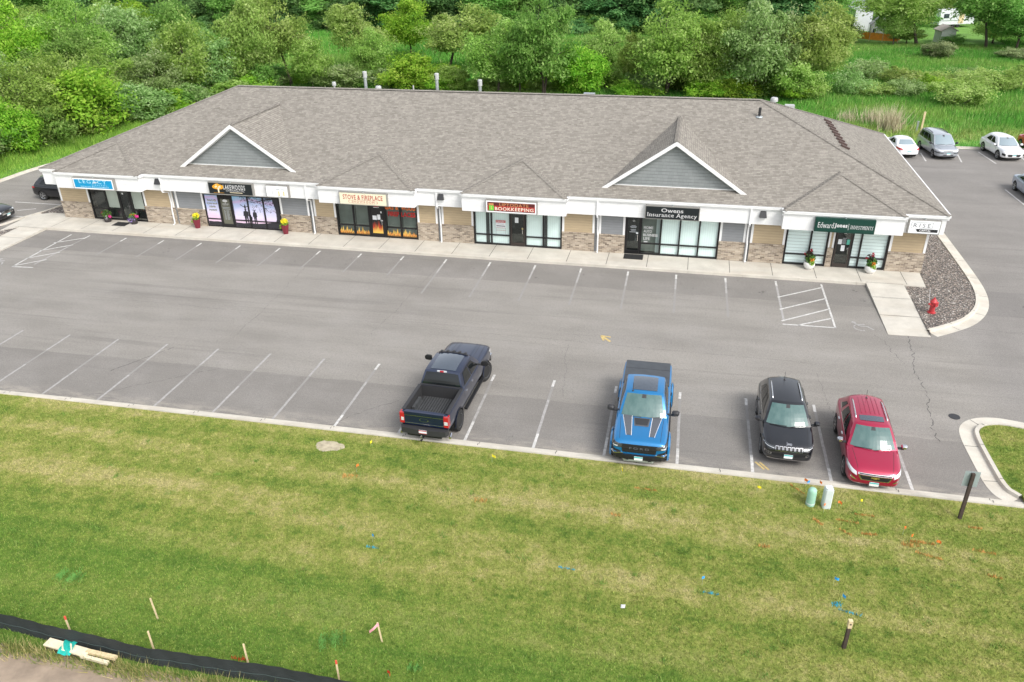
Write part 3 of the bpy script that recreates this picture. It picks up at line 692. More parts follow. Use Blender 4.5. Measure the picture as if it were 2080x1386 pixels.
lk(nt, ramp(nt, a_.outputs['Fac'], [(0, (.09, .22, .02)), (.5, (.17, .36, .03)), (1, (.30, .44, .07))]), p.inputs['Base Color']); p.inputs['Roughness'].default_value = .8
me = blades('bank_grass', rx, ry, .12, hh, .06, 7, 'bank_grass', .45); struct(link('bank_grass', me), 'stuff')
# ------------------------------------------------------------------ shop building (local frame: x along the front, y into the depth)
BO = (-15.48, 21.03, 0); BR = -.0085
def to_world(u, v, z=0):
    c, s = math.cos(BR), math.sin(BR); return (BO[0] + u * c - v * s, BO[1] + u * s + v * c, z)
bld = empty('shop_building', 'long single-storey row of shops with grey shingle hip roof, white fascia and brick base', 'building', BO, BR)
UE0, UE1, VE0, VE1, ZE, ZR = -.47, 56.48, -.67, 18.3, 3.76, 7.78
RL, RRi, VR = 9.89, 46.66, 8.8
SL = (ZR - ZE) / (VR - VE0)
mb = MB()
A, B_, C_, D = (UE0, VE0, ZE), (UE1, VE0, ZE), (UE1, VE1, ZE), (UE0, VE1, ZE); E_, F_ = (RL, VR, ZR), (RRi, VR, ZR)
mb.face([A, B_, F_, E_], 'roof_shingle'); mb.face([B_, C_, F_], 'roof_shingle'); mb.face([C_, D, E_, F_], 'roof_shingle'); mb.face([D, A, E_], 'roof_shingle')
bays = [(1.05, 7.40), (20.05, 26.35), (29.36, 35.70), (47.90, 54.20)]
BE = -1.22
for u0, u1 in bays:
    uc = (u0 + u1) / 2; hw = (u1 - u0) / 2; zp = ZE + SL * hw; vp = BE + hw; vm = VE0 + hw
    mb.face([(u0, BE, ZE), (u1, BE, ZE), (uc, vp, zp)], 'roof_shingle')
    mb.face([(u0, VE0, ZE + .004), (u0, BE, ZE), (uc, vp, zp), (uc, vm, zp + .004)], 'roof_shingle'); mb.face([(u1, BE, ZE), (u1, VE0, ZE + .004), (uc, vm, zp + .004), (uc, vp, zp)], 'roof_shingle')
roof = mb.build('roof', bld)
M('cap_shadow', (.16, .148, .135), .9)
def caps(mb, p, q, w=.30, step=.21):
    p = Vector(p); q = Vector(q); L = (q - p).length; n = max(2, int(L / step)); t = (q - p).normalized()
    s = t.cross(Vector((0, 0, 1))).normalized(); up = s.cross(t)
    for i in range(n):
        c = p + t * (L * (i + .5) / n); dz = .028
        for sg in (-1, 1):
            a = c + up * (dz + .012) - t * step * .52; b = c + up * dz + t * step * .5
            o = s * sg * w / 2 - up * (w / 2 * .30)
            f = [a, b, b + o, a + o]; mb.face(f if sg < 0 else f[::-1], 'cap_shingle')
            g = [a + o, a, a - up * .02, a + o - up * .02]; mb.face(g if sg < 0 else g[::-1], 'cap_shingle')
mb = MB()
for p, q in ((A, E_), (B_, F_), (C_, F_), (D, E_)): caps(mb, p, q)
for u0, u1 in bays:
    uc = (u0 + u1) / 2; hw = (u1 - u0) / 2; zp = ZE + SL * hw
    caps(mb, (u0, BE, ZE), (uc, BE + hw, zp)); caps(mb, (u1, BE, ZE), (uc, BE + hw, zp))
mb.build('hip_caps', roof)
mb = MB(); caps(mb, E_, F_, .34, .25); mb.box(RL, RRi, VR - .16, VR - .13, ZR - .07, ZR - .02, 'matte_black'); mb.build('ridge_vent', roof)
# dormers
for uc in (13.93, 41.75):
    hw, vf, z0, za = 4.13, .20, 4.13, 6.97
    k = (za - z0) / hw
    mb = MB(); th = .13
    def rp(u, v, dz=0): return (uc + u, v, za - k * abs(u) + dz)
    for s in (-1, 1):
        # sloping shingled plane cut along the main roof
        vb = lambda u: (za - k * abs(u) - ZE) / SL + VE0
        q = [rp(0, vf), rp(s * hw, vf), rp(s * hw, max(vf, vb(hw))), rp(0, vb(0))]
        mb.face(q if s > 0 else q[::-1], 'roof_shingle')
    d = mb.build('dormer', bld)
    mb = MB()
    zb = 4.24; uw = (za - .22 - zb) / k
    mb.face([(uc - uw, .50, zb), (uc + uw, .50, zb), (uc, .50, za - .20)], 'gable_shake'); mb.build('gable_wall', d)
    mb = MB()
    for s in (-1, 1):
        n = Vector((s * k, 0, 1)).normalized()
        a, b = Vector(rp(0, vf - .03)), Vector(rp(s * hw, vf - .03)); dn = Vector((0, 0, -.24)); bk = Vector((0, .06, 0))
        mb.mesh([a, b, b + dn, a + dn, a + bk, b + bk, b + bk + dn, a + bk + dn], [(0, 3, 2, 1) if s > 0 else (0, 1, 2, 3), (0, 1, 5, 4) if s > 0 else (4, 5, 1, 0), (3, 7, 6, 2) if s > 0 else (2, 6, 7, 3), (1, 2, 6, 5) if s > 0 else (5, 6, 2, 1)], 'trim_white')
        a2, b2 = Vector(rp(0, vf + .03, -.20)), Vector(rp(s * (hw - .15), vf + .03, -.20)); sb = Vector((0, .30, 0))
        mb.face([a2, b2, b2 + sb, a2 + sb] if s < 0 else [a2 + sb, b2 + sb, b2, a2], 'soffit_white')
        a3 = Vector((uc, .47, za - .30)); b3 = Vector((uc + s * uw * .99, .47, zb)); u3 = Vector((0, 0, .12))
        mb.face([a3, b3, b3 + u3, a3 + u3] if s > 0 else [b3, a3, a3 + u3, b3 + u3], 'trim_white')
    mb.box(uc - uw, uc + uw, .46, .49, zb - .05, zb + .04, 'trim_white')
    mb.build('rake_board', d)
    mb = MB(); caps(mb, (uc, vf, za), (uc, (za - ZE) / SL + VE0, za), .30, .22); mb.build('ridge_caps', d)
# fascia band, gutter and soffit: recesses at -.57, bays at -1.12
FB, FT = 2.65, 3.64
segs = [(-.37, 1.05, 0), (1.05, 7.40, 1), (7.40, 20.05, 0), (20.05, 26.35, 1), (26.35, 29.36, 0), (29.36, 35.70, 1), (35.70, 47.90, 0), (47.90, 54.20, 1), (54.20, 56.38, 0)]
for u0, u1, bay in segs:
    vf = -1.12 if bay else -.57
    mb = MB(); x0, x1 = (u0, u1) if bay else (u0, u1)
    if bay: mb.box(u0, u1, vf, -.30, FB, FT, 'fascia_white')
    else: mb.box(u0, u1, vf, -.02, FB + .004, FT - .004, 'fascia_white')
    f = mb.build('fascia', bld)
    mb = MB(); e = .09 if bay else 0
    g0, g1 = (u0 - e, u1 + e) if bay else (u0 + (.09 if u0 > 0 else -.1), u1 - (.09 if u1 < 56 else -.1))
    mb.box(g0, g1, vf - .11, vf - .003, FT - .06, ZE - .02, 'trim_white'); mb.box(g0, g1, vf - .125, vf - .11, FT + .03, ZE - .012, 'trim_white'); mb.box(g0, g1, vf - .035, vf - .003, FT - .16, FT - .06, 'trim_white')
    if bay:
        for s, uu in ((-1, u0), (1, u1)):
            a, b = sorted((uu + s * .003, uu + s * .09)); mb.box(a, b, vf - .11, -.68, FT - .06, ZE - .02, 'trim_white')
    mb.build('gutter', f)
mb = MB(); mb.box(-.37, 56.38, .02, 18.2, FB + .02, FB + .05, 'soffit_white')
for x0, x1 in ((-.37, -.30), (56.31, 56.38)): mb.box(x0, x1, -.015, 18.2, FB, FT, 'fascia_white')
mb.box(-.37, 56.38, 18.13, 18.2, FB, FT, 'fascia_white'); mb.box(UE1 - .04, UE1 + .08, VE0 + .1, VE1, FT - .05, ZE - .01, 'trim_white'); mb.box(UE0 - .08, UE0 + .04, VE0 + .1, VE1, FT - .05, ZE - .01, 'trim_white')
mb.build('soffit', bld)
# end and rear walls
mb = MB()
for x0, x1 in ((0.0, .2), (55.66, 55.86)): mb.box(x0, x1, .22, 17.6, .10, FB, 'siding_tan'); mb.box(x0 - .03, x1 + .03, .19, 17.63, .10, 1.28, 'brick_blend')
mb.box(0, 55.86, 17.5, 17.7, .1, FB, 'siding_tan'); mb.build('end_wall', bld)
# front wall pieces
pieces = [(0, 2.35, 't'), (6.6, 8.85, 't'), (9.05, 11.13, 'g'), (16.68, 18.72, 'g'), (19.05, 20.58, 't'), (26.08, 27.42, 't'), (27.68, 29.74, 't'), (35.32, 37.30, 't'), (37.56, 39.13, 'g'), (44.63, 46.12, 'g'), (46.38, 48.32, 't'), (53.92, 55.86, 't')]
for u0, u1, k in pieces:
    mb = MB(); mb.box(u0, u1, 0, .2, 1.28, FB, 'siding_tan' if k == 't' else 'siding_grey'); w = mb.build('siding_wall', bld)
    for a, b in ((u0 + .003, u0 + .13), (u1 - .13, u1 - .003)): mb = MB(); mb.box(a, b, -.025, 0, 1.30, FB, 'trim_white'); mb.build('corner_trim', w)
    mb = MB(); mb.box(u0, u1, -.06, .18, .10, 1.25, 'brick_blend'); mb.box(u0 - .01, u1 + .01, -.10, .18, 1.25, 1.32, 'brick_blend'); mb.build('brick_base', bld)
mb = MB()
for u in (8.95, 18.88, 27.55, 37.43, 46.25): mb = MB(); mb.box(u - .14, u + .14, .06, .10, .1, FB, 'siding_grey'); mb.build('expansion_joint', bld)
for u in (8.62, 18.97, 27.62, 37.50, 46.20):
    mb = MB(); d = .035
    mb.box(u - .05, u + .05, -.66, -.575, FB - .04, FT - .05, 'trim_white')
    mb.tube([(u, -.62, FB + .02), (u, -.60, FB - .10), (u + (.1 if u < 10 else 0), -.14, FB - .22), (u + (.1 if u < 10 else 0), -.10, 1.55), (u + (.1 if u < 10 else .03), -.165, 1.25), (u + (.1 if u < 10 else .03), -.165, .25), (u + .03, -.28, .17)], .048, 'trim_white', 6)
    mb.build('downspout', bld)
for u in (8.45, 27.90, 46.86):
    mb = MB(); v = -.575
    mb.mesh([(u - .20, v, 3.10), (u + .20, v, 3.10), (u + .20, v - .24, 3.12), (u - .20, v - .24, 3.12), (u - .15, v, 3.46), (u + .15, v, 3.46), (u + .14, v - .10, 3.46), (u - .14, v - .10, 3.46)], [(0, 3, 2, 1), (4, 5, 6, 7), (3, 7, 6, 2), (0, 4, 7, 3), (1, 2, 6, 5)], 'dark_plastic')
    w = mb.build('wall_lamp', bld); mb = MB(); mb.box(u - .15, u + .15, v - .2, v - .03, 3.09, 3.105, 'lamp_clear'); mb.build('lens', w)

# storefronts ------------------------------------------------------
ZB, ZT = .155, 2.62
def storefront(panes, sill, back, top=ZT, hdr=None):
    u0, u1 = panes[0][0], panes[-1][1]
    mb = MB()
    mb.box(u0, u1, -.01, .11, ZB, ZB + .10, 'bronze_frame'); mb.box(u0, u1, -.01, .11, top - .07, top, 'bronze_frame')
    xs = sorted({p[0] for p in panes} | {p[1] for p in panes})
    for x in xs:
        lo = x - (.045 if x != u0 else 0); hi = x + (.045 if x != u1 else 0)
        mb.box(lo if x != u1 else x - .08, hi if x != u0 else x + .08, -.022, .10, ZB + .002, top - .002, 'bronze_frame')
    if sill:
        for a, b, t in panes:
            if t != 'door': mb.box(a + .05, b - .05, -.018, .10, sill - .035, sill + .035, 'bronze_frame')
    if hdr: mb.box(u0, u1, -.03, .1, top, FB, 'trim_white')
    f = mb.build('storefront', bld)
    for a, b, t in panes:
        if t == 'door': continue
        if t.startswith('mural'):
            mb = MB(); mb.box(a + .05, b - .05, .03, .05, ZB + .1, top - .07, t); mb.build('window_pane', f); continue
        mb = MB(); mb.face([(a + .05, .03, ZB + .1), (b - .05, .03, ZB + .1), (b - .05, .03, top - .07), (a + .05, .03, top - .07)], 'dark_glass' if t in ('dark', 'roomg') else 'shop_glass'); g = mb.build('window_pane', f)
        mb = MB(); z0 = ZB + .1
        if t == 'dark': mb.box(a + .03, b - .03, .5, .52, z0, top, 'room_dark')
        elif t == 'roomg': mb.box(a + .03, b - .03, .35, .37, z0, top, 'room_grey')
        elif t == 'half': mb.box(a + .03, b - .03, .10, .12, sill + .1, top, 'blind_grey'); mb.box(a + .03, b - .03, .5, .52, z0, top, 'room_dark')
        else: mb.box(a + .03, b - .03, .10, .12, z0, top, t)
        mb.build('window_blind' if 'blind' in t or t == 'half' else 'window_backing', f)
    return f
def door(u0, u1, glass, frame='bronze_frame', top=2.30, backing='room_dark', lock=None):
    mb = MB()
    mb.box(u0 + .05, u0 + .13, -.03, .06, ZB + .02, top, frame); mb.box(u1 - .13, u1 - .05, -.03, .06, ZB + .02, top, frame)
    mb.box(u0 + .13, u1 - .13, -.03, .06, ZB + .02, ZB + .24, frame); mb.box(u0 + .13, u1 - .13, -.03, .06, top - .10, top, frame); mb.box(u0 + .05, u1 - .05, -.012, .06, top + .003, ZT - .07, frame)
    d = mb.build('door', bld)
    mb = MB(); mb.box(u0 + .13, u1 - .13, .0, .012, ZB + .24, top - .10, glass); mb.build('door_glass', d)
    if glass in ('dark_glass', 'shop_glass'):
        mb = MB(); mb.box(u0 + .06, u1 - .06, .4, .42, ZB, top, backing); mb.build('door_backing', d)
    mb = MB(); mb.tube([(u1 - .18, -.035, 1.0), (u1 - .18, -.09, 1.02), (u1 - .18, -.09, 1.42), (u1 - .18, -.035, 1.44)], .014, 'chrome', 6); mb.build('handle', d)
    if lock:
        mb = MB(); mb.box(u1 - .24, u1 - .15, -.05, -.03, 1.28, 1.38, lock); mb.build('lock', d)
    return d
M('brass', (.62, .50, .10), .35, .6); M('paper', (.74, .76, .78), .8, var=.12, vscale=9); M('paper_green', (.10, .42, .33), .7); M('ink_grey', (.30, .32, .34), .8)
M('letter_white', (.60, .60, .60), .5); M('letter_black', (.015, .015, .017), .5)
def sheet(d, u0, u1, z0, z1, m='paper', y=-.006, name='notice'):
    mb = MB(); mb.box(u0, u1, y - .004, y, z0, z1, m); mb.build(name, d)
# 1: far left unit
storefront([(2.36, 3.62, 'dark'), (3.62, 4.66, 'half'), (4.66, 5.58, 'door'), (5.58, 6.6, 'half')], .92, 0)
d1 = door(4.66, 5.58, 'dark_glass'); sheet(d1, 4.98, 5.06, 2.03, 2.13)
# 2: mural unit
f2 = storefront([(11.15, 12.24, 'mural_sky_print'), (12.24, 13.2, 'door'), (13.2, 14.36, 'mural_sky_print'), (14.36, 15.48, 'mural_sky_print'), (15.48, 16.66, 'mural_sky_print')], .70, 0, 2.42, True)
M('olive_vinyl', (.115, .115, .085), .5)
d2 = door(12.24, 13.2, 'olive_vinyl', top=2.22)
def blob_tree(mb, cx, z0, w, h, m, m2=None, y=0.0, seed=1):
    r = random.Random(seed); pts = [(-.06, 0), (.06, 0), (.05, .35), (.16, .42)]
    n = 14
    crown = [(.5 * math.cos(t) * (1 + r.uniform(-.12, .12)), .66 + .36 * math.sin(t) * (1 + r.uniform(-.16, .16))) for t in [(-.25 + (k / n) * 1.5) * PI for k in range(n + 1)]]
    poly = [(-.07, 0), (.07, 0), (.045, .36)] + crown + [(-.045, .36)]
    mb.plate(poly, y, y + .003, m, (cx, z0), (w, h))
    if m2:
        for k in range(9):
            a = r.uniform(0, 2 * PI); q = r.uniform(.1, .34); px, pz = q * math.cos(a) - .05, .7 + q * .75 * math.sin(a); s = r.uniform(.05, .10)
            mb.plate([(px + s * math.cos(t), pz + s * math.sin(t)) for t in [2 * PI * j / 6 for j in range(6)]], y - .003, y - .001, m2, (cx, z0), (w, h))
mb = MB(); cx = 12.72
blob_tree(mb, cx, 1.82, .36, .26, 'letter_white', None, -.004, 3)
mb.text('LAKEWOODS', cx - .24, cx + .24, 1.74, 1.81, -.004, 'letter_white', bold=.02); mb.text('CHIROPRACTIC', cx - .17, cx + .17, 1.68, 1.72, -.004, 'letter_white')
for k in range(2): mb.box(cx - .26 + .01 * k, cx + .26, -.006, -.003, 1.52 - .10 * k, 1.56 - .10 * k, 'ink_grey')
for k in range(9):
    z = 1.30 - k * .075; mb.box(cx - .20, cx - .10 + .03 * (k % 2), -.006, -.003, z, z + .03, 'ink_grey'); mb.box(cx - .02, cx + .20 - .03 * (k % 3), -.006, -.003, z, z + .03, 'ink_grey')
mb.box(cx - .03, cx + .03, -.006, -.003, 2.10, 2.15, 'letter_white')
mb.build('door_lettering', d2)
mb = MB(); Y = .022
for z, t in ((1.90, 'Your health'), (1.68, 'is your most'), (1.46, 'valuable'), (1.24, 'resource!')):
    w = .052 * len(t) * .62
    mb.text(t, 11.70 - w, 11.70 + w, z - .012, z + .155, Y + .004, 'letter_black', bold=.10); mb.text(t, 11.70 - w + .01, 11.70 + w - .01, z, z + .14, Y, 'letter_white', bold=.012)
mb.build('window_lettering', f2)
mb = MB(); Y = .024
M('silhouette', (.022, .022, .028), .4)
mb.plate([(11.24, .26), (12.17, .26), (12.17, .50), (11.9, .52), (11.6, .50), (11.24, .52)], Y, Y + .004, 'silhouette')
mb.plate([(13.26, .26), (16.56, .26), (16.56, 2.34), (16.10, 2.34), (16.22, 1.9), (16.30, 1.4), (16.28, .9), (16.20, .72), (15.95, .66), (15.5, .58), (14.9, .52), (14.3, .54), (13.8, .50), (13.26, .53)], Y, Y + .004, 'silhouette')
def man(mb, cx, z0, h, w=1.0, child=False):
    p = [(-.10, 0), (-.04, 0), (0, .45), (.05, 0), (.11, 0), (.10, .48), (.13, .52), (.17, .56), (.14, .60), (.15, .78), (.12, .83), (.03, .85), (.035, .88), (.06, .92), (.05, .98), (0, 1.0), (-.05, .98), (-.06, .92), (-.035, .88), (-.03, .85), (-.12, .83), (-.15, .78), (-.17, .60), (-.19, .52), (-.13, .50)]
    mb.plate(p, Y - .003, Y + .0015, 'silhouette', (cx, z0), (h * w, h))
man(mb, 14.10, .50, 1.02, 1.15); man(mb, 14.10, 1.36, .46, .8); man(mb, 14.42, .49, .62); man(mb, 14.74, .49, .98, .95)
mb.plate([(13.74, 1.78), (13.80, 1.80), (14.06, 1.64), (14.06, 1.60)], Y - .004, Y - .002, 'silhouette'); mb.plate([(14.14, 1.6), (14.14, 1.64), (14.34, 1.76), (14.38, 1.72)], Y - .004, Y - .002, 'silhouette')
r_ = random.Random(11)
for k in range(16):                                          # boughs of the printed tree
    x0, z0 = 16.15, 2.30; x1, z1 = 16.0 - r_.uniform(.2, 2.2), 2.34 - r_.uniform(.0, .55); n = Vector((z0 - z1, 0, x1 - x0)); n = n.normalized() * .018
    mb.face([(x0 - n.x, Y - .002 - k * 1e-4, z0 - n.z), (x1, Y - .002 - k * 1e-4, z1), (x0 + n.x, Y - .002 - k * 1e-4, z0 + n.z)], 'silhouette')
for k in range(330):
    q = r_.random() ** 1.4; x = 16.3 - q * 2.5; z = 2.33 - r_.random() ** 1.5 * (1.0 if x > 14.6 else .35); s = r_.uniform(.014, .034)
    if z > .9: y = Y - .004 - k * 1e-5; mb.face([(x - s, y, z - s * .6), (x + s, y, z - s * .3), (x + s * .4, y, z + s), (x - s * .8, y, z + s * .5)], 'silhouette')
mb.build('window_picture', f2)
# 3: stove shop
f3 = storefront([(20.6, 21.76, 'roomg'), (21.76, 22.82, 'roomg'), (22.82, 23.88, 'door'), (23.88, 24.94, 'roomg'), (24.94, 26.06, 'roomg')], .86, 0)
M('flame_yellow', (.72, .46, .09), .5); M('flame_orange', (.62, .24, .05), .5); M('flame_red', (.55, .05, .02), .5); M('flame_dark', (.22, .12, .03), .5)
M('letter_red', (.42, .022, .018), .5); M('letter_orange', (.85, .20, .04), .5)
def flames(mb, u0, u1, z0, h, y, seed, n=7, red=False):
    r = random.Random(seed)
    for lay, (m, k, dy) in enumerate(((('flame_red', 1.0, 0), ('flame_orange', .8, -.002), ('flame_yellow', .55, -.004)) if red else (('flame_yellow', 1.0, 0), ('flame_orange', .62, -.002), ('flame_dark', .30, -.004)))):
        pts = [(u0, z0)]
        for i in range(n):
            a = u0 + (u1 - u0) * i / n; b = u0 + (u1 - u0) * (i + 1) / n; t = h * k * r.uniform(.55, 1.05) * (1 if red else (.8 + .3 * (i % 2))); c = a + (b - a) * r.uniform(.35, .8)
            pts += [(a + (b - a) * .1, z0 + t * .45), (c, z0 + t), (b - (b - a) * .12, z0 + t * .5), (b, z0 + t * .22)]
        pts.append((u1, z0)); mb.plate(pts, y + dy, y + dy + .0015, m)
for k, (a, b) in enumerate(((20.72, 21.68), (21.84, 22.74), (23.96, 24.86), (25.02, 25.95))): mb = MB(); flames(mb, a, b, .27, .50, .024, 20 + k); mb.build('flame_sticker', f3)
mb = MB()
for dx, m, y, bo in ((.012, 'letter_black', .012, .05), (0, 'letter_orange', .008, .025)):
    mb.text('GAS &', 23.95 + dx, 24.84 + dx, 2.05, 2.36, y, m, bold=bo, spacing=1.15); mb.text('WOOD', 25.03 + dx, 25.98 + dx, 2.05, 2.36, y, m, bold=bo, spacing=1.1)
for dx, m, y, bo in ((.012, 'letter_black', .012, .05), (0, 'letter_red', .008, .03)):
    mb.text('FIREP', 24.12 + dx, 24.87 + dx, 1.62, 1.93, y, m, bold=bo); mb.text('LACES', 25.01 + dx, 25.95 + dx, 1.62, 1.93, y, m, bold=bo)
mb.build('window_lettering', f3)
d3 = door(22.82, 23.88, 'black', top=2.5)
mb = MB(); flames(mb, 23.0, 23.7, .42, .85, -.004, 5, 8, True); mb.build('flame_sticker', d3)
sheet(d3, 23.06, 23.34, 1.32, 1.60); sheet(d3, 23.38, 23.58, 1.34, 1.68); sheet(d3, 23.62, 23.70, 1.78, 1.90); sheet(d3, 23.16, 23.55, 2.13, 2.17, 'letter_white'); sheet(d3, 23.2, 23.52, 2.19, 2.22, 'letter_red'); sheet(d3, 23.58, 23.78, 1.25, 1.31)
# 4: bookkeeping unit
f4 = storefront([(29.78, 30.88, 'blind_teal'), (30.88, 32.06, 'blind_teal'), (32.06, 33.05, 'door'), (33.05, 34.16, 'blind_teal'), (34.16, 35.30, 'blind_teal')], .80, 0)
mb = MB()
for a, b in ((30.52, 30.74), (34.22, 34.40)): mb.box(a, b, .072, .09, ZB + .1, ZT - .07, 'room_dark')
mb.build('blind_gap', f4)
d4 = door(32.06, 33.05, 'dark_glass', 'door_brown', 2.45, 'door_brown', 'brass'); sheet(d4, 32.38, 32.60, 1.68, 2.02)
mb = MB(); y = .018
mb.box(31.16, 31.78, y, y + .008, 1.30, 1.78, 'paper'); mb.box(31.16, 31.78, y - .003, y - .001, 1.62, 1.78, 'letter_red'); mb.text('FOR RENT', 31.20, 31.74, 1.645, 1.755, y - .006, 'letter_white', bold=.02)
mb.text('Tony', 31.30, 31.62, 1.50, 1.57, y - .003, 'ink_grey') if False else mb.box(31.27, 31.66, y - .003, y - .001, 1.52, 1.55, 'ink_grey'); mb.box(31.20, 31.74, y - .003, y - .001, 1.38, 1.43, 'letter_black')
for z in (1.27, 1.12): mb.box(31.16, 31.78, y, y + .008, z, z + .012, 'letter_red')
for x in (31.16, 31.77): mb.box(x, x + .012, y, y + .008, .84, 1.30, 'ink_grey')
mb.build('rent_notice', f4)
# 5: insurance unit
f5 = storefront([(39.16, 40.08, 'door'), (40.08, 41.25, 'half2' if False else 'roomg'), (41.25, 42.35, 'blind_teal'), (42.35, 43.47, 'blind_teal'), (43.47, 44.6, 'blind_teal')], .86, 0)
mb = MB(); mb.box(40.96, 41.18, .20, .22, ZB + .1, ZT - .07, 'blind_teal'); mb.build('window_blind', f5)
mb = MB()
for z, t, w in ((1.78, 'HOME', .56), (1.55, 'AUTO', .50), (1.32, 'BUSINESS', .86), (1.09, 'LIFE', .40)): mb.text(t, 40.22, 40.22 + w, z, z + .16, .022, 'letter_white', serif=True, bold=.012)
mb.box(40.28, 40.50, .018, .022, .94, 1.0, 'letter_white'); mb.build('window_lettering', f5)
d5 = door(39.16, 40.08, 'dark_glass', 'bronze_frame', 2.5)
mb = MB()
mb.text('55', 39.56, 39.70, 2.19, 2.29, -.006, 'letter_white', serif=True)
for z, a, b in ((1.92, 39.5, 39.74), (1.86, 39.42, 39.82), (1.80, 39.46, 39.78), (1.68, 39.46, 39.78), (1.60, 39.50, 39.76), (1.53, 39.40, 39.84)): mb.box(a, b, -.008, -.004, z, z + .035, 'ink_grey')
mb.box(39.80, 39.92, -.038, -.032, 1.46, 1.54, 'paper'); mb.build('door_lettering', d5)
# 6: investments unit
storefront([(48.35, 49.72, 'blind_slat'), (49.72, 50.66, 'blind_slat')], .80, 0)
mb = MB(); mb.box(50.68, 51.00, -.06, .18, .10, 1.25, 'brick_blend'); mb.box(50.67, 51.01, -.10, .18, 1.25, 1.32, 'brick_blend'); mb.box(50.68, 51.00, 0, .2, 1.32, FB, 'siding_tan'); mb.box(50.685, 50.78, -.025, 0, 1.32, FB, 'trim_white'); mb.box(50.90, 50.995, -.025, 0, 1.32, FB, 'trim_white'); mb.build('brick_pier', bld)
storefront([(51.02, 51.96, 'door'), (51.96, 52.43, 'blind_slat'), (52.43, 53.88, 'blind_slat')], .80, 0)
d6 = door(51.02, 51.96, 'dark_glass', 'door_brown', 2.5, 'door_brown', 'chrome')
sheet(d6, 51.20, 51.40, 1.56, 1.86); sheet(d6, 51.66, 51.84, 1.56, 1.86, 'paper_green'); sheet(d6, 51.40, 51.60, 1.16, 1.50)
mb = MB(); mb.text('38', 51.44, 51.58, 2.19, 2.29, -.006, 'letter_white', serif=True)
for k in range(7): mb.box(51.43, 51.63 - .02 * (k % 2), -.008, -.004, 1.58 + .055 * k, 1.61 + .055 * k, 'ink_grey')
mb.build('door_lettering', d6)

# roof fittings --------------------------------------------------------
def pipe(u, v, z0, z1, r, cap, name='vent_pipe', m='galvanised'):
    mb = MB()
    if cap == 'flue': mb.lathe([(r, z0), (r, z1 - .42), (r * 1.42, z1 - .42), (r * 1.42, z1 - .04), (r * 1.1, z1), (.001, z1 + .02)], m, (u, v, 0), 14, ms=[m, m, 'white_paint', 'white_paint', 'white_paint']); mb.box(u - r * 1.0, u - r * .55, v - r * 1.52, v - r * 1.35, z1 - .36, z1 - .12, 'black')
    elif cap == 'tee': mb.lathe([(r, z0), (r, z1 - .25), (r * 2.0, z1 - .25), (r * 2.0, z1 - .1), (r * 1.6, z1), (.001, z1)], 'white_paint', (u, v, 0), 12)
    else: mb.lathe([(r * 2.6, z0), (r * 2.4, z0 + .06), (r, z0 + .1), (r, z1), (.001, z1)], m, (u, v, 0), 12, ms=['galvanised', 'galvanised', m, m])
    mb.build(name, bld)
def on_back(v): return ZR - (v - VR) * SL
U = lambda x: x - BO[0]
pipe(16.9, 9.9, 6.9, 8.0, .075, 'tee'); pipe(19.05, 10.6, 6.6, 8.66, .115, 'flue'); pipe(20.25, 10.0, 6.9, 7.78, .11, 'tee'); pipe(22.9, 10.0, 6.9, 7.88, .05, 'plain', m='white_paint'); pipe(24.55, 10.4, 6.6, 8.68, .115, 'flue'); pipe(27.65, 10.6, 6.6, 8.28, .115, 'flue')
pipe(46.57, 7.06, 7.02, 7.62, .085, 'plain', m='matte_black'); pipe(47.6, 9.9, 6.7, 7.72, .12, 'tee'); pipe(47.25, 9.6, 6.7, 7.35, .10, 'tee')
mb = MB(); mb.box(35.2, 35.95, 9.15, 9.5, 7.5, 7.80, 'galvanised'); mb.build('box_vent', bld)
mb = MB(); mb.box(48.45, 49.05, 10.9, 11.4, 6.6, 7.04, 'white_paint'); mb.build('box_vent', bld)
M('vent_brown', (.075, .045, .038), .6)
sl = (ZR - ZE) / (UE1 - RRi)
for k in range(9):
    v = 12.06 - k * .85; u = 51.46 + .02 * k; z = ZE + (UE1 - u) * sl
    mb = MB(); mb.obox((u, v, z + .07), (.25, 0, -.25 * sl), (0, .125, 0), (.02, 0, .045), 'vent_brown'); mb.build('turtle_vent', bld)

# signs: each a thing of its own on the fascia ----------------------------
M('sign_case', (.30, .29, .27), .5, .4); M('sign_teal', (.0, .26, .50), .35); M('sign_black', (.010, .014, .016), .3); M('sign_cream', (.72, .68, .50), .4); M('sign_green', (.004, .042, .030), .3); M('sign_white', (.80, .81, .82), .4)
M('letter_paleblue', (.45, .72, .80), .5); M('logo_orange', (.72, .33, .02), .5); M('logo_cream', (.80, .70, .50), .5); M('letter_tan', (.50, .22, .09), .5); M('letter_cream', (.82, .74, .60), .5); M('cash_green', (.12, .55, .06), .5); M('rent_red', (.36, .022, .018), .4)
def sign(u0, u1, label, bay, face, case='sign_case', z0=2.71, z1=3.50, border=None):
    v = -1.125 if bay else -.575
    uc = (u0 + u1) / 2; hw = (u1 - u0) / 2
    wx, wy, wz = to_world(uc, v, 0)
    s = empty('shop_sign', label, 'sign', (wx, wy, z0), BR, 'shop signs along the white fascia')
    mb = MB(); mb.box(-hw, hw, -.24, -.002, 0, z1 - z0, case); mb.build('sign_case', s)
    mb = MB(); b = .045
    if border:
        mb.box(-hw + b, hw - b, -.250, -.241, b, z1 - z0 - b, border); b = .12
    mb.box(-hw + b, hw - b, -.256, -.2405 if not border else -.251, b, z1 - z0 - b, face); mb.build('sign_face', s)
    mb = MB(); mb.tube([(0, -.12, z1 - z0), (0, -.12, z1 - z0 + .06)], .05, 'galvanised', 8); mb.build('conduit', s)
    return s, hw
Y = -.262
s, w = sign(2.57, 5.66, 'bright blue lit sign with pale LEGACY lettering at the far left of the fascia', 1, 'sign_teal', border='sign_white')
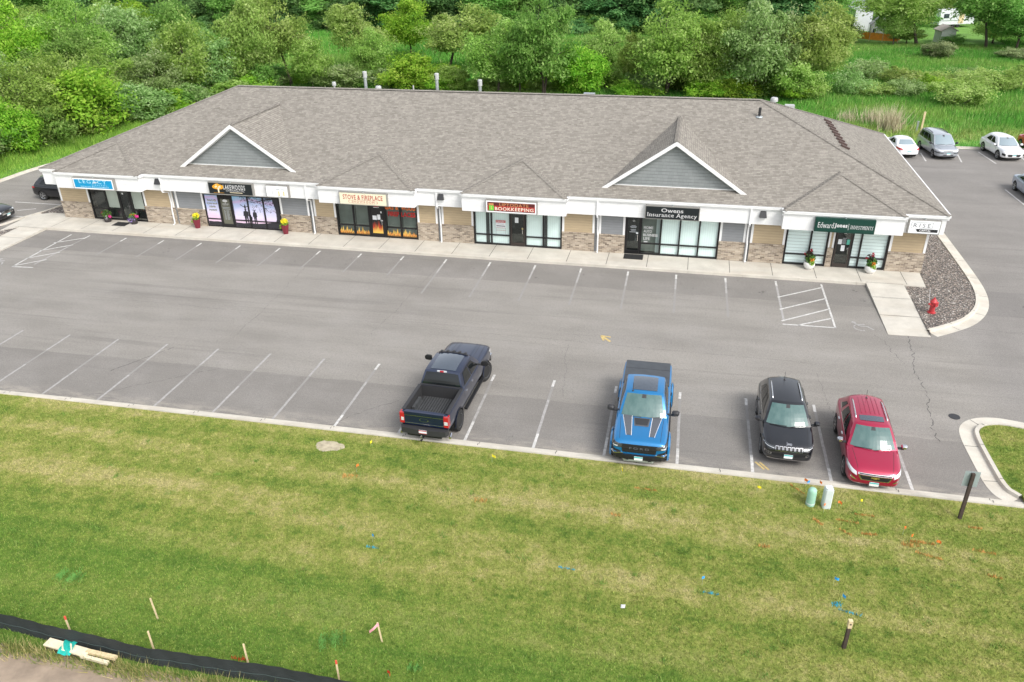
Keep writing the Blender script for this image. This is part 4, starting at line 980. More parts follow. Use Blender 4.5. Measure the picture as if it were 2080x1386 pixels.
mb = MB(); mb.text('LEGACY', -1.08, 1.05, .43, .66, Y, 'letter_paleblue', serif=True, bold=.0, spacing=1.35); mb.text('CAPITAL', -.1, 1.05, .29, .37, Y, 'letter_paleblue', spacing=1.5); mb.text('WEALTH MANAGEMENT', -1.0, 1.15, .16, .24, Y, 'letter_paleblue', bold=.015, spacing=1.3)
mb.plate([(-.02, .42), (.08, .52), (.2, .56), (.34, .55), (.42, .50), (.36, .49), (.30, .52), (.22, .50), (.14, .44), (.1, .46)], Y - .003, Y - .001, 'letter_white'); mb.build('lettering', s)
s, w = sign(12.24, 15.38, 'black sign with orange tree emblem and white LAKEWOODS lettering above the mural', 0, 'sign_black')
mb = MB(); mb.text('LAKEWOODS', -.48, 1.06, .35, .67, Y, 'letter_white', bold=.012, spacing=1.2); mb.text('CHIROPRACTIC', -.32, .98, .22, .33, Y, 'letter_white', spacing=1.15); mb.box(-.05, .82, Y - .002, Y, .14, .175, 'logo_cream'); mb.build('lettering', s)
mb = MB(); blob_tree(mb, -.85, .12, .78, .56, 'logo_orange', 'logo_cream', Y, 4); mb.box(-1.22, -.48, Y - .002, Y, .10, .118, 'logo_orange'); mb.box(-.90, -.80, Y - .006, Y - .004, .12, .45, 'logo_cream'); mb.build('emblem', s)
s, w = sign(16.30, 17.86, 'small white sign with faint gold figures, right of the black tree sign', 0, 'sign_white')
mb = MB()
M('faint_gold', (.62, .55, .28), .6); M('faint_grey', (.60, .61, .62), .6)
for cx in (.12, .45):
    for t in range(3): mb.plate([(cx - .05, .12 + .1 * t), (cx + .03, .10 + .1 * t), (cx + .07, .2 + .1 * t), (cx - .02, .24 + .1 * t)], Y - .001 * t, Y - .001 * t + .0008, 'faint_gold')
for a, b in ((-.02, .22), (.30, .58)): mb.box(a, b, Y - .002, Y, .51, .55, 'ink_grey')
for a, b in ((.05, .14), (.20, .32)): mb.box(a, b, Y - .002, Y, .09, .12, 'ink_grey')
mb.plate([(-.38, .2), (-.28, .22), (-.26, .42), (-.33, .46)], Y, Y + .001, 'faint_grey'); mb.box(-.62, -.1, Y - .002, Y, .62, .64, 'faint_grey'); mb.build('lettering', s)
s, w = sign(21.55, 24.68, 'cream sign with red STOVE & FIREPLACE lettering above the flame windows', 1, 'sign_cream')
mb = MB()
mb.text('STOVE & FIREPLACE', -1.30, 1.30, .345, .645, Y, 'letter_red', bold=.012, spacing=1.12)
prev = None
for k in range(28):
    a0, a1 = 2 * PI * k / 28, 2 * PI * (k + 1) / 28; f = lambda a, e: ((1.0 + e) * (.92 * max(-1, min(1, 1.25 * math.cos(a)))), .215 + (.105 + e * .5) * math.sin(a))
    p, q = f(a0, 0), f(a1, 0); p2, q2 = f(a0, .025), f(a1, .025); mb.face([(p[0], Y, p[1]), (q[0], Y, q[1]), (q2[0], Y, q2[1]), (p2[0], Y, p2[1])][::-1], 'letter_red')
mb.text('SHOWROOM', -.74, .74, .155, .275, Y, 'letter_red', spacing=1.4); mb.plate([(.10, .67), (.14, .67), (.125, .72)], Y, Y + .001, 'letter_red') ; mb.build('lettering', s)
s, w = sign(30.89, 34.02, 'red and black UPTODATE BOOKKEEPING sign with green cash emblem in white border', 1, 'rent_red', 'sign_case', border='sign_white')
mb = MB()
M('sign_redblack', (.09, .015, .015), .4)
mb.box(-1.43, 1.43, -.2585, -.2565, .46, .665, 'sign_redblack'); mb.box(-1.43, 1.43, -.2585, -.2565, .125, .17, 'sign_redblack')
mb.text('UPTODATE', -.70, 1.06, .43, .63, Y, 'letter_tan', bold=.012, spacing=1.12); mb.text('BOOKKEEPING', -.98, 1.36, .18, .39, Y, 'letter_cream', bold=.012, spacing=1.12); mb.build('lettering', s)
mb = MB(); mb.box(-1.34, -1.05, Y - .004, Y, .16, .46, 'cash_green'); mb.box(-1.36, -1.06, Y - .006, Y - .001, .47, .60, 'letter_tan'); mb.text('$', -1.24, -1.15, .20, .42, Y - .008, 'flame_yellow'); mb.build('emblem', s)
s, w = sign(40.28, 43.37, 'black sign with white serif Owens Insurance Agency lettering', 0, 'sign_black')
mb = MB(); mb.text('Owens', -.62, .62, .44, .67, Y, 'letter_white', serif=True, bold=.005); mb.text('Insurance Agency', -1.42, 1.40, .09, .39, Y, 'letter_white', serif=True, spacing=1.1); mb.build('lettering', s)
s, w = sign(49.57, 52.68, 'dark green sign with white EdwardJones INVESTMENTS lettering', 1, 'sign_green', 'sign_green')
mb = MB(); mb.text('Edward', -1.40, -.56, .24, .55, Y, 'letter_white', serif=True, spacing=1.1); mb.text('Jones', -.53, .13, .24, .54, Y, 'letter_white', bold=.035, spacing=1.12); mb.box(.18, .20, Y - .002, Y, .18, .54, 'letter_white'); mb.text('INVESTMENTS', .28, 1.46, .25, .45, Y, 'letter_white', serif=True, shear=.18, spacing=1.15); mb.build('lettering', s)
s, w = sign(54.46, 56.08, 'small white sign reading RISE CAPITAL at the right end of the fascia', 0, 'sign_white')
M('ink_dark', (.13, .14, .15), .6)
mb = MB(); mb.text('RISE', -.56, .30, .38, .60, Y, 'ink_dark', bold=.004, spacing=1.5)
for a, b, c, d in ((-.68, .40, .655, .67), (-.68, -.665, .34, .67), (.39, .405, .34, .67), (-.25, .40, .335, .348), (-.68, -.58, .335, .348)): mb.box(a, b, Y - .002, Y, c, d, 'ink_dark')
mb.plate([(-.46, .36), (-.44, .36), (-.28, .12), (.70, .12), (.70, .29), (-.32, .29)], Y, Y + .001, 'letter_black') if False else mb.plate([(-.32, .12), (.70, .12), (.70, .29), (-.40, .29)], Y, Y + .001, 'letter_black')
mb.face([(-.50, Y, .38), (-.32, Y, .12), (-.305, Y, .12), (-.485, Y, .38)], 'ink_grey'); mb.text('CAPITAL', -.22, .36, .15, .26, Y - .004, 'letter_white', bold=.03); mb.build('lettering', s)
# ------------------------------------------------------------------ vehicles (local frame: +x forward, +y left)
def eval_mesh(o):
    dg = bpy.context.evaluated_depsgraph_get(); dg.update()
    return bpy.data.meshes.new_from_object(o.evaluated_get(dg))
def loft_body(stations, cr, paintm):
    vs = []; fs = []; n = None
    for (x, hw, zb, zs, zt, ti) in stations:
        h = zs - zb
        half = [(0, zb), (.72 * hw, zb), (.94 * hw, zb + .05), (hw * .995, zb + .22 * h), (hw, zb + .60 * h), (hw * .985, zs - .04), (hw * .955, zs), (hw * ti, zt), (hw * .5 * ti, zt + cr * .8), (0, zt + cr)]
        ring = [(x, -y, z) for y, z in half] + [(x, y, z) for y, z in half[-2:0:-1]]
        n = len(ring); vs += ring
    for i in range(len(stations) - 1):
        for j in range(n):
            k = (j + 1) % n; fs.append((i * n + j, i * n + k, (i + 1) * n + k, (i + 1) * n + j))
    L = (len(stations) - 1) * n
    m = n // 2
    for base, rev in ((0, False), (L, True)):                 # caps as quads between mirrored points
        for j in range(m):
            a, b = base + j, base + j + 1; c, d = base + (n - j - 1) % n, base + (n - j) % n
            q = [a, b, c, d] if j else [a, b, c]
            q = [base + j, base + j + 1, base + (n - j - 1) % n, base + (n - j) % n]
            q2 = []
            for t in q:
                if t not in q2: q2.append(t)
            if len(q2) > 2: fs.append(tuple(q2 if not rev else q2[::-1]))
    me = bpy.data.meshes.new('body'); me.from_pydata(vs, [], fs)
    bm = bmesh.new(); bm.from_mesh(me); bmesh.ops.recalc_face_normals(bm, faces=bm.faces); bm.to_mesh(me); bm.free()
    me.materials.append(MATS[paintm])
    return me
def cyl_mesh(r, y0, y1, x, z, seg=36):
    bm = bmesh.new(); bmesh.ops.create_cone(bm, cap_ends=True, segments=seg, radius1=r, radius2=r, depth=abs(y1 - y0), matrix=Matrix.Translation((x, (y0 + y1) / 2, z)) @ Matrix.Rotation(PI / 2, 4, 'X'))
    me = bpy.data.meshes.new('cutter'); bm.to_mesh(me); bm.free(); return me
def box_mesh(x0, x1, y0, y1, z0, z1):
    mb = MB(); mb.box(x0, x1, y0, y1, z0, z1, 'black'); me = bpy.data.meshes.new('cutter'); me.from_pydata(mb.v, [], mb.f); return me
def cut(me, cutters, sub=2):
    o = bpy.data.objects.new('work', me); C.objects.link(o)
    if sub: s = o.modifiers.new('s', 'SUBSURF'); s.levels = s.render_levels = sub
    cs = []
    for c in cutters:
        co = bpy.data.objects.new('cutter', c); C.objects.link(co); cs.append(co)
        b = o.modifiers.new('b', 'BOOLEAN'); b.object = co; b.operation = 'DIFFERENCE'; b.solver = 'EXACT'
    r = eval_mesh(o)
    for x in cs + [o]: bpy.data.objects.remove(x)
    return r
def patch_pts(bvh, quad, d, nu, nv, off):
    q = [Vector(p) for p in quad]; d = Vector(d).normalized(); G = []
    for i in range(nu + 1):
        row = []
        for j in range(nv + 1):
            a, b = i / nu, j / nv
            p = q[0].lerp(q[1], a).lerp(q[3].lerp(q[2], a), b)
            h, nrm, _, _ = bvh.ray_cast(p - d * 3.5, d)
            if h is None: row.append(None)
            else: row.append(h + (nrm if nrm.dot(d) < 0 else -nrm) * off)
        G.append(row)
    return G
def cast(mb, bvh, quad, d, m, nu=6, nv=3, off=.007):
    G = patch_pts(bvh, quad, d, nu, nv, off)
    for i in range(nu):
        for j in range(nv):
            f = [G[i][j], G[i + 1][j], G[i + 1][j + 1], G[i][j + 1]]
            if all(p is not None for p in f) and max((f[k] - f[k - 1]).length for k in range(4)) < .6:
                nn = (f[1] - f[0]).cross(f[2] - f[0])
                mb.face(f if nn.dot(Vector(d)) < 0 else f[::-1], m)
class Cabin:
    """glasshouse: four curved sides and a roof, with window panels set on them by parameter"""
    def __init__(s, wb, rf, rr, rb, hb, hr, zb, zr, sweep=.16, hb2=None, hr2=None, zb2=None, bow=.03, rsweep=.08, crown=.045):
        s.wb, s.rf, s.rr, s.rb, s.hb, s.hr, s.zb, s.zr, s.sw, s.bow, s.rs, s.cr = wb, rf, rr, rb, hb, hr, zb, zr, sweep, bow, rsweep, crown
        s.hb2 = hb2 or hb; s.hr2 = hr2 or hr; s.zb2 = zb2 or zb
    def wind(s, a, b):                                         # a in -1..1 across, b up
        p = Vector((s.wb - s.sw * a * a, a * s.hb, s.zb)); q = Vector((s.rf - s.sw * .6 * a * a, a * s.hr, s.zr - s.cr * a * a))
        return p.lerp(q, b) + Vector((s.bow * 4 * b * (1 - b) * .6, 0, s.bow * 4 * b * (1 - b)))
    def rear(s, a, b):
        p = Vector((s.rb + s.rs * a * a, a * s.hb2, s.zb2)); q = Vector((s.rr + s.rs * a * a, a * s.hr2, s.zr - s.cr * a * a - .01))
        return p.lerp(q, b) + Vector((-s.bow * 3 * b * (1 - b), 0, s.bow * 2 * b * (1 - b)))
    def roof(s, c, a):
        p = s.wind(a, 1); q = s.rear(a, 1); r = p.lerp(q, c); r.z += .05 * 4 * c * (1 - c) * (1 - a * a * .6); return r
    def side(s, d, b, sg):
        p0, p1 = s.wind(sg, 0), s.rear(sg, 0); q0, q1 = s.wind(sg, 1), s.rear(sg, 1)
        lo = p0.lerp(p1, d); hi = q0.lerp(q1, d); hi.z += .05 * 4 * d * (1 - d) * .4
        lo.y += sg * .03 * 4 * d * (1 - d)
        fr = s.wind(sg, b) ; re = s.rear(sg, b)
        r = lo.lerp(hi, b); e = max(0, 1 - d * 8); r += (fr - p0.lerp(q0, b)) * e; e2 = max(0, 1 - (1 - d) * 8); r += (re - p1.lerp(q1, b)) * e2
        r.y += sg * .03 * 4 * b * (1 - b) * (1 - e) * (1 - e2)
        return r
    def shell(s, m, roofm=None):
        mb = MB()
        mb.grid(lambda a, b: s.wind(2 * a - 1, b), 12, 6, m); mb.grid(lambda a, b: s.rear(1 - 2 * a, b), 12, 6, m); mb.grid(lambda c, a: s.roof(c, 2 * a - 1), 16, 12, roofm or m)
        for sg in (1, -1): mb.grid(lambda d, b: s.side(d, b, sg) if sg > 0 else s.side(1 - d, b, sg), 16, 6, m)
        return mb
    def panel(s, mb, which, p, m, off=.009, nu=8, nv=5):
        """p: four (u, v) corners of the pane on that side"""
        f = {'w': s.wind, 'r': s.rear, 'L': lambda d, b: s.side(d, b, 1), 'R': lambda d, b: s.side(d, b, -1), 't': s.roof}[which]
        G = []
        for i in range(nu + 1):
            row = []
            for j in range(nv + 1):
                a, b = i / nu, j / nv
                u = (p[0][0] * (1 - a) + p[1][0] * a) * (1 - b) + (p[3][0] * (1 - a) + p[2][0] * a) * b
                v = (p[0][1] * (1 - a) + p[1][1] * a) * (1 - b) + (p[3][1] * (1 - a) + p[2][1] * a) * b
                e = 1e-3; c = f(u, v); n = (f(u + e, v) - c).cross(f(u, v + e) - c).normalized()
                if n.dot(c - Vector(((s.rf + s.rr) / 2, 0, s.zb))) < 0: n = -n
                row.append(c + n * off)
            G.append(row)
        for i in range(nu):
            for j in range(nv):
                q = [G[i][j], G[i + 1][j], G[i + 1][j + 1], G[i][j + 1]]; nn = (q[1] - q[0]).cross(q[2] - q[0])
                mb.face(q if nn.dot(q[0] - Vector(((s.rf + s.rr) / 2, 0, s.zb))) > 0 else q[::-1], m)
WH = {}
def wheel_meshes(R_, w, rimm, spokes, rr):
    key = (R_, w, rimm, spokes, rr)
    if key in WH: return WH[key]
    mb = MB(); h = w / 2
    mb.lathe([(rr, -h * .8), (rr + .03, -h * .98), (R_ - .05, -h), (R_ - .012, -h * .85), (R_, -h * .55), (R_, h * .55), (R_ - .012, h * .85), (R_ - .05, h), (rr + .03, h * .98), (rr, h * .8)], 'rubber', seg=32, axis='Y')
    for k in range(32):                                        # tread blocks
        t = 2 * PI * k / 32; c = Vector((math.cos(t) * (R_ + .002), 0, math.sin(t) * (R_ + .002)))
        for y in (-h * .42, h * .42): mb.obox(c + Vector((0, y, 0)), (-math.sin(t) * .02, 0, math.cos(t) * .02), (0, h * .36, 0), (math.cos(t) * .007, 0, math.sin(t) * .007), 'rubber')
    o = mb.build('wheel', smooth=True, sharp=40); tyre = o.data; bpy.data.objects.remove(o)
    mb = MB(); y = -h * .62                                    # lathe along -y: outer face at -y... both faces
    for s in (-1, 1):
        mb.lathe([(.001, h * .45 * s), (rr * .95, h * .40 * s)], 'matte_black', seg=24, axis='Y')
        mb.lathe([(rr * .90, h * .78 * s), (rr * 1.03, h * .92 * s), (rr * 1.03, h * .6 * s)], rimm, seg=28, axis='Y')
        mb.lathe([(.001, h * .80 * s), (.055, h * .78 * s), (.075, h * .6 * s), (.075, h * .45 * s)], rimm, seg=14, axis='Y')
        for k in range(spokes):
            t = 2 * PI * k / spokes + .2; d = Vector((math.cos(t), 0, math.sin(t))); n = Vector((-math.sin(t), 0, math.cos(t)))
            mb.obox(d * rr * .52 + Vector((0, -h * .66 * s, 0)), d * rr * .46, n * (.028 if spokes > 5 else .04), (0, .018, 0), rimm)
    o = mb.build('rim', smooth=False); rim = o.data; bpy.data.objects.remove(o)
    WH[key] = (tyre, rim); return WH[key]
def make_car(spec):
    S = spec; root = empty(S['name'], S['label'], S['cat'], (S['x'], S['y'], .004), S['rz'], S.get('group'))
    pm = S['paint']; wr = S['wr']; bodym = loft_body(S['st'], S.get('cr', .03), pm)
    cuts = []; arch = S.get('arch', wr + .055)
    for wx in S['ax']:
        for sg in (-1, 1):
            y0 = sg * (S['hw'] + .3); y1 = sg * (S['hw'] - .34); cuts.append(cyl_mesh(arch, min(y0, y1), max(y0, y1), wx, wr))
    if S.get('bed'):
        x0, x1, hy, zf, zt = S['bed']; cuts.append(box_mesh(x0, x1, -hy, hy, zf, zt + .5))
    me = cut(bodym, cuts)
    me.materials.clear(); me.materials.append(MATS[pm]); me.materials.append(MATS['matte_black']); me.materials.append(MATS['dark_plastic'])
    for p in me.polygons:
        c = p.center; p.material_index = 0
        for wx in S['ax']:
            if math.hypot(c.x - wx, c.z - wr) < arch + .004 and abs(c.y) < S['hw'] + .02: p.material_index = 1
        if c.z < S.get('clad', .30): p.material_index = 2
        if S.get('bed') and S['bed'][0] - .01 < c.x < S['bed'][1] + .01 and abs(c.y) <= S['bed'][2] + .004 and c.z < S['bed'][4] + .02 and c.z > S['bed'][3] - .01 and (abs(p.normal.z) < .5 or c.z < S['bed'][3] + .02): p.material_index = 1
        p.use_smooth = True
    me.set_sharp_from_angle(angle=R(38))
    me.name = 'body'; body = link('body', me, root)
    bvh = BVHTree.FromPolygons([v.co for v in me.vertices], [list(p.vertices) for p in me.polygons])
    cab = S['cab']
    mb = cab.shell(pm, S.get('roofm')); cabin = mb.build('cabin', root, smooth=True, merge=True, sharp=50)
    cbvh = BVHTree.FromPolygons([v.co for v in cabin.data.vertices], [list(p.vertices) for p in cabin.data.polygons])
    mb = MB(); k = S.get('wk', .90); cab.panel(mb, 'w', [(-k, .05), (k, .05), (k * .98, .93), (-k * .98, .93)], S.get('wglass', 'windscreen'), nu=12); mb.build('windshield', root, smooth=True); mb = MB(); cab.panel(mb, 'w', [(-.11, .78), (.11, .78), (.10, .925), (-.10, .925)], 'dark_plastic', .013, 3, 2); mb.build('mirror_mount', root)
    if S.get('rearglass', True):
        z = S.get('rg', (.86, .15, .90)); mb = MB(); cab.panel(mb, 'r', [(-z[0], z[1]), (z[0], z[1]), (z[0] * .95, z[2]), (-z[0] * .95, z[2])], S.get('rglass', 'car_glass')); mb.build('rear_window', root, smooth=True)
    for w in S['sw']:
        for sd in 'LR':
            mb = MB(); cab.panel(mb, sd, w, 'car_glass'); mb.build('side_window', root, smooth=True)
            if S.get('trimw'):
                mb = MB(); cab.panel(mb, sd, [(w[0][0], w[0][1] - .06), (w[1][0], w[1][1] - .06), (w[1][0], w[1][1] - .01), (w[0][0], w[0][1] - .01)], 'chrome', off=.012, nv=1); mb.build('window_trim', root)
    tyre, rim = wheel_meshes(wr, S.get('tw', .24), S['rim'], S.get('spokes', 5), S.get('rr', wr * .66))
    for i, wx in enumerate(S['ax']):
        for sg in (-1, 1):
            o = link('wheel', tyre, root, (wx, sg * (S['hw'] - S.get('tw', .24) / 2 + S.get('poke', .0)), wr))
            if i == 0 and S.get('steer'): o.rotation_euler = (0, 0, S['steer'])
            link('rim', rim, o)
    F = S['L'] / 2
    def part(name, items, smooth=False, parent=None):
        mb = MB()
        for it in items: it(mb)
        return mb.build(name, parent or root, smooth=smooth)
    fr = lambda quad, m, nu=6, nv=3, off=.008: (lambda mb: cast(mb, bvh, [(0, y, z) for y, z in quad], (-1, 0, 0), m, nu, nv, off))
    re = lambda quad, m, nu=6, nv=3, off=.008: (lambda mb: cast(mb, bvh, [(0, y, z) for y, z in quad], (1, 0, 0), m, nu, nv, off))
    tp = lambda quad, m, nu=6, nv=6, off=.006: (lambda mb: cast(mb, bvh, [(x, y, 0) for x, y in quad], (0, 0, -1), m, nu, nv, off))
    sd = lambda quad, m, s, nu=6, nv=2, off=.006, b=None: (lambda mb: cast(mb, b or bvh, [(x, 0, z) for x, z in quad], (0, -s, 0), m, nu, nv, off))
    mir = lambda q: [(-y, z) for y, z in q]
    for q in S.get('hl', []):
        for qq in (q[0], mir(q[0])): part('headlight', [fr(qq, q[1], 8, 4, .012)] + ([fr([(a * (1 if qq is q[0] else 1), b) for a, b in (q[2] if qq is q[0] else mir(q[2]))], 'lamp_clear', 6, 2, .016)] if len(q) > 2 else []))
    for q in S.get('tl', []):
        for qq in (q[0], mir(q[0])): part('taillight', [re(qq, q[1], 6, 5, .014)] + ([re(q[2] if qq is q[0] else mir(q[2]), 'lamp_clear', 4, 2, .02)] if len(q) > 2 else []))
    for q in S.get('front', []): part(q[0], [fr(x[0], x[1], x[2] if len(x) > 2 else 10, 3, x[3] if len(x) > 3 else .008) for x in q[1]])
    for q in S.get('rearp', []): part(q[0], [re(x[0], x[1], x[2] if len(x) > 2 else 10, 3, x[3] if len(x) > 3 else .008) for x in q[1]])
    for q in S.get('topp', []): part(q[0], [tp(x[0], x[1], x[2] if len(x) > 2 else 8, 8, x[3] if len(x) > 3 else .006) for x in q[1]])
    # panel gaps on doors and hood, door handles
    for s in (1, -1):
        it = []
        for x0, x1 in S.get('gaps', []): it.append(sd([(x0 - .006, .38), (x0 + .006, .38), (x1 + .006, S['belt'] - .03), (x1 - .006, S['belt'] - .03)], 'matte_black', s, 1, 8, .003))
        if it: part('door_seam', it)
        for x in S.get('handles', []): part('door_handle', [(lambda mb, x=x: (lambda h: mb.obox(h, (.09, 0, 0), (0, .018, 0), (0, 0, .018), S.get('hm', pm)) if h else None)((lambda r: r[0] + Vector((0, s * .02, 0)) if r[0] is not None else None)(bvh.ray_cast(Vector((x, s * 3, S['belt'] - .12)), Vector((0, -s, 0))))))])
        mx, mz, ml = S['mirror']; y = s * (S['cab'].hb + .02)
        mb = MB(); yo = s * (S['hw'] + ml)
        mb.obox((mx, (y + yo) / 2, mz - .02), (.045, 0, 0), (0, abs(yo - y) / 2, 0), (0, 0, .03), 'dark_plastic')
        prof = [(-.09, -.07), (-.05, -.10), (.07, -.09), (.10, -.03), (.10, .05), (.05, .10), (-.07, .09), (-.10, .03)]
        sc = S.get('msc', 1.0); vs = []
        for dx, k in ((.10, .55), (.05, .92), (-.05, 1.0), (-.055, .9)): vs += [(mx + dx, yo + s * a * k * sc * 1.05, mz + .06 + b * k * sc * .8) for a, b in prof]
        fs = [[i * 8 + j, i * 8 + (j + 1) % 8, (i + 1) * 8 + (j + 1) % 8, (i + 1) * 8 + j] for i in range(3) for j in range(8)] + [list(range(8))[::-1], list(range(24, 32))]
        mb.mesh(vs, fs, S.get('mm', pm)); mb.build('wing_mirror', root, smooth=True, merge=True, sharp=40)
    it = []
    for x0, y0, x1, y1 in S.get('hoodgap', []):
        for s in (1, -1):
            d = Vector((x1 - x0, (y1 - y0) * s)).normalized(); nn = Vector((-d.y, d.x)) * .006
            it.append(tp([(x0 - nn.x, s * y0 - nn.y), (x0 + nn.x, s * y0 + nn.y), (x1 + nn.x, s * y1 + nn.y), (x1 - nn.x, s * y1 - nn.y)], 'matte_black', 1, 10, .0035))
    if it: part('hood_seam', it)
    mb = MB()                                                  # wipers and cowl
    for a0, a1 in ((-.75, -.05), (.0, .72)):
        p0, p1 = cab.wind(a0, .03), cab.wind(a1, .07 if a0 < 0 else .08); up = Vector((.03, 0, .02))
        mb.tube([p0 + up, p0.lerp(p1, .5) + up * 1.3, p1 + up], .011, 'black', 5)
    mb.build('wiper', root)
    for r in S.get('rails', []):
        for s in (1, -1):
            mb = MB(); c0, c1, a, m, h = r; pts = []
            for k in range(9):
                t = k / 8; p = cab.roof(c0 + (c1 - c0) * t, s * a); pts.append(p + Vector((0, 0, h * min(1, 6 * min(t, 1 - t) + .1))))
            mb.tube(pts, .025, m, 6); mb.build('roof_rail', root, smooth=True)
    for q in S.get('roofp', []):
        mb = MB(); cab.panel(mb, 't', q[1], q[2], off=q[3] if len(q) > 3 else .008, nu=10, nv=10); mb.build(q[0], root, smooth=True)
    if S.get('antenna'):
        c, a = S['antenna']; p = cab.roof(c, a); mb = MB(); mb.lathe([(.045, 0), (.03, .03), (.012, .05), (.001, .055)], 'black', tuple(p), 10); mb.tube([p, p + Vector((-.12, 0, .30))], .008, 'black', 5); mb.build('antenna', root)
    for q in S.get('extra', []): q(root, bvh, cab)
    return root
def plate_at(x, z, s, m='plate_teal', tilt=0):
    def f(root, bvh, cab):
        mb = MB(); d = -1 if s > 0 else 1
        h = bvh.ray_cast(Vector((s * 5, 0, z)), Vector((-s, 0, 0)))[0]; X = (h.x if h else x) + s * .03
        mb.obox((X, 0, z), (.008, 0, 0), (0, .155, 0), (0, 0, .078), 'plate_white'); mb.obox((X + s * .009, 0, z + .05), (.002, 0, 0), (0, .15, 0), (0, 0, .024), m); mb.build('licence_plate', root)
    return f
M('windscreen_base', (.1, .1, .1))
m, nt, p = new_mat('windscreen'); p.inputs['Base Color'].default_value = (.20, .33, .31, 1); p.inputs['Roughness'].default_value = .05; p.inputs['Specular IOR Level'].default_value = .7
f_ = noise(nt, coords(nt, scale=(1, 1.6, 1)), 2.2, 3, .5); lk(nt, ramp(nt, f_, [(.3, (.055, .112, .108)), (.7, (.10, .165, .155))]), p.inputs['Base Color'])  # teal mottling painted in for the sky reflected on the glass
m, nt, p = new_mat('windscreen_cool'); p.inputs['Base Color'].default_value = (.22, .28, .31, 1); p.inputs['Roughness'].default_value = .05; p.inputs['Coat Weight'].default_value = 1
M('car_glass', (.008, .010, .011), .04, spec=.5); M('roof_glass', (.04, .055, .075), .06, coat=1, spec=.9)
paint('paint_navy', (.005, .013, .042), .3); paint('paint_blue', (.004, .165, .40), .40); paint('paint_black', (.006, .007, .010), .2); paint('paint_red', (.36, .006, .045), .4)
paint('paint_white', (.74, .75, .76), .0, .35); paint('paint_silver', (.42, .45, .49), .6, .3); paint('paint_steel', (.36, .41, .50), .6, .3); paint('paint_bright_red', (.50, .012, .03), .2)
M('bed_liner', (.05, .053, .056), .7, var=.25, vscale=6); M('tonneau', (.055, .062, .07), .55, var=.15, vscale=3); M('stripe_grey', (.085, .092, .105), .5)

def pickup_stations(L, hw, ch, hood, bed, ti=.90):
    F = L / 2
    return [(F - .02, hw * .80, ch + .12, ch + .42, ch + .50, .9), (F - .05, hw * .90, ch + .04, hood - .20, hood - .12, .9), (F - .14, hw * .95, ch, hood - .12, hood - .03, .9), (F - .5, hw * .985, ch, hood - .06, hood + .01, .86), (F - 1.0, hw * .99, ch, hood - .03, hood + .04, .86), (F - 1.75, hw * .985, ch, hood + .0, hood + .07, .87), (F - 1.95, hw * .985, ch, hood + .02, hood + .06, .90), (0, hw * .985, ch, hood + .04, hood + .07, .9), (-.9, hw * .985, ch, bed - .05, bed - .005, .93), (-1.3, hw * .99, ch, bed - .04, bed, .94), (-F + .9, hw * .995, ch + .04, bed - .04, bed, .94), (-F + .25, hw * .98, ch + .12, bed - .04, bed, .94), (-F + .1, hw * .97, ch + .16, bed - .04, bed - .002, .94), (-F + .085, hw * .96, ch + .18, bed - .06, bed - .03, .94)]
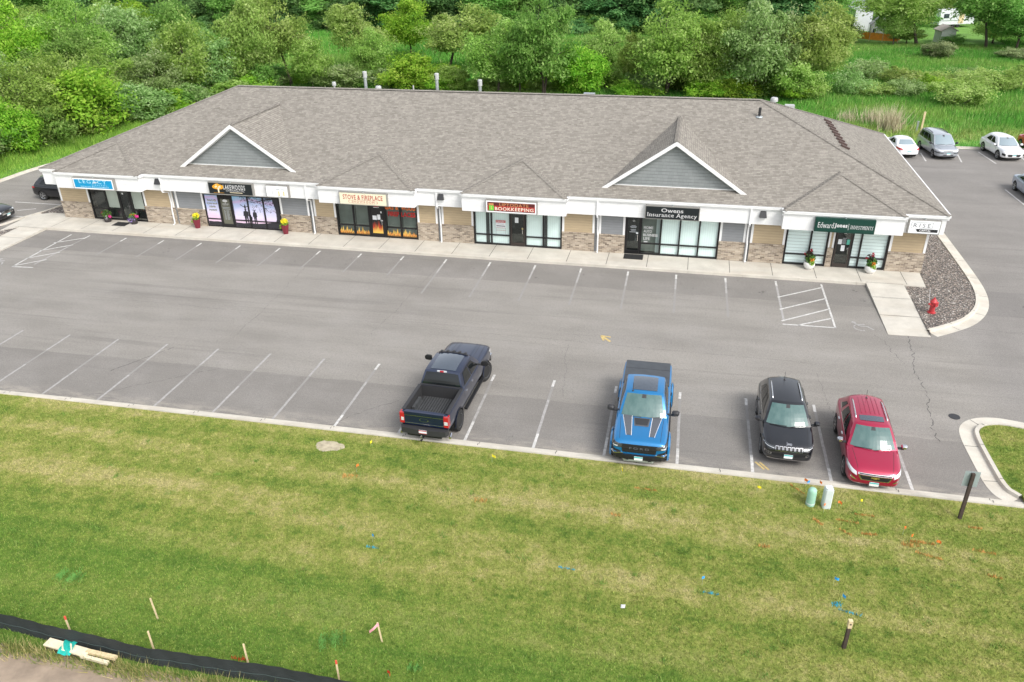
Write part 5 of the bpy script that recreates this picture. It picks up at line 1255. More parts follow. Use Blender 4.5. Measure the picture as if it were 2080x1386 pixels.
# --- dark blue crew-cab pickup, tail to the lawn
def navy_extra(root, bvh, cab):
    X = -3.09
    mb = MB()                                                  # ribbed bed floor and wheel boxes
    for k in range(13): y = -.66 + k * .11; mb.box(-2.90, -1.16, y - .03, y + .03, .90, .918, 'bed_liner')
    for s in (-1, 1): mb.box(-2.35, -1.55, s * .80 - .12 if s > 0 else -.80 - .0, s * .80 + .0 if s > 0 else -.80 + .12, .90, 1.12, 'bed_liner')
    mb.build('bed_liner', root)
    mb = MB()
    for s in (-1, 1): a, b = sorted((s * .82, s * .955)); mb.box(-2.98, -1.08, a, b, 1.405, 1.425, 'dark_plastic')
    mb.box(-1.10, -1.0, -.9, .9, 1.40, 1.425, 'dark_plastic'); mb.build('bed_rail', root)
    mb = MB(); mb.box(X - .07, X + .02, -.80, .80, .86, 1.43, 'paint_navy'); mb.box(X - .085, X - .07, -.79, .79, 1.30, 1.42, 'paint_navy'); mb.box(X - .082, X - .07, -.79, .79, 1.275, 1.29, 'chrome'); mb.box(X - .082, X - .07, -.79, .79, .93, .945, 'chrome'); t = mb.build('tailgate', root)
    mb = MB()
    for k, (r0, r1, m, o) in enumerate(((0, 1, 'chrome', .078), (0, .86, 'paint_navy', .081))):
        mb.face([(X - o, .19 * r1 * math.cos(a), 1.12 + .075 * r1 * math.sin(a)) for a in [-2 * PI * i / 24 for i in range(24)]][::-1] if False else [(X - o, .19 * r1 * math.cos(a), 1.12 + .075 * r1 * math.sin(a)) for a in [-2 * PI * i / 24 for i in range(24)]], m)
    mb.build('emblem', t)
    for s in (-1, 1):
        mb = MB(); a, b = sorted((s * .80, s * .985)); mb.box(X - .075, X + .16, a, b, .90, 1.36, 'lamp_red'); mb.box(X - .085, X - .07, a + .02, b - .06 if s > 0 else b - .02, 1.02, 1.16, 'lamp_clear'); mb.build('taillight', root)
    mb = MB(); mb.prism([(X - .02, -.98), (X - .22, -.90), (X - .27, -.4), (X - .27, .4), (X - .22, .90), (X - .02, .98)], .56, .80, 'dark_plastic'); mb.box(X - .14, X + .1, -.7, .7, .40, .56, 'black'); b = mb.build('rear_bumper', root)
    mb = MB(); mb.box(X - .292, X - .275, -.16, .16, .64, .79, 'plate_white'); mb.box(X - .295, X - .292, -.16, .16, .75, .79, 'lamp_red'); mb.box(X - .295, X - .292, -.16, .16, .64, .665, 'lamp_red'); mb.build('licence_plate', b)
    mb = MB(); mb.box(X - .52, X - .2, -.03, .03, .44, .50, 'black'); mb.tube([(X - .46, 0, .42), (X - .46, 0, .60)], .022, 'chrome', 8)
    for z in (.42, .53, .64): mb.lathe([(.001, -.035), (.03, -.02), (.035, 0), (.03, .02), (.001, .035)], 'chrome', (X - .46, 0, z), 10)
    mb.build('tow_hitch', root)
    mb = MB(); p = [cab.rear(a, .93) for a in (-.28, .28)]; c = cab.rear(0, .95); mb.obox(c + Vector((-.03, 0, .015)), (.02, 0, 0), (0, .20, 0), (0, 0, .028), 'lamp_clear'); mb.obox(c + Vector((-.042, 0, .015)), (.012, 0, 0), (0, .08, 0), (0, 0, .03), 'lamp_red'); mb.build('brake_light', root)
    mb = MB(); mb.tube([cab.roof(.04, a) + Vector((0, 0, .02)) for a in np.linspace(-.86, .86, 9)], .035, 'dark_plastic', 6)
    for a in (-.7, -.35, 0, .35, .7): mb.obox(cab.roof(.02, a) + Vector((0, 0, .05)), (.06, 0, 0), (0, .05, 0), (0, 0, .03), 'dark_plastic')
    mb.build('roof_lamp_bar', root)
    for s in (-1, 1):
        mb = MB(); mb.box(-1.0, 1.55, min(s * .93, s * 1.06), max(s * .93, s * 1.06), .40, .47, 'black'); mb.build('running_board', root)
        mb = MB()
        for wx in (-1.86, 2.12):
            for k in range(14):
                t0 = PI * (k / 14) * 1.04 - .06; t1 = PI * ((k + 1) / 14) * 1.04 - .06
                f = lambda t, q, y: (wx + (.50 + q) * math.cos(t), s * y, .44 + (.50 + q) * math.sin(t))
                q = [f(t0, 0, 1.02), f(t1, 0, 1.02), f(t1, .05, 1.00), f(t0, .05, 1.00)]; mb.face(q if s < 0 else q[::-1], 'paint_navy')
                q = [f(t0, 0, .97), f(t1, 0, .97), f(t1, 0, 1.02), f(t0, 0, 1.02)]; mb.face(q if s < 0 else q[::-1], 'black')
            mb.build('wheel_flare', root)
    mb = MB(); mb.box(3.0, 3.22, -.96, .96, .50, .78, 'chrome'); mb.build('front_bumper', root)
    mb = MB()
    for s in (-1, 1): mb.tube([(X + .3, s * .95, .40), (X + .0, s * 1.0, .40)], .055, 'chrome', 8)
    mb.build('exhaust_tip', root)
make_car(dict(name='pickup_truck', label='dark blue pickup truck with open bed and hitch, parked tail to the lawn', cat='pickup truck', x=17.82, y=2.66, rz=R(90 - 2.2), L=6.35, hw=1.0, paint='paint_navy', belt=1.30, clad=.5,
    st=pickup_stations(6.35, 1.0, .48, 1.30, 1.40), wr=.44, ax=(2.12, -1.86), tw=.29, rim='black_rim', spokes=8, poke=.06, steer=R(-14), bed=(-2.97, -1.12, .82, .90, 1.40), arch=.50, mm='black', msc=1.5, mirror=(1.05, 1.42, .26), hm='chrome', handles=(.02, -.75),
    cab=Cabin(1.52, .80, -.78, -1.02, .90, .74, 1.32, 2.0, .14, zb2=1.34, rsweep=.02), rg=(.93, .08, .88), wglass='car_glass', sw=([(.10, .08), (.50, .08), (.50, .88), (.20, .86)], [(.54, .08), (.90, .08), (.88, .86), (.54, .88)]), gaps=((.95, .9), (-.12, -.12), (-.98, -1.0)), hoodgap=((1.7, .55, 3.0, .52), (1.5, .80, 3.05, .72)),
    roofp=(('sunroof', [(.12, -.72), (.95, -.72), (.95, .72), (.12, .72)], 'roof_glass', .010),), hl=[([(.70, .88), (.96, .86), (.96, 1.16), (.70, 1.18)], 'lamp_clear')], front=[('grille', [([(-.66, .84), (.66, .84), (.66, 1.18), (-.66, 1.18)], 'chrome')])],
    topp=[('hood_crease', [([(1.75, .34), (1.75, .40), (2.95, .40), (2.95, .34)], 'paint_navy', 4, .014), ([(1.75, -.40), (1.75, -.34), (2.95, -.34), (2.95, -.40)], 'paint_navy', 4, .014)])], extra=[navy_extra]))
# --- bright blue off-road pickup facing the lawn
def raptor_extra(root, bvh, cab):
    mb = MB(); mb.box(-2.84, -.98, -.92, .92, 1.385, 1.43, 'tonneau')
    for x in (-2.2, -1.6): mb.box(x - .006, x + .006, -.92, .92, 1.4305, 1.433, 'black')
    mb.build('tonneau_cover', root)
    for s in (-1, 1):
        for wx in (-1.72, 1.95):
            n = 16; mb = MB()
            for k in range(n):
                t0 = PI * (k / n) * 1.1 - .16; t1 = PI * ((k + 1) / n) * 1.1 - .16
                f = lambda t, q, y: (wx + (.50 + q) * math.cos(t), s * y, .44 + (.50 + q) * math.sin(t))
                for (q0, y0, q1, y1, m) in ((0, 1.12, .09, 1.10, 'black' if wx < 0 else 'paint_blue'), (.09, 1.10, .16, 1.03, 'paint_blue'), (0, .98, 0, 1.12, 'black')):
                    q = [f(t0, q0, y0), f(t1, q0, y0), f(t1, q1, y1), f(t0, q1, y1)]; mb.face(q if s < 0 else q[::-1], m)
            mb.build('wheel_flare', root, smooth=False)
        mb = MB(); mb.box(-1.1, 1.4, min(s * .94, s * 1.08), max(s * .94, s * 1.08), .42, .48, 'black'); mb.build('running_board', root)
    X = 2.95
    mb = MB(); mb.prism([(X - .22, -1.0), (X - .02, -.82), (X + .06, -.5), (X + .06, .5), (X - .02, .82), (X - .22, 1.0), (X - .5, 1.0), (X - .5, -1.0)], .52, .70, 'black')
    mb.prism([(X - .1, -.62), (X + .06, -.52), (X + .06, .52), (X - .1, .62)], .44, .52, 'galvanised')
    for s in (-1, 1): mb.obox((X - .09, s * .80, .735), (.10, s * -.06, 0), (.012, s * .16, 0), (0, 0, .014), 'chrome'); mb.tube([(X + .06, s * .45, .56), (X + .12, s * .45, .55), (X + .12, s * .36, .55), (X + .06, s * .36, .56)], .016, 'black', 6)
    b = mb.build('front_bumper', root)
    mb = MB(); mb.obox((X + .075, .0, .60), (.008, 0, 0), (0, .155, 0), (0, 0, .078), 'plate_white'); mb.obox((X + .084, 0, .65), (.002, 0, 0), (0, .15, 0), (0, 0, .026), 'plate_teal'); mb.build('licence_plate', b)
    vs, fs = glyphs('FORD', .03, 0, 1.5, False); a = np.array(vs)[:, :2]; lo, hi = a.min(0), a.max(0); mb = MB()
    P = [(-.0, -(p[0] - lo[0]) / (hi[0] - lo[0]) * -.72 - .36, .935 + (p[1] - lo[1]) / (hi[1] - lo[1]) * .10) for p in vs]
    out = []
    for (x, y, z) in P:
        h = bvh.ray_cast(Vector((5, y, z)), Vector((-1, 0, 0)))[0]; out.append((h.x + .035 if h else 2.9, y, z))
    mb.mesh(out, fs, 'stripe_grey'); mb.build('grille_lettering', root)
st = pickup_stations(5.89, 1.03, .55, 1.26, 1.38)
make_car(dict(name='pickup_truck', label='bright blue pickup truck with black hood decals and covered bed, facing the lawn', cat='pickup truck', x=25.93, y=2.30, rz=R(-90), L=5.89, hw=1.03, paint='paint_blue', belt=1.26, clad=.58,
    st=st, wr=.44, ax=(1.95, -1.72), tw=.30, rim='black_rim', spokes=6, poke=.07, arch=.50, mm='dark_plastic', msc=1.35, mirror=(.92, 1.30, .20), handles=(-.1, -.85), hm='black',
    cab=Cabin(1.42, .62, -.78, -.98, .90, .72, 1.28, 1.98, .16, zb2=1.32, rsweep=.02), sw=([(.10, .08), (.52, .08), (.52, .88), (.21, .86)], [(.55, .08), (.90, .08), (.88, .86), (.55, .88)]), gaps=((.85, .8), (-.2, -.2), (-.95, -.95)),
    roofp=(('sunroof', [(.10, -.66), (.86, -.66), (.86, .66), (.10, .66)], 'roof_glass', .010),), antenna=(.03, -.62),
    hl=[([(.62, .96), (.99, .98), (.99, 1.17), (.62, 1.10)], 'lamp_dark', [(.78, 1.0), (.98, 1.0), (.98, 1.05), (.78, 1.04)])],
    front=[('grille', [([(-.60, .78), (.60, .78), (.66, 1.12), (-.66, 1.12)], 'black', 10, .014), ([(-.62, .97), (.62, .97), (.62, .995), (-.62, .995)], 'dark_plastic', 10, .024), ([(-.60, .86), (.60, .86), (.60, .88), (-.60, .88)], 'dark_plastic', 10, .024)]), ('air_intake', [([(.66, .72), (.98, .80), (.98, .92), (.66, .80)], 'black'), ([(-.66, .72), (-.98, .80), (-.98, .92), (-.66, .80)], 'black')])],
    topp=[('hood_decal', [([(1.30, .40), (1.30, .72), (2.55, .50), (2.55, .34)], 'stripe_grey'), ([(1.30, -.72), (1.30, -.40), (2.55, -.34), (2.55, -.50)], 'stripe_grey'), ([(1.45, -.32), (1.45, .32), (1.98, .26), (1.98, -.26)], 'stripe_grey')]),
          ('hood_vent', [([(1.50, -.27), (1.50, .27), (1.90, .22), (1.90, -.22)], 'dark_plastic', 6, .02)]),
          ('decal_edge', [([(1.3, .375), (1.3, .395), (2.57, .335), (2.57, .315)], 'letter_white', 2, .007)]), ('decal_edge', [([(1.3, -.395), (1.3, -.375), (2.57, -.315), (2.57, -.335)], 'letter_white', 2, .007)]), ('decal_edge', [([(1.3, .725), (1.3, .74), (2.57, .52), (2.57, .505)], 'letter_white', 2, .007)]), ('decal_edge', [([(1.3, -.74), (1.3, -.725), (2.57, -.505), (2.57, -.52)], 'letter_white', 2, .007)])],
    hoodgap=((1.4, .80, 2.75, .74),), extra=[raptor_extra]))
def suv_stations(L, hw, hood, belt, nose=.72, ch=.24):
    F = L / 2
    return [(F, hw * .62, ch + .18, nose - .12, nose - .06, .8), (F - .06, hw * .80, ch + .06, nose - .04, nose + .03, .8), (F - .22, hw * .93, ch + .02, nose + .06, nose + .13, .82), (F - .55, hw * .985, ch, hood - .12, hood - .04, .82), (F - .95, hw, ch, hood - .06, hood + .01, .84), (F - 1.35, hw, ch, hood, hood + .06, .88), (.2, hw, ch, belt - .06, belt, .92), (-.9, hw, ch, belt - .04, belt + .01, .92), (-F + .6, hw * .99, ch + .02, belt - .02, belt + .03, .9), (-F + .2, hw * .94, ch + .08, belt - .04, belt + .02, .86), (-F + .05, hw * .84, ch + .14, belt - .10, belt - .06, .84), (-F, hw * .70, ch + .22, belt - .26, belt - .22, .8)]
def jeep_extra(root, bvh, cab):
    for k in range(7):
        y = -.42 + k * .14; mb = MB(); cast(mb, bvh, [(0, y - .058, .735), (0, y + .058, .735), (0, y + .058, .875), (0, y - .058, .875)], (-1, 0, 0), 'chrome', 3, 3, .016); cast(mb, bvh, [(0, y - .044, .75), (0, y + .044, .75), (0, y + .044, .862), (0, y - .044, .862)], (-1, 0, 0), 'black', 3, 3, .022); mb.build('grille_slot', root)
    vs, fs = glyphs('Jeep', .02, 0, 1, False); a = np.array(vs)[:, :2]; lo, hi = a.min(0), a.max(0); mb = MB(); out = []
    for p in vs:
        y = (p[0] - lo[0]) / (hi[0] - lo[0]) * .20 - .10; z = .905 + (p[1] - lo[1]) / (hi[1] - lo[1]) * .06
        h = bvh.ray_cast(Vector((5, y, z)), Vector((-1, 0, 0)))[0]; out.append((h.x + .012, y, z))
    mb.mesh(out, fs, 'chrome'); mb.build('emblem', root)
make_car(dict(name='parked_car', label='black sport utility car with seven slot chrome grille and silver roof rails', cat='car', x=31.33, y=2.85, rz=R(-90.5), L=4.65, hw=.93, paint='paint_black', belt=1.07, clad=.34, st=suv_stations(4.65, .93, 1.02, 1.07, .80), wr=.355, ax=(1.42, -1.30), tw=.225, rim='steel_rim',
    cab=Cabin(1.22, .42, -1.62, -2.12, .865, .63, 1.05, 1.67, .24, zb2=1.09, hb2=.82, hr2=.60, rsweep=.12), sw=([(.14, .10), (.40, .10), (.40, .84), (.25, .82)], [(.43, .10), (.68, .10), (.67, .82), (.43, .84)], [(.71, .14), (.86, .20), (.80, .76), (.71, .82)]), trimw=1, gaps=((.95, .85), (-.05, -.05), (-1.0, -1.15)), handles=(.12, -.88), mirror=(.86, 1.08, .15), hoodgap=((1.15, .72, 2.15, .62),),
    hl=[([(.48, .79), (.90, .84), (.90, .90), (.48, .85)], 'lamp_dark', [(.52, .80), (.88, .845), (.88, .855), (.52, .812)])], front=[('bumper_trim', [([(-.80, .36), (.80, .36), (.72, .40), (-.72, .40)], 'chrome', 14, .012)]), ('fog_lamp', [([(.60, .56), (.84, .58), (.84, .66), (.60, .63)], 'chrome'), ([(.63, .575), (.81, .59), (.81, .64), (.63, .62)], 'black', 6, .014)]), ('fog_lamp', [([(-.60, .56), (-.84, .58), (-.84, .66), (-.60, .63)], 'chrome'), ([(-.63, .575), (-.81, .59), (-.81, .64), (-.63, .62)], 'black', 6, .014)])],
    rails=[(.10, .86, .86, 'chrome', .05)], antenna=(.85, 0), extra=[jeep_extra, plate_at(2.3, .54, 1)]))
def chevy_extra(root, bvh, cab):
    mb = MB()
    for poly, o in (([(-.15, .665), (-.07, .665), (-.07, .69), (.15, .69), (.15, .735), (.07, .735), (.07, .71), (-.15, .71)], .03),):
        cast(mb, bvh, [(0, -.15, .655), (0, .13, .655), (0, .15, .705), (0, -.13, .705)], (-1, 0, 0), 'gold_trim', 3, 2, .032); cast(mb, bvh, [(0, -.06, .635), (0, .05, .635), (0, .06, .725), (0, -.05, .725)], (-1, 0, 0), 'gold_trim', 2, 2, .036)
    mb.build('emblem', root)
    mb = MB()
    for k in range(5):
        a = -.52 + k * .26; cab.panel(mb, 't', [(.34, a - .02), (.92, a - .02), (.92, a + .02), (.34, a + .02)], 'paint_red', .014, 6, 1)
    mb.build('roof_rib', root)
M('gold_trim', (.70, .55, .18), .25, .8)
make_car(dict(name='parked_car', label='dark red sport utility car with sunroof and chrome mirrors, beside the black one', cat='car', x=34.22, y=1.95, rz=R(-92.5), L=4.77, hw=.92, paint='paint_red', belt=1.09, clad=.30, st=suv_stations(4.77, .92, 1.03, 1.10, .78), wr=.36, ax=(1.43, -1.42), tw=.225, rim='chrome', rr=.25,
    cab=Cabin(1.30, .52, -1.66, -2.16, .855, .62, 1.06, 1.67, .24, zb2=1.12, hb2=.80, hr2=.58, rsweep=.14), sw=([(.14, .10), (.40, .10), (.40, .84), (.25, .82)], [(.43, .10), (.68, .12), (.66, .80), (.43, .84)], [(.76, .20), (.90, .26), (.84, .74), (.74, .78)]), trimw=1, gaps=((1.0, .9), (0, 0), (-1.0, -1.15)), handles=(.17, -.85), hm='chrome', mm='chrome', mirror=(.92, 1.10, .16), hoodgap=((1.2, .70, 2.2, .58),),
    hl=[([(.60, .68), (.89, .78), (.89, .90), (.62, .80)], 'lamp_clear')], front=[('grille', [([(-.56, .745), (.56, .745), (.57, .80), (-.57, .80)], 'chrome', 12, .010), ([(-.53, .755), (.53, .755), (.54, .788), (-.54, .788)], 'black', 12, .016), ([(-.46, .54), (.46, .54), (.56, .73), (-.56, .73)], 'chrome', 12, .012), ([(-.42, .565), (.42, .565), (.51, .71), (-.51, .71)], 'black', 12, .018)]),
    ('fog_lamp', [([(.60, .50), (.78, .55), (.78, .62), (.60, .54)], 'chrome')]), ('fog_lamp', [([(-.60, .50), (-.78, .55), (-.78, .62), (-.60, .54)], 'chrome')]), ('bumper_trim', [([(.24, .34), (.58, .36), (.58, .385), (.24, .365)], 'chrome'), ([(-.24, .34), (-.58, .36), (-.58, .385), (-.24, .365)], 'chrome')])],
    roofp=(('sunroof', [(.10, -.68), (.26, -.68), (.27, .68), (.11, .68)], 'roof_glass', .012),), rails=[(.16, .86, .88, 'chrome', .05)], antenna=(.86, 0), extra=[chevy_extra, plate_at(2.3, .42, 1)]))
# --- cars behind and beside the building
def car_stations(L, hw, hood, belt, deck, nose=.66, ch=.20, d0=.9):
    F = L / 2
    return [(F, hw * .62, ch + .16, nose - .10, nose - .05, .8), (F - .07, hw * .82, ch + .05, nose - .02, nose + .04, .8), (F - .3, hw * .95, ch, nose + .06, nose + .13, .82), (F - .7, hw * .99, ch, hood - .08, hood - .01, .84), (F - 1.3, hw, ch, hood, hood + .05, .88), (.2, hw, ch, belt - .06, belt, .92), (-F + d0 + .4, hw, ch, belt - .03, belt + .01, .92), (-F + d0, hw * .985, ch, deck - .06, deck + .01, .88), (-F + .3, hw * .95, ch + .06, deck - .08, deck, .84), (-F + .06, hw * .84, ch + .10, deck - .14, deck - .08, .84), (-F, hw * .68, ch + .2, deck - .3, deck - .26, .8)]
make_car(dict(name='parked_car', label='white coupe seen from behind with red tail lamps, next to the silver van', cat='car', x=44.95, y=48.8, rz=R(97), L=4.65, hw=.91, paint='paint_white', belt=.92, clad=.24, st=car_stations(4.65, .91, .90, .93, .98), wr=.34, ax=(1.45, -1.35), rim='steel_rim',
    cab=Cabin(1.05, .25, -.95, -1.62, .80, .58, .90, 1.40, .22, zb2=.96, rsweep=.12), rg=(.84, .12, .88), rglass='windscreen_cool', sw=([(.14, .1), (.50, .1), (.50, .82), (.28, .80)], [(.54, .12), (.84, .2), (.74, .72), (.54, .80)]), gaps=((.9, .85), (-.5, -.55)), mirror=(.72, .92, .12),
    tl=[([(.50, .74), (.88, .74), (.86, .90), (.60, .86)], 'lamp_red')], rearp=[('diffuser', [([(-.7, .24), (.7, .24), (.7, .36), (-.7, .36)], 'black')])], extra=[plate_at(-2.3, .60, -1)]))
make_car(dict(name='parked_van', label='silver minivan with dark roof rails parked nose out by the marsh', cat='minivan', x=47.95, y=48.95, rz=R(-83), L=5.05, hw=.92, paint='paint_silver', belt=1.06, clad=.34, st=suv_stations(5.05, .92, 1.00, 1.06, .80, .22), wr=.34, ax=(1.55, -1.35), rim='steel_rim',
    cab=Cabin(1.62, .70, -2.0, -2.36, .86, .70, 1.03, 1.74, .22, zb2=1.07, hb2=.82, rsweep=.10), wglass='windscreen_cool', sw=([(.12, .10), (.36, .10), (.36, .84), (.24, .82)], [(.38, .10), (.66, .10), (.66, .84), (.38, .84)], [(.68, .10), (.94, .10), (.93, .82), (.68, .84)]), gaps=((1.2, 1.1), (.2, .2), (-1.1, -1.1)), handles=(.35, .05), mirror=(1.2, 1.10, .15), mm='dark_plastic', hoodgap=((1.5, .72, 2.35, .62),),
    hl=[([(.50, .74), (.88, .78), (.88, .90), (.50, .84)], 'lamp_clear')], front=[('grille', [([(-.40, .74), (.40, .74), (.44, .84), (-.44, .84)], 'galvanised'), ([(-.38, .77), (.38, .77), (.40, .80), (-.40, .80)], 'dark_plastic', 8, .014)]), ('bumper_trim', [([(.40, .58), (.90, .60), (.90, .67), (.40, .64)], 'black'), ([(-.40, .58), (-.90, .60), (-.90, .67), (-.40, .64)], 'black'), ([(-.4, .40), (.4, .40), (.4, .46), (-.4, .46)], 'black')])],
    rails=[(.2, .9, .86, 'dark_plastic', .06)], extra=[plate_at(2.5, .54, 1)]))
make_car(dict(name='parked_car', label='white crossover car with black lower grille, parked between van and red car', cat='car', x=53.05, y=49.1, rz=R(-83), L=4.68, hw=.93, paint='paint_white', belt=1.02, clad=.28, st=suv_stations(4.68, .93, .98, 1.03, .78), wr=.37, ax=(1.42, -1.33), rim='steel_rim',
    cab=Cabin(1.28, .40, -1.40, -2.05, .86, .60, 1.0, 1.62, .24, zb2=1.06, hb2=.80, hr2=.56, rsweep=.14), wglass='windscreen_cool', sw=([(.14, .12), (.44, .12), (.44, .82), (.26, .80)], [(.47, .12), (.80, .2), (.72, .74), (.47, .82)]), gaps=((.95, .9), (-.05, -.05), (-1.1, -1.2)), handles=(.1, -.9), mirror=(.92, 1.04, .15), hoodgap=((1.2, .7, 2.1, .6),),
    hl=[([(.52, .80), (.88, .86), (.86, .98), (.56, .88)], 'lamp_clear')], front=[('grille', [([(-.44, .42), (.44, .42), (.54, .60), (-.54, .60)], 'black', 12, .012)]), ('air_intake', [([(.66, .44), (.86, .5), (.86, .68), (.68, .62)], 'black'), ([(-.66, .44), (-.86, .5), (-.86, .68), (-.68, .62)], 'black')]), ('badge_bar', [([(-.40, .74), (.40, .74), (.40, .765), (-.40, .765)], 'galvanised')])], extra=[plate_at(2.3, .50, 1)]))
make_car(dict(name='parked_car', label='bright red car half outside the right edge beside the white crossover', cat='car', x=56.55, y=51.0, rz=R(-83), L=4.5, hw=.88, paint='paint_bright_red', belt=.94, clad=.24, st=car_stations(4.5, .88, .92, .95, .98), wr=.33, ax=(1.35, -1.3), rim='steel_rim',
    cab=Cabin(1.05, .25, -.95, -1.62, .80, .58, .92, 1.42, .22, zb2=.98, rsweep=.12), wglass='windscreen_cool', sw=([(.14, .1), (.50, .1), (.50, .82), (.28, .80)], [(.54, .12), (.84, .2), (.74, .72), (.54, .80)]), gaps=((.9, .85), (-.5, -.55)), mirror=(.72, .96, .12), hl=[([(.52, .66), (.82, .70), (.80, .80), (.54, .74)], 'lamp_clear')]))
make_car(dict(name='parked_car', label='steel blue sedan cut by the right edge of the driveway', cat='car', x=51.75, y=37.2, rz=R(-88), L=4.8, hw=.91, paint='paint_steel', belt=.96, clad=.24, st=car_stations(4.8, .91, .94, .97, 1.02), wr=.34, ax=(1.4, -1.38), rim='steel_rim',
    cab=Cabin(1.15, .35, -1.0, -1.75, .82, .60, .94, 1.46, .22, zb2=1.0, rsweep=.12), wglass='windscreen_cool', sw=([(.14, .1), (.48, .1), (.48, .82), (.28, .80)], [(.52, .12), (.84, .2), (.75, .72), (.52, .82)]), gaps=((.9, .85), (-.1, -.1), (-1.0, -1.1)), handles=(.05, -.85), mirror=(.8, .98, .12), hl=[([(.52, .66), (.84, .70), (.82, .80), (.54, .74)], 'lamp_clear')]))
make_car(dict(name='parked_car', label='black sport utility car half hidden behind the left end of the building', cat='car', x=-18.75, y=25.35, rz=R(-1), L=4.7, hw=.94, paint='paint_black', belt=1.08, clad=.34, st=suv_stations(4.7, .94, 1.04, 1.08, .80), wr=.36, ax=(1.42, -1.36), rim='steel_rim',
    cab=Cabin(1.22, .42, -1.66, -2.16, .865, .64, 1.05, 1.70, .24, zb2=1.1, hb2=.82, hr2=.60, rsweep=.12), sw=([(.14, .10), (.40, .10), (.40, .84), (.25, .82)], [(.43, .10), (.68, .10), (.67, .82), (.43, .84)], [(.71, .14), (.86, .20), (.80, .76), (.71, .82)]), gaps=((.95, .85), (-.05, -.05), (-1.0, -1.15)), handles=(.12, -.88), mirror=(.86, 1.08, .15),
    tl=[([(.55, .92), (.90, .92), (.88, 1.02), (.58, 1.02)], 'lamp_red')], rails=[(.1, .86, .86, 'chrome', .05)]))
make_car(dict(name='parked_car', label='dark navy sedan with broad chrome grille at the left edge', cat='car', x=-21.6, y=19.85, rz=R(3), L=4.85, hw=.92, paint='paint_black', belt=.98, clad=.24, st=car_stations(4.85, .92, .96, .99, 1.02, .74), wr=.34, ax=(1.45, -1.4), rim='steel_rim',
    cab=Cabin(1.15, .35, -1.0, -1.75, .82, .60, .96, 1.48, .22, zb2=1.02, rsweep=.12), sw=([(.14, .1), (.48, .1), (.48, .82), (.28, .80)], [(.52, .12), (.84, .2), (.75, .72), (.52, .82)]), gaps=((.9, .85), (-.1, -.1)), mirror=(.8, 1.0, .12), hl=[([(.56, .66), (.88, .68), (.88, .80), (.56, .76)], 'lamp_clear')], front=[('grille', [([(-.5, .54), (.5, .54), (.54, .76), (-.54, .76)], 'chrome', 12, .012), ([(-.48, .60), (.48, .60), (.48, .63), (-.48, .63)], 'black', 12, .018), ([(-.48, .67), (.48, .67), (.48, .70), (-.48, .70)], 'black', 12, .018)])], extra=[plate_at(2.4, .46, 1)]))
# ------------------------------------------------------------------ small things
def leaf_cloud(n, cx, cy, cz, rx, ry, rz, size, seed, tint=(0, 1)):
    r = np.random.default_rng(seed); d = r.normal(size=(n, 3)); d /= np.linalg.norm(d, axis=1)[:, None]; q = r.random(n) ** .4
    c = d * q[:, None] * [rx, ry, rz] + [cx, cy, cz]
    a = r.normal(size=(n, 3)); a /= np.linalg.norm(a, axis=1)[:, None]; b = np.cross(a, r.normal(size=(n, 3))); b /= np.linalg.norm(b, axis=1)[:, None]
    s = size * r.uniform(.6, 1.3, n)[:, None]
    v = np.stack([c - a * s, c + b * s * .5, c + a * s, c - b * s * .5], 1).reshape(-1, 3)
    return v, np.repeat(r.uniform(*tint, n), 4)
def foliage(name, parent, parts, mat):
    v = np.concatenate([p[0] for p in parts]); t = np.concatenate([p[1] for p in parts])
    return link(name, tri_mesh(name, v, t, mat, 4), parent)
M('pot_red', (.16, .015, .03), .4); M('pot_white', (.72, .71, .68), .6, var=.08, vscale=5); M('pot_dark', (.035, .03, .03), .6)
M('petal_yellow', (.85, .72, .02), .6); M('petal_pink', (.72, .05, .30), .6); M('petal_purple', (.32, .22, .52), .6); M('petal_orange', (.85, .30, .03), .6); M('petal_crimson', (.34, .01, .03), .6)
mat_leaf('plant_leaf', (.03, .10, .02), (.08, .20, .04), (.20, .34, .08)); mat_leaf('plant_lime', (.14, .28, .03), (.28, .44, .06), (.40, .55, .12)); mat_leaf('plant_dark', (.02, .035, .02), (.05, .03, .03), (.06, .10, .03))
def planter(u, v, label, pot, h, r0, r1, pm, clouds):
    x, y, _ = to_world(u, v); t = empty('flower_planter', label, 'planter', (x, y, .152), BR, 'flower planters on the walk')
    mb = MB()
    if pot == 'round': mb.lathe([(.001, 0), (r0, 0), (r1 * 1.0, h * .4), (r1 * 1.05, h * .75), (r1 * .95, h), (r1 * .85, h), (r1 * .8, h * .85), (.001, h * .85)], pm, seg=20)
    else: mb.lathe([(.001, 0), (r0, 0), (r1, h), (r1 * .9, h), (r1 * .85, h * .9), (.001, h * .9)], pm, seg=6 if pot == 'hex' else 18)
    mb.build('pot', t, smooth=pot == 'round')
    for nm, m, items in clouds: foliage(nm, t, [leaf_cloud(*i) for i in items], m)
planter(3.70, -.42, 'dark pot of trailing red and green plants left of the far left doormat', 'cone', .36, .20, .27, 'pot_dark', [('foliage', 'plant_leaf', [(260, 0, 0, .55, .30, .30, .30, .07, 1)]), ('flower', 'petal_pink', [(70, .26, -.05, .40, .16, .14, .12, .05, 2)]), ('flower', 'petal_crimson', [(50, -.28, 0, .55, .10, .12, .22, .04, 3)]), ('flower', 'letter_white', [(26, .12, -.22, .35, .12, .1, .2, .035, 4)])])
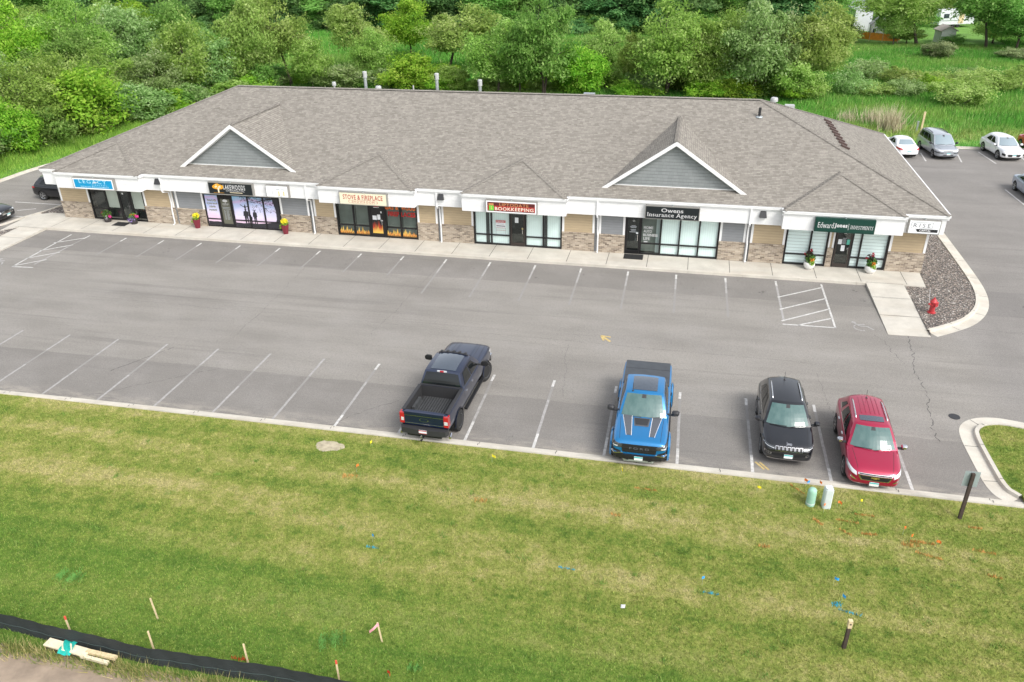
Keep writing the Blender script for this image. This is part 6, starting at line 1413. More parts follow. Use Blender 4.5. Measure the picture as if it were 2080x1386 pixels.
planter(5.80, -.48, 'pot of purple and bright pink flowers right of the far left doormat', 'cone', .34, .20, .27, 'pot_dark', [('foliage', 'plant_leaf', [(240, 0, 0, .50, .28, .28, .26, .07, 5)]), ('flower', 'petal_purple', [(190, -.06, -.12, .34, .30, .22, .22, .045, 6)]), ('flower', 'petal_pink', [(90, .32, -.04, .55, .12, .12, .13, .05, 7)]), ('flower', 'petal_orange', [(40, .0, 0, .66, .2, .16, .08, .04, 8)])])
for u, sd, lab in ((10.62, 11, 'dark red hexagonal planter of yellow flowers left of the mural windows'), (17.05, 21, 'dark red hexagonal planter of yellow flowers right of the mural windows')):
    planter(u, -.45, lab, 'hex', .62, .17, .27, 'pot_red', [('foliage', 'plant_lime', [(150, 0, 0, .72, .24, .24, .22, .07, sd), (40, -.24, -.1, .5, .08, .1, .2, .06, sd + 1)]), ('flower', 'petal_yellow', [(260, 0, 0, .86, .24, .24, .16, .05, sd + 2)])])
for u, sd, lab in ((49.78, 31, 'round white planter with crimson spikes below the two pane window'), (53.08, 41, 'round white planter with a red plume right of the brown door')):
    planter(u, -.50, lab, 'round', .42, .20, .30, 'pot_white', [('foliage', 'plant_leaf', [(240, 0, 0, .62, .28, .26, .26, .08, sd)]), ('foliage', 'plant_dark', [(110, -.08, .05, .82, .24, .2, .26, .08, sd + 1)]), ('foliage', 'plant_lime', [(90, .08, -.24, .42, .18, .1, .16, .07, sd + 2)]), ('flower', 'petal_orange', [(60, .08, -.2, .62, .14, .12, .1, .05, sd + 3)]), ('flower', 'petal_crimson', [(60, .0, .1, 1.0, .08, .08, .2, .05, sd + 4), (30, -.3, .0, .86, .08, .08, .06, .05, sd + 5)])])
for u, v, w, d, lab in ((4.95, -.75, 1.0, .72, 'black doormat between the two flower pots at the far left door'), (39.75, -.50, 1.15, .80, 'black doormat before the insurance agency door')):
    x, y, _ = to_world(u, v); mb = MB(); mb.box(-w / 2, w / 2, -d / 2, d / 2, 0, .012, 'rubber')
    for k in range(9): yy = -d / 2 + .04 + k * (d - .08) / 8; mb.box(-w / 2 + .04, w / 2 - .04, yy - .015, yy + .015, .012, .016, 'matte_black')
    o = mb.build('doormat', None, loc=(x, y, .158), rotz=BR); tag(o, lab, 'doormat', 'black doormats on the walk')
# fire hydrant
M('hydrant_red', (.42, .035, .04), .5, var=.2, vscale=9)
t = empty('fire_hydrant', 'red fire hydrant standing in the gravel bed by the ramp', 'hydrant', (39.72, 15.25, .11), .4)
mb = MB(); mb.lathe([(.20, 0), (.20, .05), (.13, .06), (.13, .40), (.17, .41), (.17, .46), (.15, .47), (.15, .58)], 'hydrant_red', seg=16); mb.build('barrel', t, smooth=True, sharp=40)
mb = MB(); mb.lathe([(.18, .58), (.18, .62), (.15, .64), (.12, .72), (.05, .77), (.05, .80), (.035, .80), (.035, .85), (.001, .85)], 'hydrant_red', seg=16); mb.build('bonnet', t, smooth=True, sharp=40)
for a in (0, PI, -PI / 2):
    mb = MB(); c, s = math.cos(a), math.sin(a); rr = .085 if a == -PI / 2 else .06
    mb.tube([(c * .12, s * .12, .50), (c * .21, s * .21, .50)], rr * .85, 'hydrant_red', 12); mb.tube([(c * .21, s * .21, .50), (c * .26, s * .26, .50)], rr, 'hydrant_red', 8); mb.build('outlet_cap', t)
mb = MB(); mb.tube([(.02, .22, .0), (.10, .60, 1.1)], .008, 'letter_white', 5); mb.build('marker_rod', t)
# utility pedestals
M('ped_green', (.30, .52, .40), .55, var=.12, vscale=4); M('ped_grey', (.56, .62, .60), .55, var=.08, vscale=4)
t = empty('utility_pedestal', 'pale green round topped cable pedestal in the lawn, left of the grey one', 'utility pedestal', (31.89, -1.61, .12))
mb = MB(); mb.lathe([(.15, 0), (.15, .56), (.14, .63), (.10, .69), (.04, .715), (.001, .72)], 'ped_green', seg=18); mb.build('cover', t, smooth=True, sharp=50); mb = MB(); mb.lathe([(.155, .08), (.157, .10), (.155, .12)], 'ped_grey', seg=18); mb.build('base_band', t)
t = empty('utility_pedestal', 'pale grey square cable pedestal in the lawn, right of the green one', 'utility pedestal', (32.40, -1.62, .12), .1)
mb = MB(); mb.prism([(-.14, -.10), (-.10, -.14), (.10, -.14), (.14, -.10), (.14, .10), (.10, .14), (-.10, .14), (-.14, .10)], 0, .78, 'ped_grey'); mb.prism([(-.145, -.10), (-.10, -.145), (.10, -.145), (.145, -.10), (.145, .10), (.10, .145), (-.10, .145), (-.145, .10)], .66, .70, 'ped_grey'); mb.build('cover', t)
mb = MB(); mb.prism([(-.12, -.08), (-.08, -.12), (.08, -.12), (.12, -.08), (.12, .08), (.08, .12), (-.08, .12), (-.12, .08)], .78, .83, 'ped_grey'); mb.build('cap', t)
# sign post, seen from behind
M('post_brown', (.055, .038, .03), .8, var=.3, vscale=8); M('sign_back', (.36, .42, .43), .5, .3)
t = empty('road_sign', 'small road sign on a dark square post seen from behind, by the island', 'road sign', (36.70, -1.41, .12))
mb = MB(); mb.box(-.05, .05, -.05, .05, -.2, 1.86, 'post_brown'); mb.build('post', t)
mb = MB(); mb.box(-.23, .23, .055, .06, 1.30, 1.90, 'sign_back'); mb.build('sign_plate', t)
t = empty('marker_post', 'short dark wooden post with a pale capped top in the foreground lawn', 'post', (32.08, -7.79, .12), .1)
mb = MB(); mb.box(-.045, .045, -.045, .045, -.2, .82, 'post_brown'); mb.box(-.065, -.045, -.03, .03, .0, .22, 'post_brown'); mb.build('post', t)
M('pale_wood', (.62, .50, .30), .8, var=.2, vscale=9); M('new_board', (.70, .62, .45), .8, var=.15, vscale=5)
mb = MB(); mb.box(-.055, .055, -.055, .055, .80, 1.06, 'pale_wood'); mb.box(-.02, .02, -.060, -.055, .93, .98, 'post_brown'); mb.build('cap', t)
# wooden survey stakes
def stake(x, y, h, label, ribbon=None, lean=(0, 0), z=.1):
    t = empty('wooden_stake', label, 'stake', (x, y, z), .3); t.rotation_euler = (lean[0], lean[1], .3)
    mb = MB(); mb.box(-.022, .022, -.012, .012, -.15, h, 'pale_wood'); mb.build('stake', t)
    if ribbon == 'tip':
        mb = MB(); mb.box(-.024, .024, -.014, .014, h - .12, h + .01, 'ribbon_red'); mb.build('painted_tip', t)
    elif ribbon:
        mb = MB(); mb.grid(lambda a, b: (-.025 - .26 * a, -.014 - .04 * math.sin(a * 4), h - .03 - .10 * a * a - .16 * a - .10 * b), 6, 1, ribbon); mb.box(-.025, .025, -.015, .015, h - .14, h - .03, ribbon); mb.build('ribbon', t)
M('ribbon_pink', (.85, .38, .42), .6); M('ribbon_red', (.60, .08, .05), .6)
stake(12.65, -10.55, .86, 'pale wooden stake standing alone in the lawn at lower left', None, (.02, -.03)); stake(19.42, -10.08, .80, 'leaning wooden stake tied with a pink ribbon', 'ribbon_pink', (.0, -.08))
stake(10.60, -11.60, .80, 'weathered stake behind the black silt fence near the left edge', 'tip'); stake(13.35, -11.72, .94, 'dark stake behind the silt fence above the lumber', None); stake(16.15, -11.62, .95, 'pale stake behind the silt fence beside the red paint mark', None); stake(18.75, -11.55, .82, 'stake with a red tip at the right end of the silt fence', 'tip')
# silt fence
m, nt, p = new_mat('silt_fabric'); f_ = noise(nt, coords(nt, 'UV', scale=(3, 90, 1)), 1.0, 2); lk(nt, ramp(nt, f_, [(.3, (.008, .012, .012)), (.7, (.028, .034, .034))]), p.inputs['Base Color']); p.inputs['Roughness'].default_value = .75
t = empty('silt_fence', 'long black silt fence running along the bottom left edge of the lawn', 'fence', (8, -11.75, 0))
line_ = [(2, -11.5), (6, -11.55), (8.2, -11.58), (10.8, -11.74), (13.5, -11.86), (14.9, -11.84), (16.4, -11.78), (18, -11.76), (19.4, -11.82), (22, -11.9), (27, -12.0), (33, -11.9), (40, -11.95), (48, -11.9)]
mb = MB()
def fp(a, b):
    s = a * (len(line_) - 1); i = min(int(s), len(line_) - 2); q = s - i; x = line_[i][0] * (1 - q) + line_[i + 1][0] * q; y = line_[i][1] * (1 - q) + line_[i + 1][1] * q
    return (x - 8, y + 11.64 + .018 * math.sin(x * 2.3) * (1 - b * .3) - .10 * (1 - b) ** 2 + .010 * math.sin(x * 9 + b * 3), .03 + b * (.67 + .012 * math.sin(x * 1.3) + .008 * math.sin(x * 4.1 + 1)))
mb.grid(fp, 360, 8, 'silt_fabric'); mb.build('fabric', t, smooth=True)
mb = MB(); M('silt_thread', (.05, .08, .07), .7)
mb.tube([Vector(fp(k / 220, .45)) + Vector((0, -.006, 0)) for k in range(221)], .006, 'silt_thread', 4); mb.build('seam', t)
# lumber and a teal rag by the fence
for x, y, L, w, a, z, m, lab in ((10.92, -12.13, 1.42, .26, -.09, .30, 'new_board', 'pale wide board lying on the grass under the teal netting'), (12.02, -12.15, .95, .12, -.05, .27, 'pale_wood', 'short thick lumber piece right of the wide board'), (11.90, -12.30, .90, .09, -.07, .22, 'new_board', 'thin plank lying in front of the thick lumber piece')):
    mb = MB(); mb.box(-L / 2, L / 2, -w / 2, w / 2, 0, .05 if w > .2 else .09, m); mb.box(-L / 2 + .02, L / 2 - .02, -w / 2 + .02, w / 2 - .02, -.2, 0, 'post_brown'); o = mb.build('lumber', None, loc=(x, y, z), rotz=a); tag(o, lab, 'board', 'lumber lying by the silt fence')
M('teal_net', (.01, .40, .33), .6, var=.35, vscale=18)
mb = MB(); mb.grid(lambda a, b: (-.2 + .40 * a - .08 * b, -.22 + .44 * b, .075 + .02 * math.sin(a * 9 + b * 7) - .14 * max(0, .35 - b) - .14 * max(0, b - .85)), 14, 14, 'teal_net'); o = mb.build('netting', None, smooth=True, loc=(10.98, -12.15, .29)); tag(o, 'crumpled teal netting draped over the pale board', 'netting')
mb = MB(); mb.mesh([(-.05, -.02, 0), (.05, -.03, .01), (.06, .03, .02), (-.04, .04, .0), (0, 0, .05)], [(0, 1, 4), (1, 2, 4), (2, 3, 4), (3, 0, 4)], 'letter_white'); o = mb.build('litter', None, loc=(10.05, -12.75, .07)); tag(o, 'small white scrap lying on the dirt at lower left', 'litter')
mb = MB(); mb.mesh([(-.06, -.04, .0), (.06, -.04, .02), (.07, .05, .07), (-.06, .06, .04), (0, .0, .05)], [(0, 1, 4), (1, 2, 4), (2, 3, 4), (3, 0, 4)], 'letter_white'); o = mb.build('litter', None, loc=(25.96, -7.5, .13)); tag(o, 'white crumpled scrap of paper on the open lawn', 'litter')
# utility flags
M('flag_yellow', (.85, .72, .03), .6); M('flag_orange', (.85, .22, .04), .6); M('flag_blue', (.02, .32, .75), .6); M('flag_red', (.70, .05, .02), .6)
FL = [(15.75, -1.17, 'yellow', 'yellow marker flag right of the bare soil patch'), (20.56, -1.31, 'yellow', 'yellow marker flag below the open bed pickup'), (25.37, -1.12, 'yellow', 'yellow marker flag in front of the bright blue pickup'), (33.52, -1.42, 'yellow', 'yellow marker flag right of the grey pedestal'), (30.14, -1.28, 'yellow', 'yellow marker flag left of the green pedestal'),
      (15.77, -2.84, 'orange', 'orange marker flag above the left orange paint patch'), (32.76, -1.66, 'orange', 'bright orange marker flag just right of the grey pedestal'), (32.29, -1.95, 'orange', 'orange marker flag below the grey pedestal'), (31.78, -.62, 'orange', 'orange marker flag behind the green pedestal by the kerb'), (32.31, -.55, 'orange', 'orange marker flag behind the grey pedestal by the kerb'), (34.80, -2.95, 'orange', 'orange marker flag in the large orange paint cluster'), (35.55, -3.06, 'orange', 'pale orange marker flag right of the paint cluster'), (34.65, -2.66, 'orange', 'small orange marker flag at the top of the paint cluster'),
      (17.69, -6.26, 'blue', 'blue marker flag in the middle left lawn'), (28.24, -6.17, 'blue', 'blue marker flag in the middle lawn'), (32.13, -5.39, 'blue', 'blue marker flag furthest from the blue disc'), (32.28, -6.00, 'blue', 'blue marker flag right beside the bright blue disc'), (31.85, -.72, 'blue', 'blue marker flag by the kerb behind the green pedestal'), (20.02, -11.2, 'red', 'red marker flag at the bottom edge of the lawn')]
for i, (x, y, c, lab) in enumerate(FL):
    a = (i * 1.7) % 3 - 1.5; t = empty('marker_flag', lab, 'flag', (x, y, .12), a, c + ' marker flags in the lawn')
    mb = MB(); mb.tube([(0, 0, -.1), (0, 0, .34)], .004, 'galvanised', 4); mb.build('wire', t)
    mb = MB(); mb.grid(lambda u, v: (.13 * u, .03 * math.sin(u * 4 + i), .24 + .10 * v - .03 * u * u), 5, 1, 'flag_' + c); mb.build('flag', t)
# sprayed marks on the turf: tinted grass
def spray(x, y, L, w, a, col, label, seed, n=420, dens=1):
    n = int(n * (.75 if col == 'green' else .30))
    r = np.random.default_rng(seed); s = r.uniform(-.5, .5, n) * L; q = r.normal(0, .5, n) * w * .5
    px = x + s * math.cos(a) - q * math.sin(a); py = y + s * math.sin(a) + q * math.cos(a)
    me = blades('spray_mark', px, py, .115, .082, .022, seed, 'spray_' + col, .6); o = link('spray_mark', me); tag(o, label, 'paint mark', col + ' spray marks on the lawn')
for c, v in (('orange', (.60, .31, .09)), ('blue', (.03, .38, .55)), ('red', (.60, .04, .015)), ('cyan', (.02, .55, .85))): M('spray_' + c, v, .8)
M('spray_green', (.14, .34, .07), .8)
SP = [(8.9, -9.55, .9, .55, 0, 'green', 'bright green tinted patch at the left edge of the lawn'), (18.0, -10.28, .75, .6, .4, 'green', 'bright green tinted patch left of the pink ribbon stake'), (20.6, -10.75, .4, .3, 0, 'green', 'faint green tinted patch near the bottom edge of the lawn'), (33.0, -2.3, .7, .05, -.12, 'orange', 'thin orange streak right below the grey pedestal'), (32.85, -2.86, .45, .06, -.7, 'orange', 'slanting orange streak below both pedestals'), (33.6, -2.82, .5, .09, .05, 'orange', 'short orange streak left of the big orange cluster'), (33.62, -1.86, .6, .05, .0, 'orange', 'faint level orange streak right of the pedestals'), (34.80, -3.08, .55, .30, .1, 'orange', 'largest orange cluster of paint on the lawn'), (35.2, -2.92, .8, .10, -.04, 'orange', 'level orange streak right of the big cluster'), (35.25, -3.52, .75, .08, -.28, 'orange', 'slanting orange streak below the big cluster'), (37.0, -3.0, .7, .12, -.1, 'orange', 'orange streak at right below the road sign'), (37.0, -4.12, .45, .12, -.3, 'orange', 'orange streak furthest right in the lawn'), (37.05, -1.85, .4, .06, 0, 'orange', 'small orange streak beside the road sign foot'), (32.05, -2.5, .35, .10, -.9, 'orange', 'orange blotch below the green pedestal'), (31.55, -.85, .6, .05, -.8, 'orange', 'orange streak left of the green pedestal by the kerb'),
      (15.62, -3.1, .55, .24, .2, 'orange', 'orange paint patch at left under the soil patch'), (20.67, -3.55, .42, .26, 0, 'orange', 'orange paint patch in the centre left lawn'), (25.38, -3.42, .32, .18, 0, 'orange', 'orange paint patch in the centre lawn'), (26.3, -1.85, .8, .06, -.05, 'orange', 'faint orange line below the bright blue pickup'), (30.2, -4.05, .34, .14, 0, 'orange', 'orange paint patch left of the dark green band'),
      (32.11, -6.18, .26, .20, 0, 'cyan', 'bright blue painted disc beside two blue flags'), (32.45, -6.45, .6, .05, -.2, 'blue', 'faint blue line above the short wooden post'), (28.5, -6.46, .5, .05, -.05, 'blue', 'faint blue line in the middle lawn'), (17.8, -6.52, .45, .05, 0, 'blue', 'faint blue line below the left blue flag'), (24.1, -6.25, .5, .04, -.05, 'blue', 'faint blue line in the centre of the lawn'), (15.75, -11.4, .5, .12, .0, 'red', 'red painted patch beside the silt fence')]
for k, s in enumerate(SP): spray(*s[:7], 100 + k, int(120 + 900 * s[2] * s[3] * (2 if s[3] > .1 else 5)))
# posts by the marsh
for x, y, h, m, lab in ((48.45, 56.4, 1.9, 'pale_wood', 'tan wooden post standing in the marsh grass behind the silver van'), (48.1, 56.6, 1.0, 'galvanised', 'short grey stub post left of the tan post')):
    mb = MB(); mb.box(-.08, .08, -.08, .08, -.1, h, m); mb.box(-.09, .09, -.09, .09, h, h + .03, m); o = mb.build('marsh_post', None, loc=(x, y, 0)); tag(o, lab, 'post')
def dry_clump(x, y, n, h, seed, label):
    r = np.random.default_rng(seed); px = x + r.normal(0, .55, n); py = y + r.normal(0, .4, n)
    me = blades('dry_reeds', px, py, -.02, h, .06, seed, 'dry_reed', .5); tag(link('dry_reeds', me), label, 'reeds')
M('dry_reed', (.50, .44, .30), .85)
dry_clump(45.9, 57.0, 420, 2.1, 71, 'tall pale dead reeds beyond the white coupe'); dry_clump(44.9, 60.2, 200, 1.5, 72, 'arc of dead reeds behind the tall dead clump'); dry_clump(42.6, 60.6, 150, 1.2, 73, 'small pale dead reeds near the right roof hip')

# ------------------------------------------------------------------ far houses and sheds beyond the marsh
M('house_white', (.62, .63, .66), .6, var=.05); M('house_roof', (.30, .30, .31), .85, var=.15, vscale=2); M('shed_pale', (.58, .62, .58), .6, var=.06); M('shed_roof', (.40, .36, .32), .85); M('play_grey', (.30, .31, .32), .7); M('orange_net', (.85, .30, .03), .6, var=.15, vscale=3); M('house_brown', (.26, .15, .11), .7); M('window_dark', (.04, .05, .06), .15); M('house_blue', (.20, .32, .52), .7); M('house_pink', (.50, .38, .36), .7)
def house(name, label, x, y, rz, w, d, h, rh, wall, roofm, wins=(), door_=None, cat='house', over=.3):
    t = empty(name, label, cat, (x, y, 0), rz)
    mb = MB(); mb.box(-w / 2, w / 2, -d / 2, d / 2, 0, h, wall)
    for s in (-1, 1): p = [(s * w / 2 * .0 + -w / 2, s * d / 2, h), (w / 2, s * d / 2, h), (0, s * d / 2, h + rh)]; mb.face(p if s < 0 else p[::-1], wall)
    mb.build('wall', t)
    mb = MB(); o = over; k = rh / (w / 2)
    for s in (-1, 1):
        a = [(0, -d / 2 - o, h + rh + .03), (s * (w / 2 + o), -d / 2 - o, h - o * k + .03), (s * (w / 2 + o), d / 2 + o, h - o * k + .03), (0, d / 2 + o, h + rh + .03)]
        b = [(q[0], q[1], q[2] + .12) for q in a]; mb.mesh(a + b, [(0, 1, 2, 3), (4, 7, 6, 5), (0, 4, 5, 1), (1, 5, 6, 2), (2, 6, 7, 3), (3, 7, 4, 0)] if s > 0 else [(3, 2, 1, 0), (5, 6, 7, 4), (1, 5, 4, 0), (2, 6, 5, 1), (3, 7, 6, 2), (0, 4, 7, 3)], roofm)
    mb.build('roof', t)
    for (wx, wz, ww, wh) in wins:
        mb = MB(); mb.box(wx - ww / 2 - .06, wx + ww / 2 + .06, -d / 2 - .05, -d / 2 - .005, wz - .06, wz + wh + .06, 'trim_white'); f = mb.build('window', t); mb = MB(); mb.box(wx - ww / 2, wx + ww / 2, -d / 2 - .06, -d / 2 - .052, wz, wz + wh, 'window_dark'); mb.build('pane', f)
    if door_:
        mb = MB(); mb.box(door_ - .5, door_ + .5, -d / 2 - .06, -d / 2 - .005, .05, 2.1, 'trim_white'); mb.build('door', t)
    return t
house('garden_shed', 'tall white gabled shed at the far edge of the marsh', 55.9, 138.2, .15, 3.0, 5.5, 3.7, 1.1, 'house_white', 'house_white', [], None, 'shed')
house('garden_shed', 'pale green grey garden shed behind the half bare shrub', 66.4, 121.5, .12, 2.2, 2.8, 1.9, .6, 'shed_pale', 'shed_roof', [], None, 'shed', .25)
house('play_house', 'small grey play house behind the orange netting', 57.4, 128.2, -.1, 2.2, 2.2, 2.0, .9, 'play_grey', 'house_roof', [(-.5, .7, .5, .7)], None, 'play house', .15)
house('far_house', 'long white house with grey roof behind the far trees', 67.5, 176.0, .1, 14, 10, 4.5, 2.5, 'house_white', 'house_roof', [(-4, 1.2, 1.4, 1.3), (2, 1.2, 1.6, 1.3)], -1)
house('far_house', 'brown house corner at the top right beyond the trees', 84.5, 178.0, .2, 8, 10, 6.5, 2.6, 'house_brown', 'house_roof', [(-2, 3.6, 1.2, 1.4)])
house('far_house', 'pinkish house glimpsed through the trees left of the white shed', 41.0, 205.0, 0, 9, 8, 4.5, 2.2, 'house_pink', 'house_roof', [(0, 1.4, 1.4, 1.3)])
house('far_house', 'pale blue grey house glimpsed at the top left between the trees', -100, 205, .3, 12, 9, 6.0, 2.5, 'house_blue', 'house_roof', [(-2, 3.6, 1.3, 1.4), (2, 3.6, 1.3, 1.4)])
t = empty('camper_trailer', 'white camper trailer parked among the far trees at right', 'trailer', (73.0, 143.0, 0), .35)
mb = MB(); mb.prism([(-3.4, -1.2), (3.4, -1.2), (3.4, 1.2), (-3.4, 1.2)], .6, 3.1, 'house_white'); mb.box(-3.4, 3.4, -1.22, -1.2, 1.2, 1.35, 'galvanised'); mb.build('body', t)
mb = MB(); mb.box(.3, 1.3, -1.25, -1.2, .75, 2.8, 'pale_wood'); mb.build('door', t)
for x in (-2.2, 2.4): mb = MB(); mb.box(x - .5, x + .5, -1.25, -1.2, 1.7, 2.4, 'window_dark'); mb.build('window', t)
for x in (-.4, .5): mb = MB(); mb.lathe([(.001, -.1), (.34, -.1), (.36, 0), (.34, .1), (.001, .1)], 'rubber', (x, -1.0, .36), 14, 'Y'); mb.build('wheel', t)
M('patio', (.52, .51, .49), .8, var=.15)
t = empty('orange_fence', 'bright orange safety netting strung in front of the play house', 'fence', (53.6, 124.0, 0))
pl = [(0, 0), (1.6, -2.2), (3.4, -3.3), (5.6, -4.0), (6.6, -1.0)]
mb = MB()
for a, b in zip(pl[:-1], pl[1:]): mb.face([(*a, .25), (*b, .25), (*b, 1.35), (*a, 1.35)], 'orange_net')
mb.build('netting', t)
for q in pl: mb = MB(); mb.tube([(*q, 0), (*q, 1.7)], .05, 'pale_wood', 6); mb.build('post', t)
mb = MB(); mb.face([(49, 118.5, .02), (90, 118.5, .02), (90, 172, .02), (49, 172, .02)], 'bank_grass_flat') if 'bank_grass_flat' in MATS else None
M('yard_grass', (.12, .26, .035), .95, var=.3, vscale=.3, bump=.5, bscale=3)
mb = MB(); mb.face([(48, 119.5, .02), (95, 119.5, .02), (95, 190, .02), (48, 190, .02)], 'yard_grass'); struct(mb.build('far_yard'))
for x, y, s, m, lab in ((58.2, 133.0, 1.0, 'house_blue', 'blue covered garden things beside the white shed'), (59.6, 136.0, 1.3, 'house_white', 'white garden canopy behind the play house')):
    t = empty('garden_canopy', lab, 'canopy', (x, y, 0), .2)
    mb = MB(); mb.mesh([(-s, -s, 1.6), (s, -s, 1.6), (s, s, 1.6), (-s, s, 1.6), (0, 0, 2.2)], [(0, 1, 4), (1, 2, 4), (2, 3, 4), (3, 0, 4)], m); mb.build('cover', t)
    for a in (-1, 1):
        for b in (-1, 1): mb = MB(); mb.tube([(a * s * .95, b * s * .95, 0), (a * s * .95, b * s * .95, 1.6)], .05, 'house_white', 6); mb.build('leg', t)
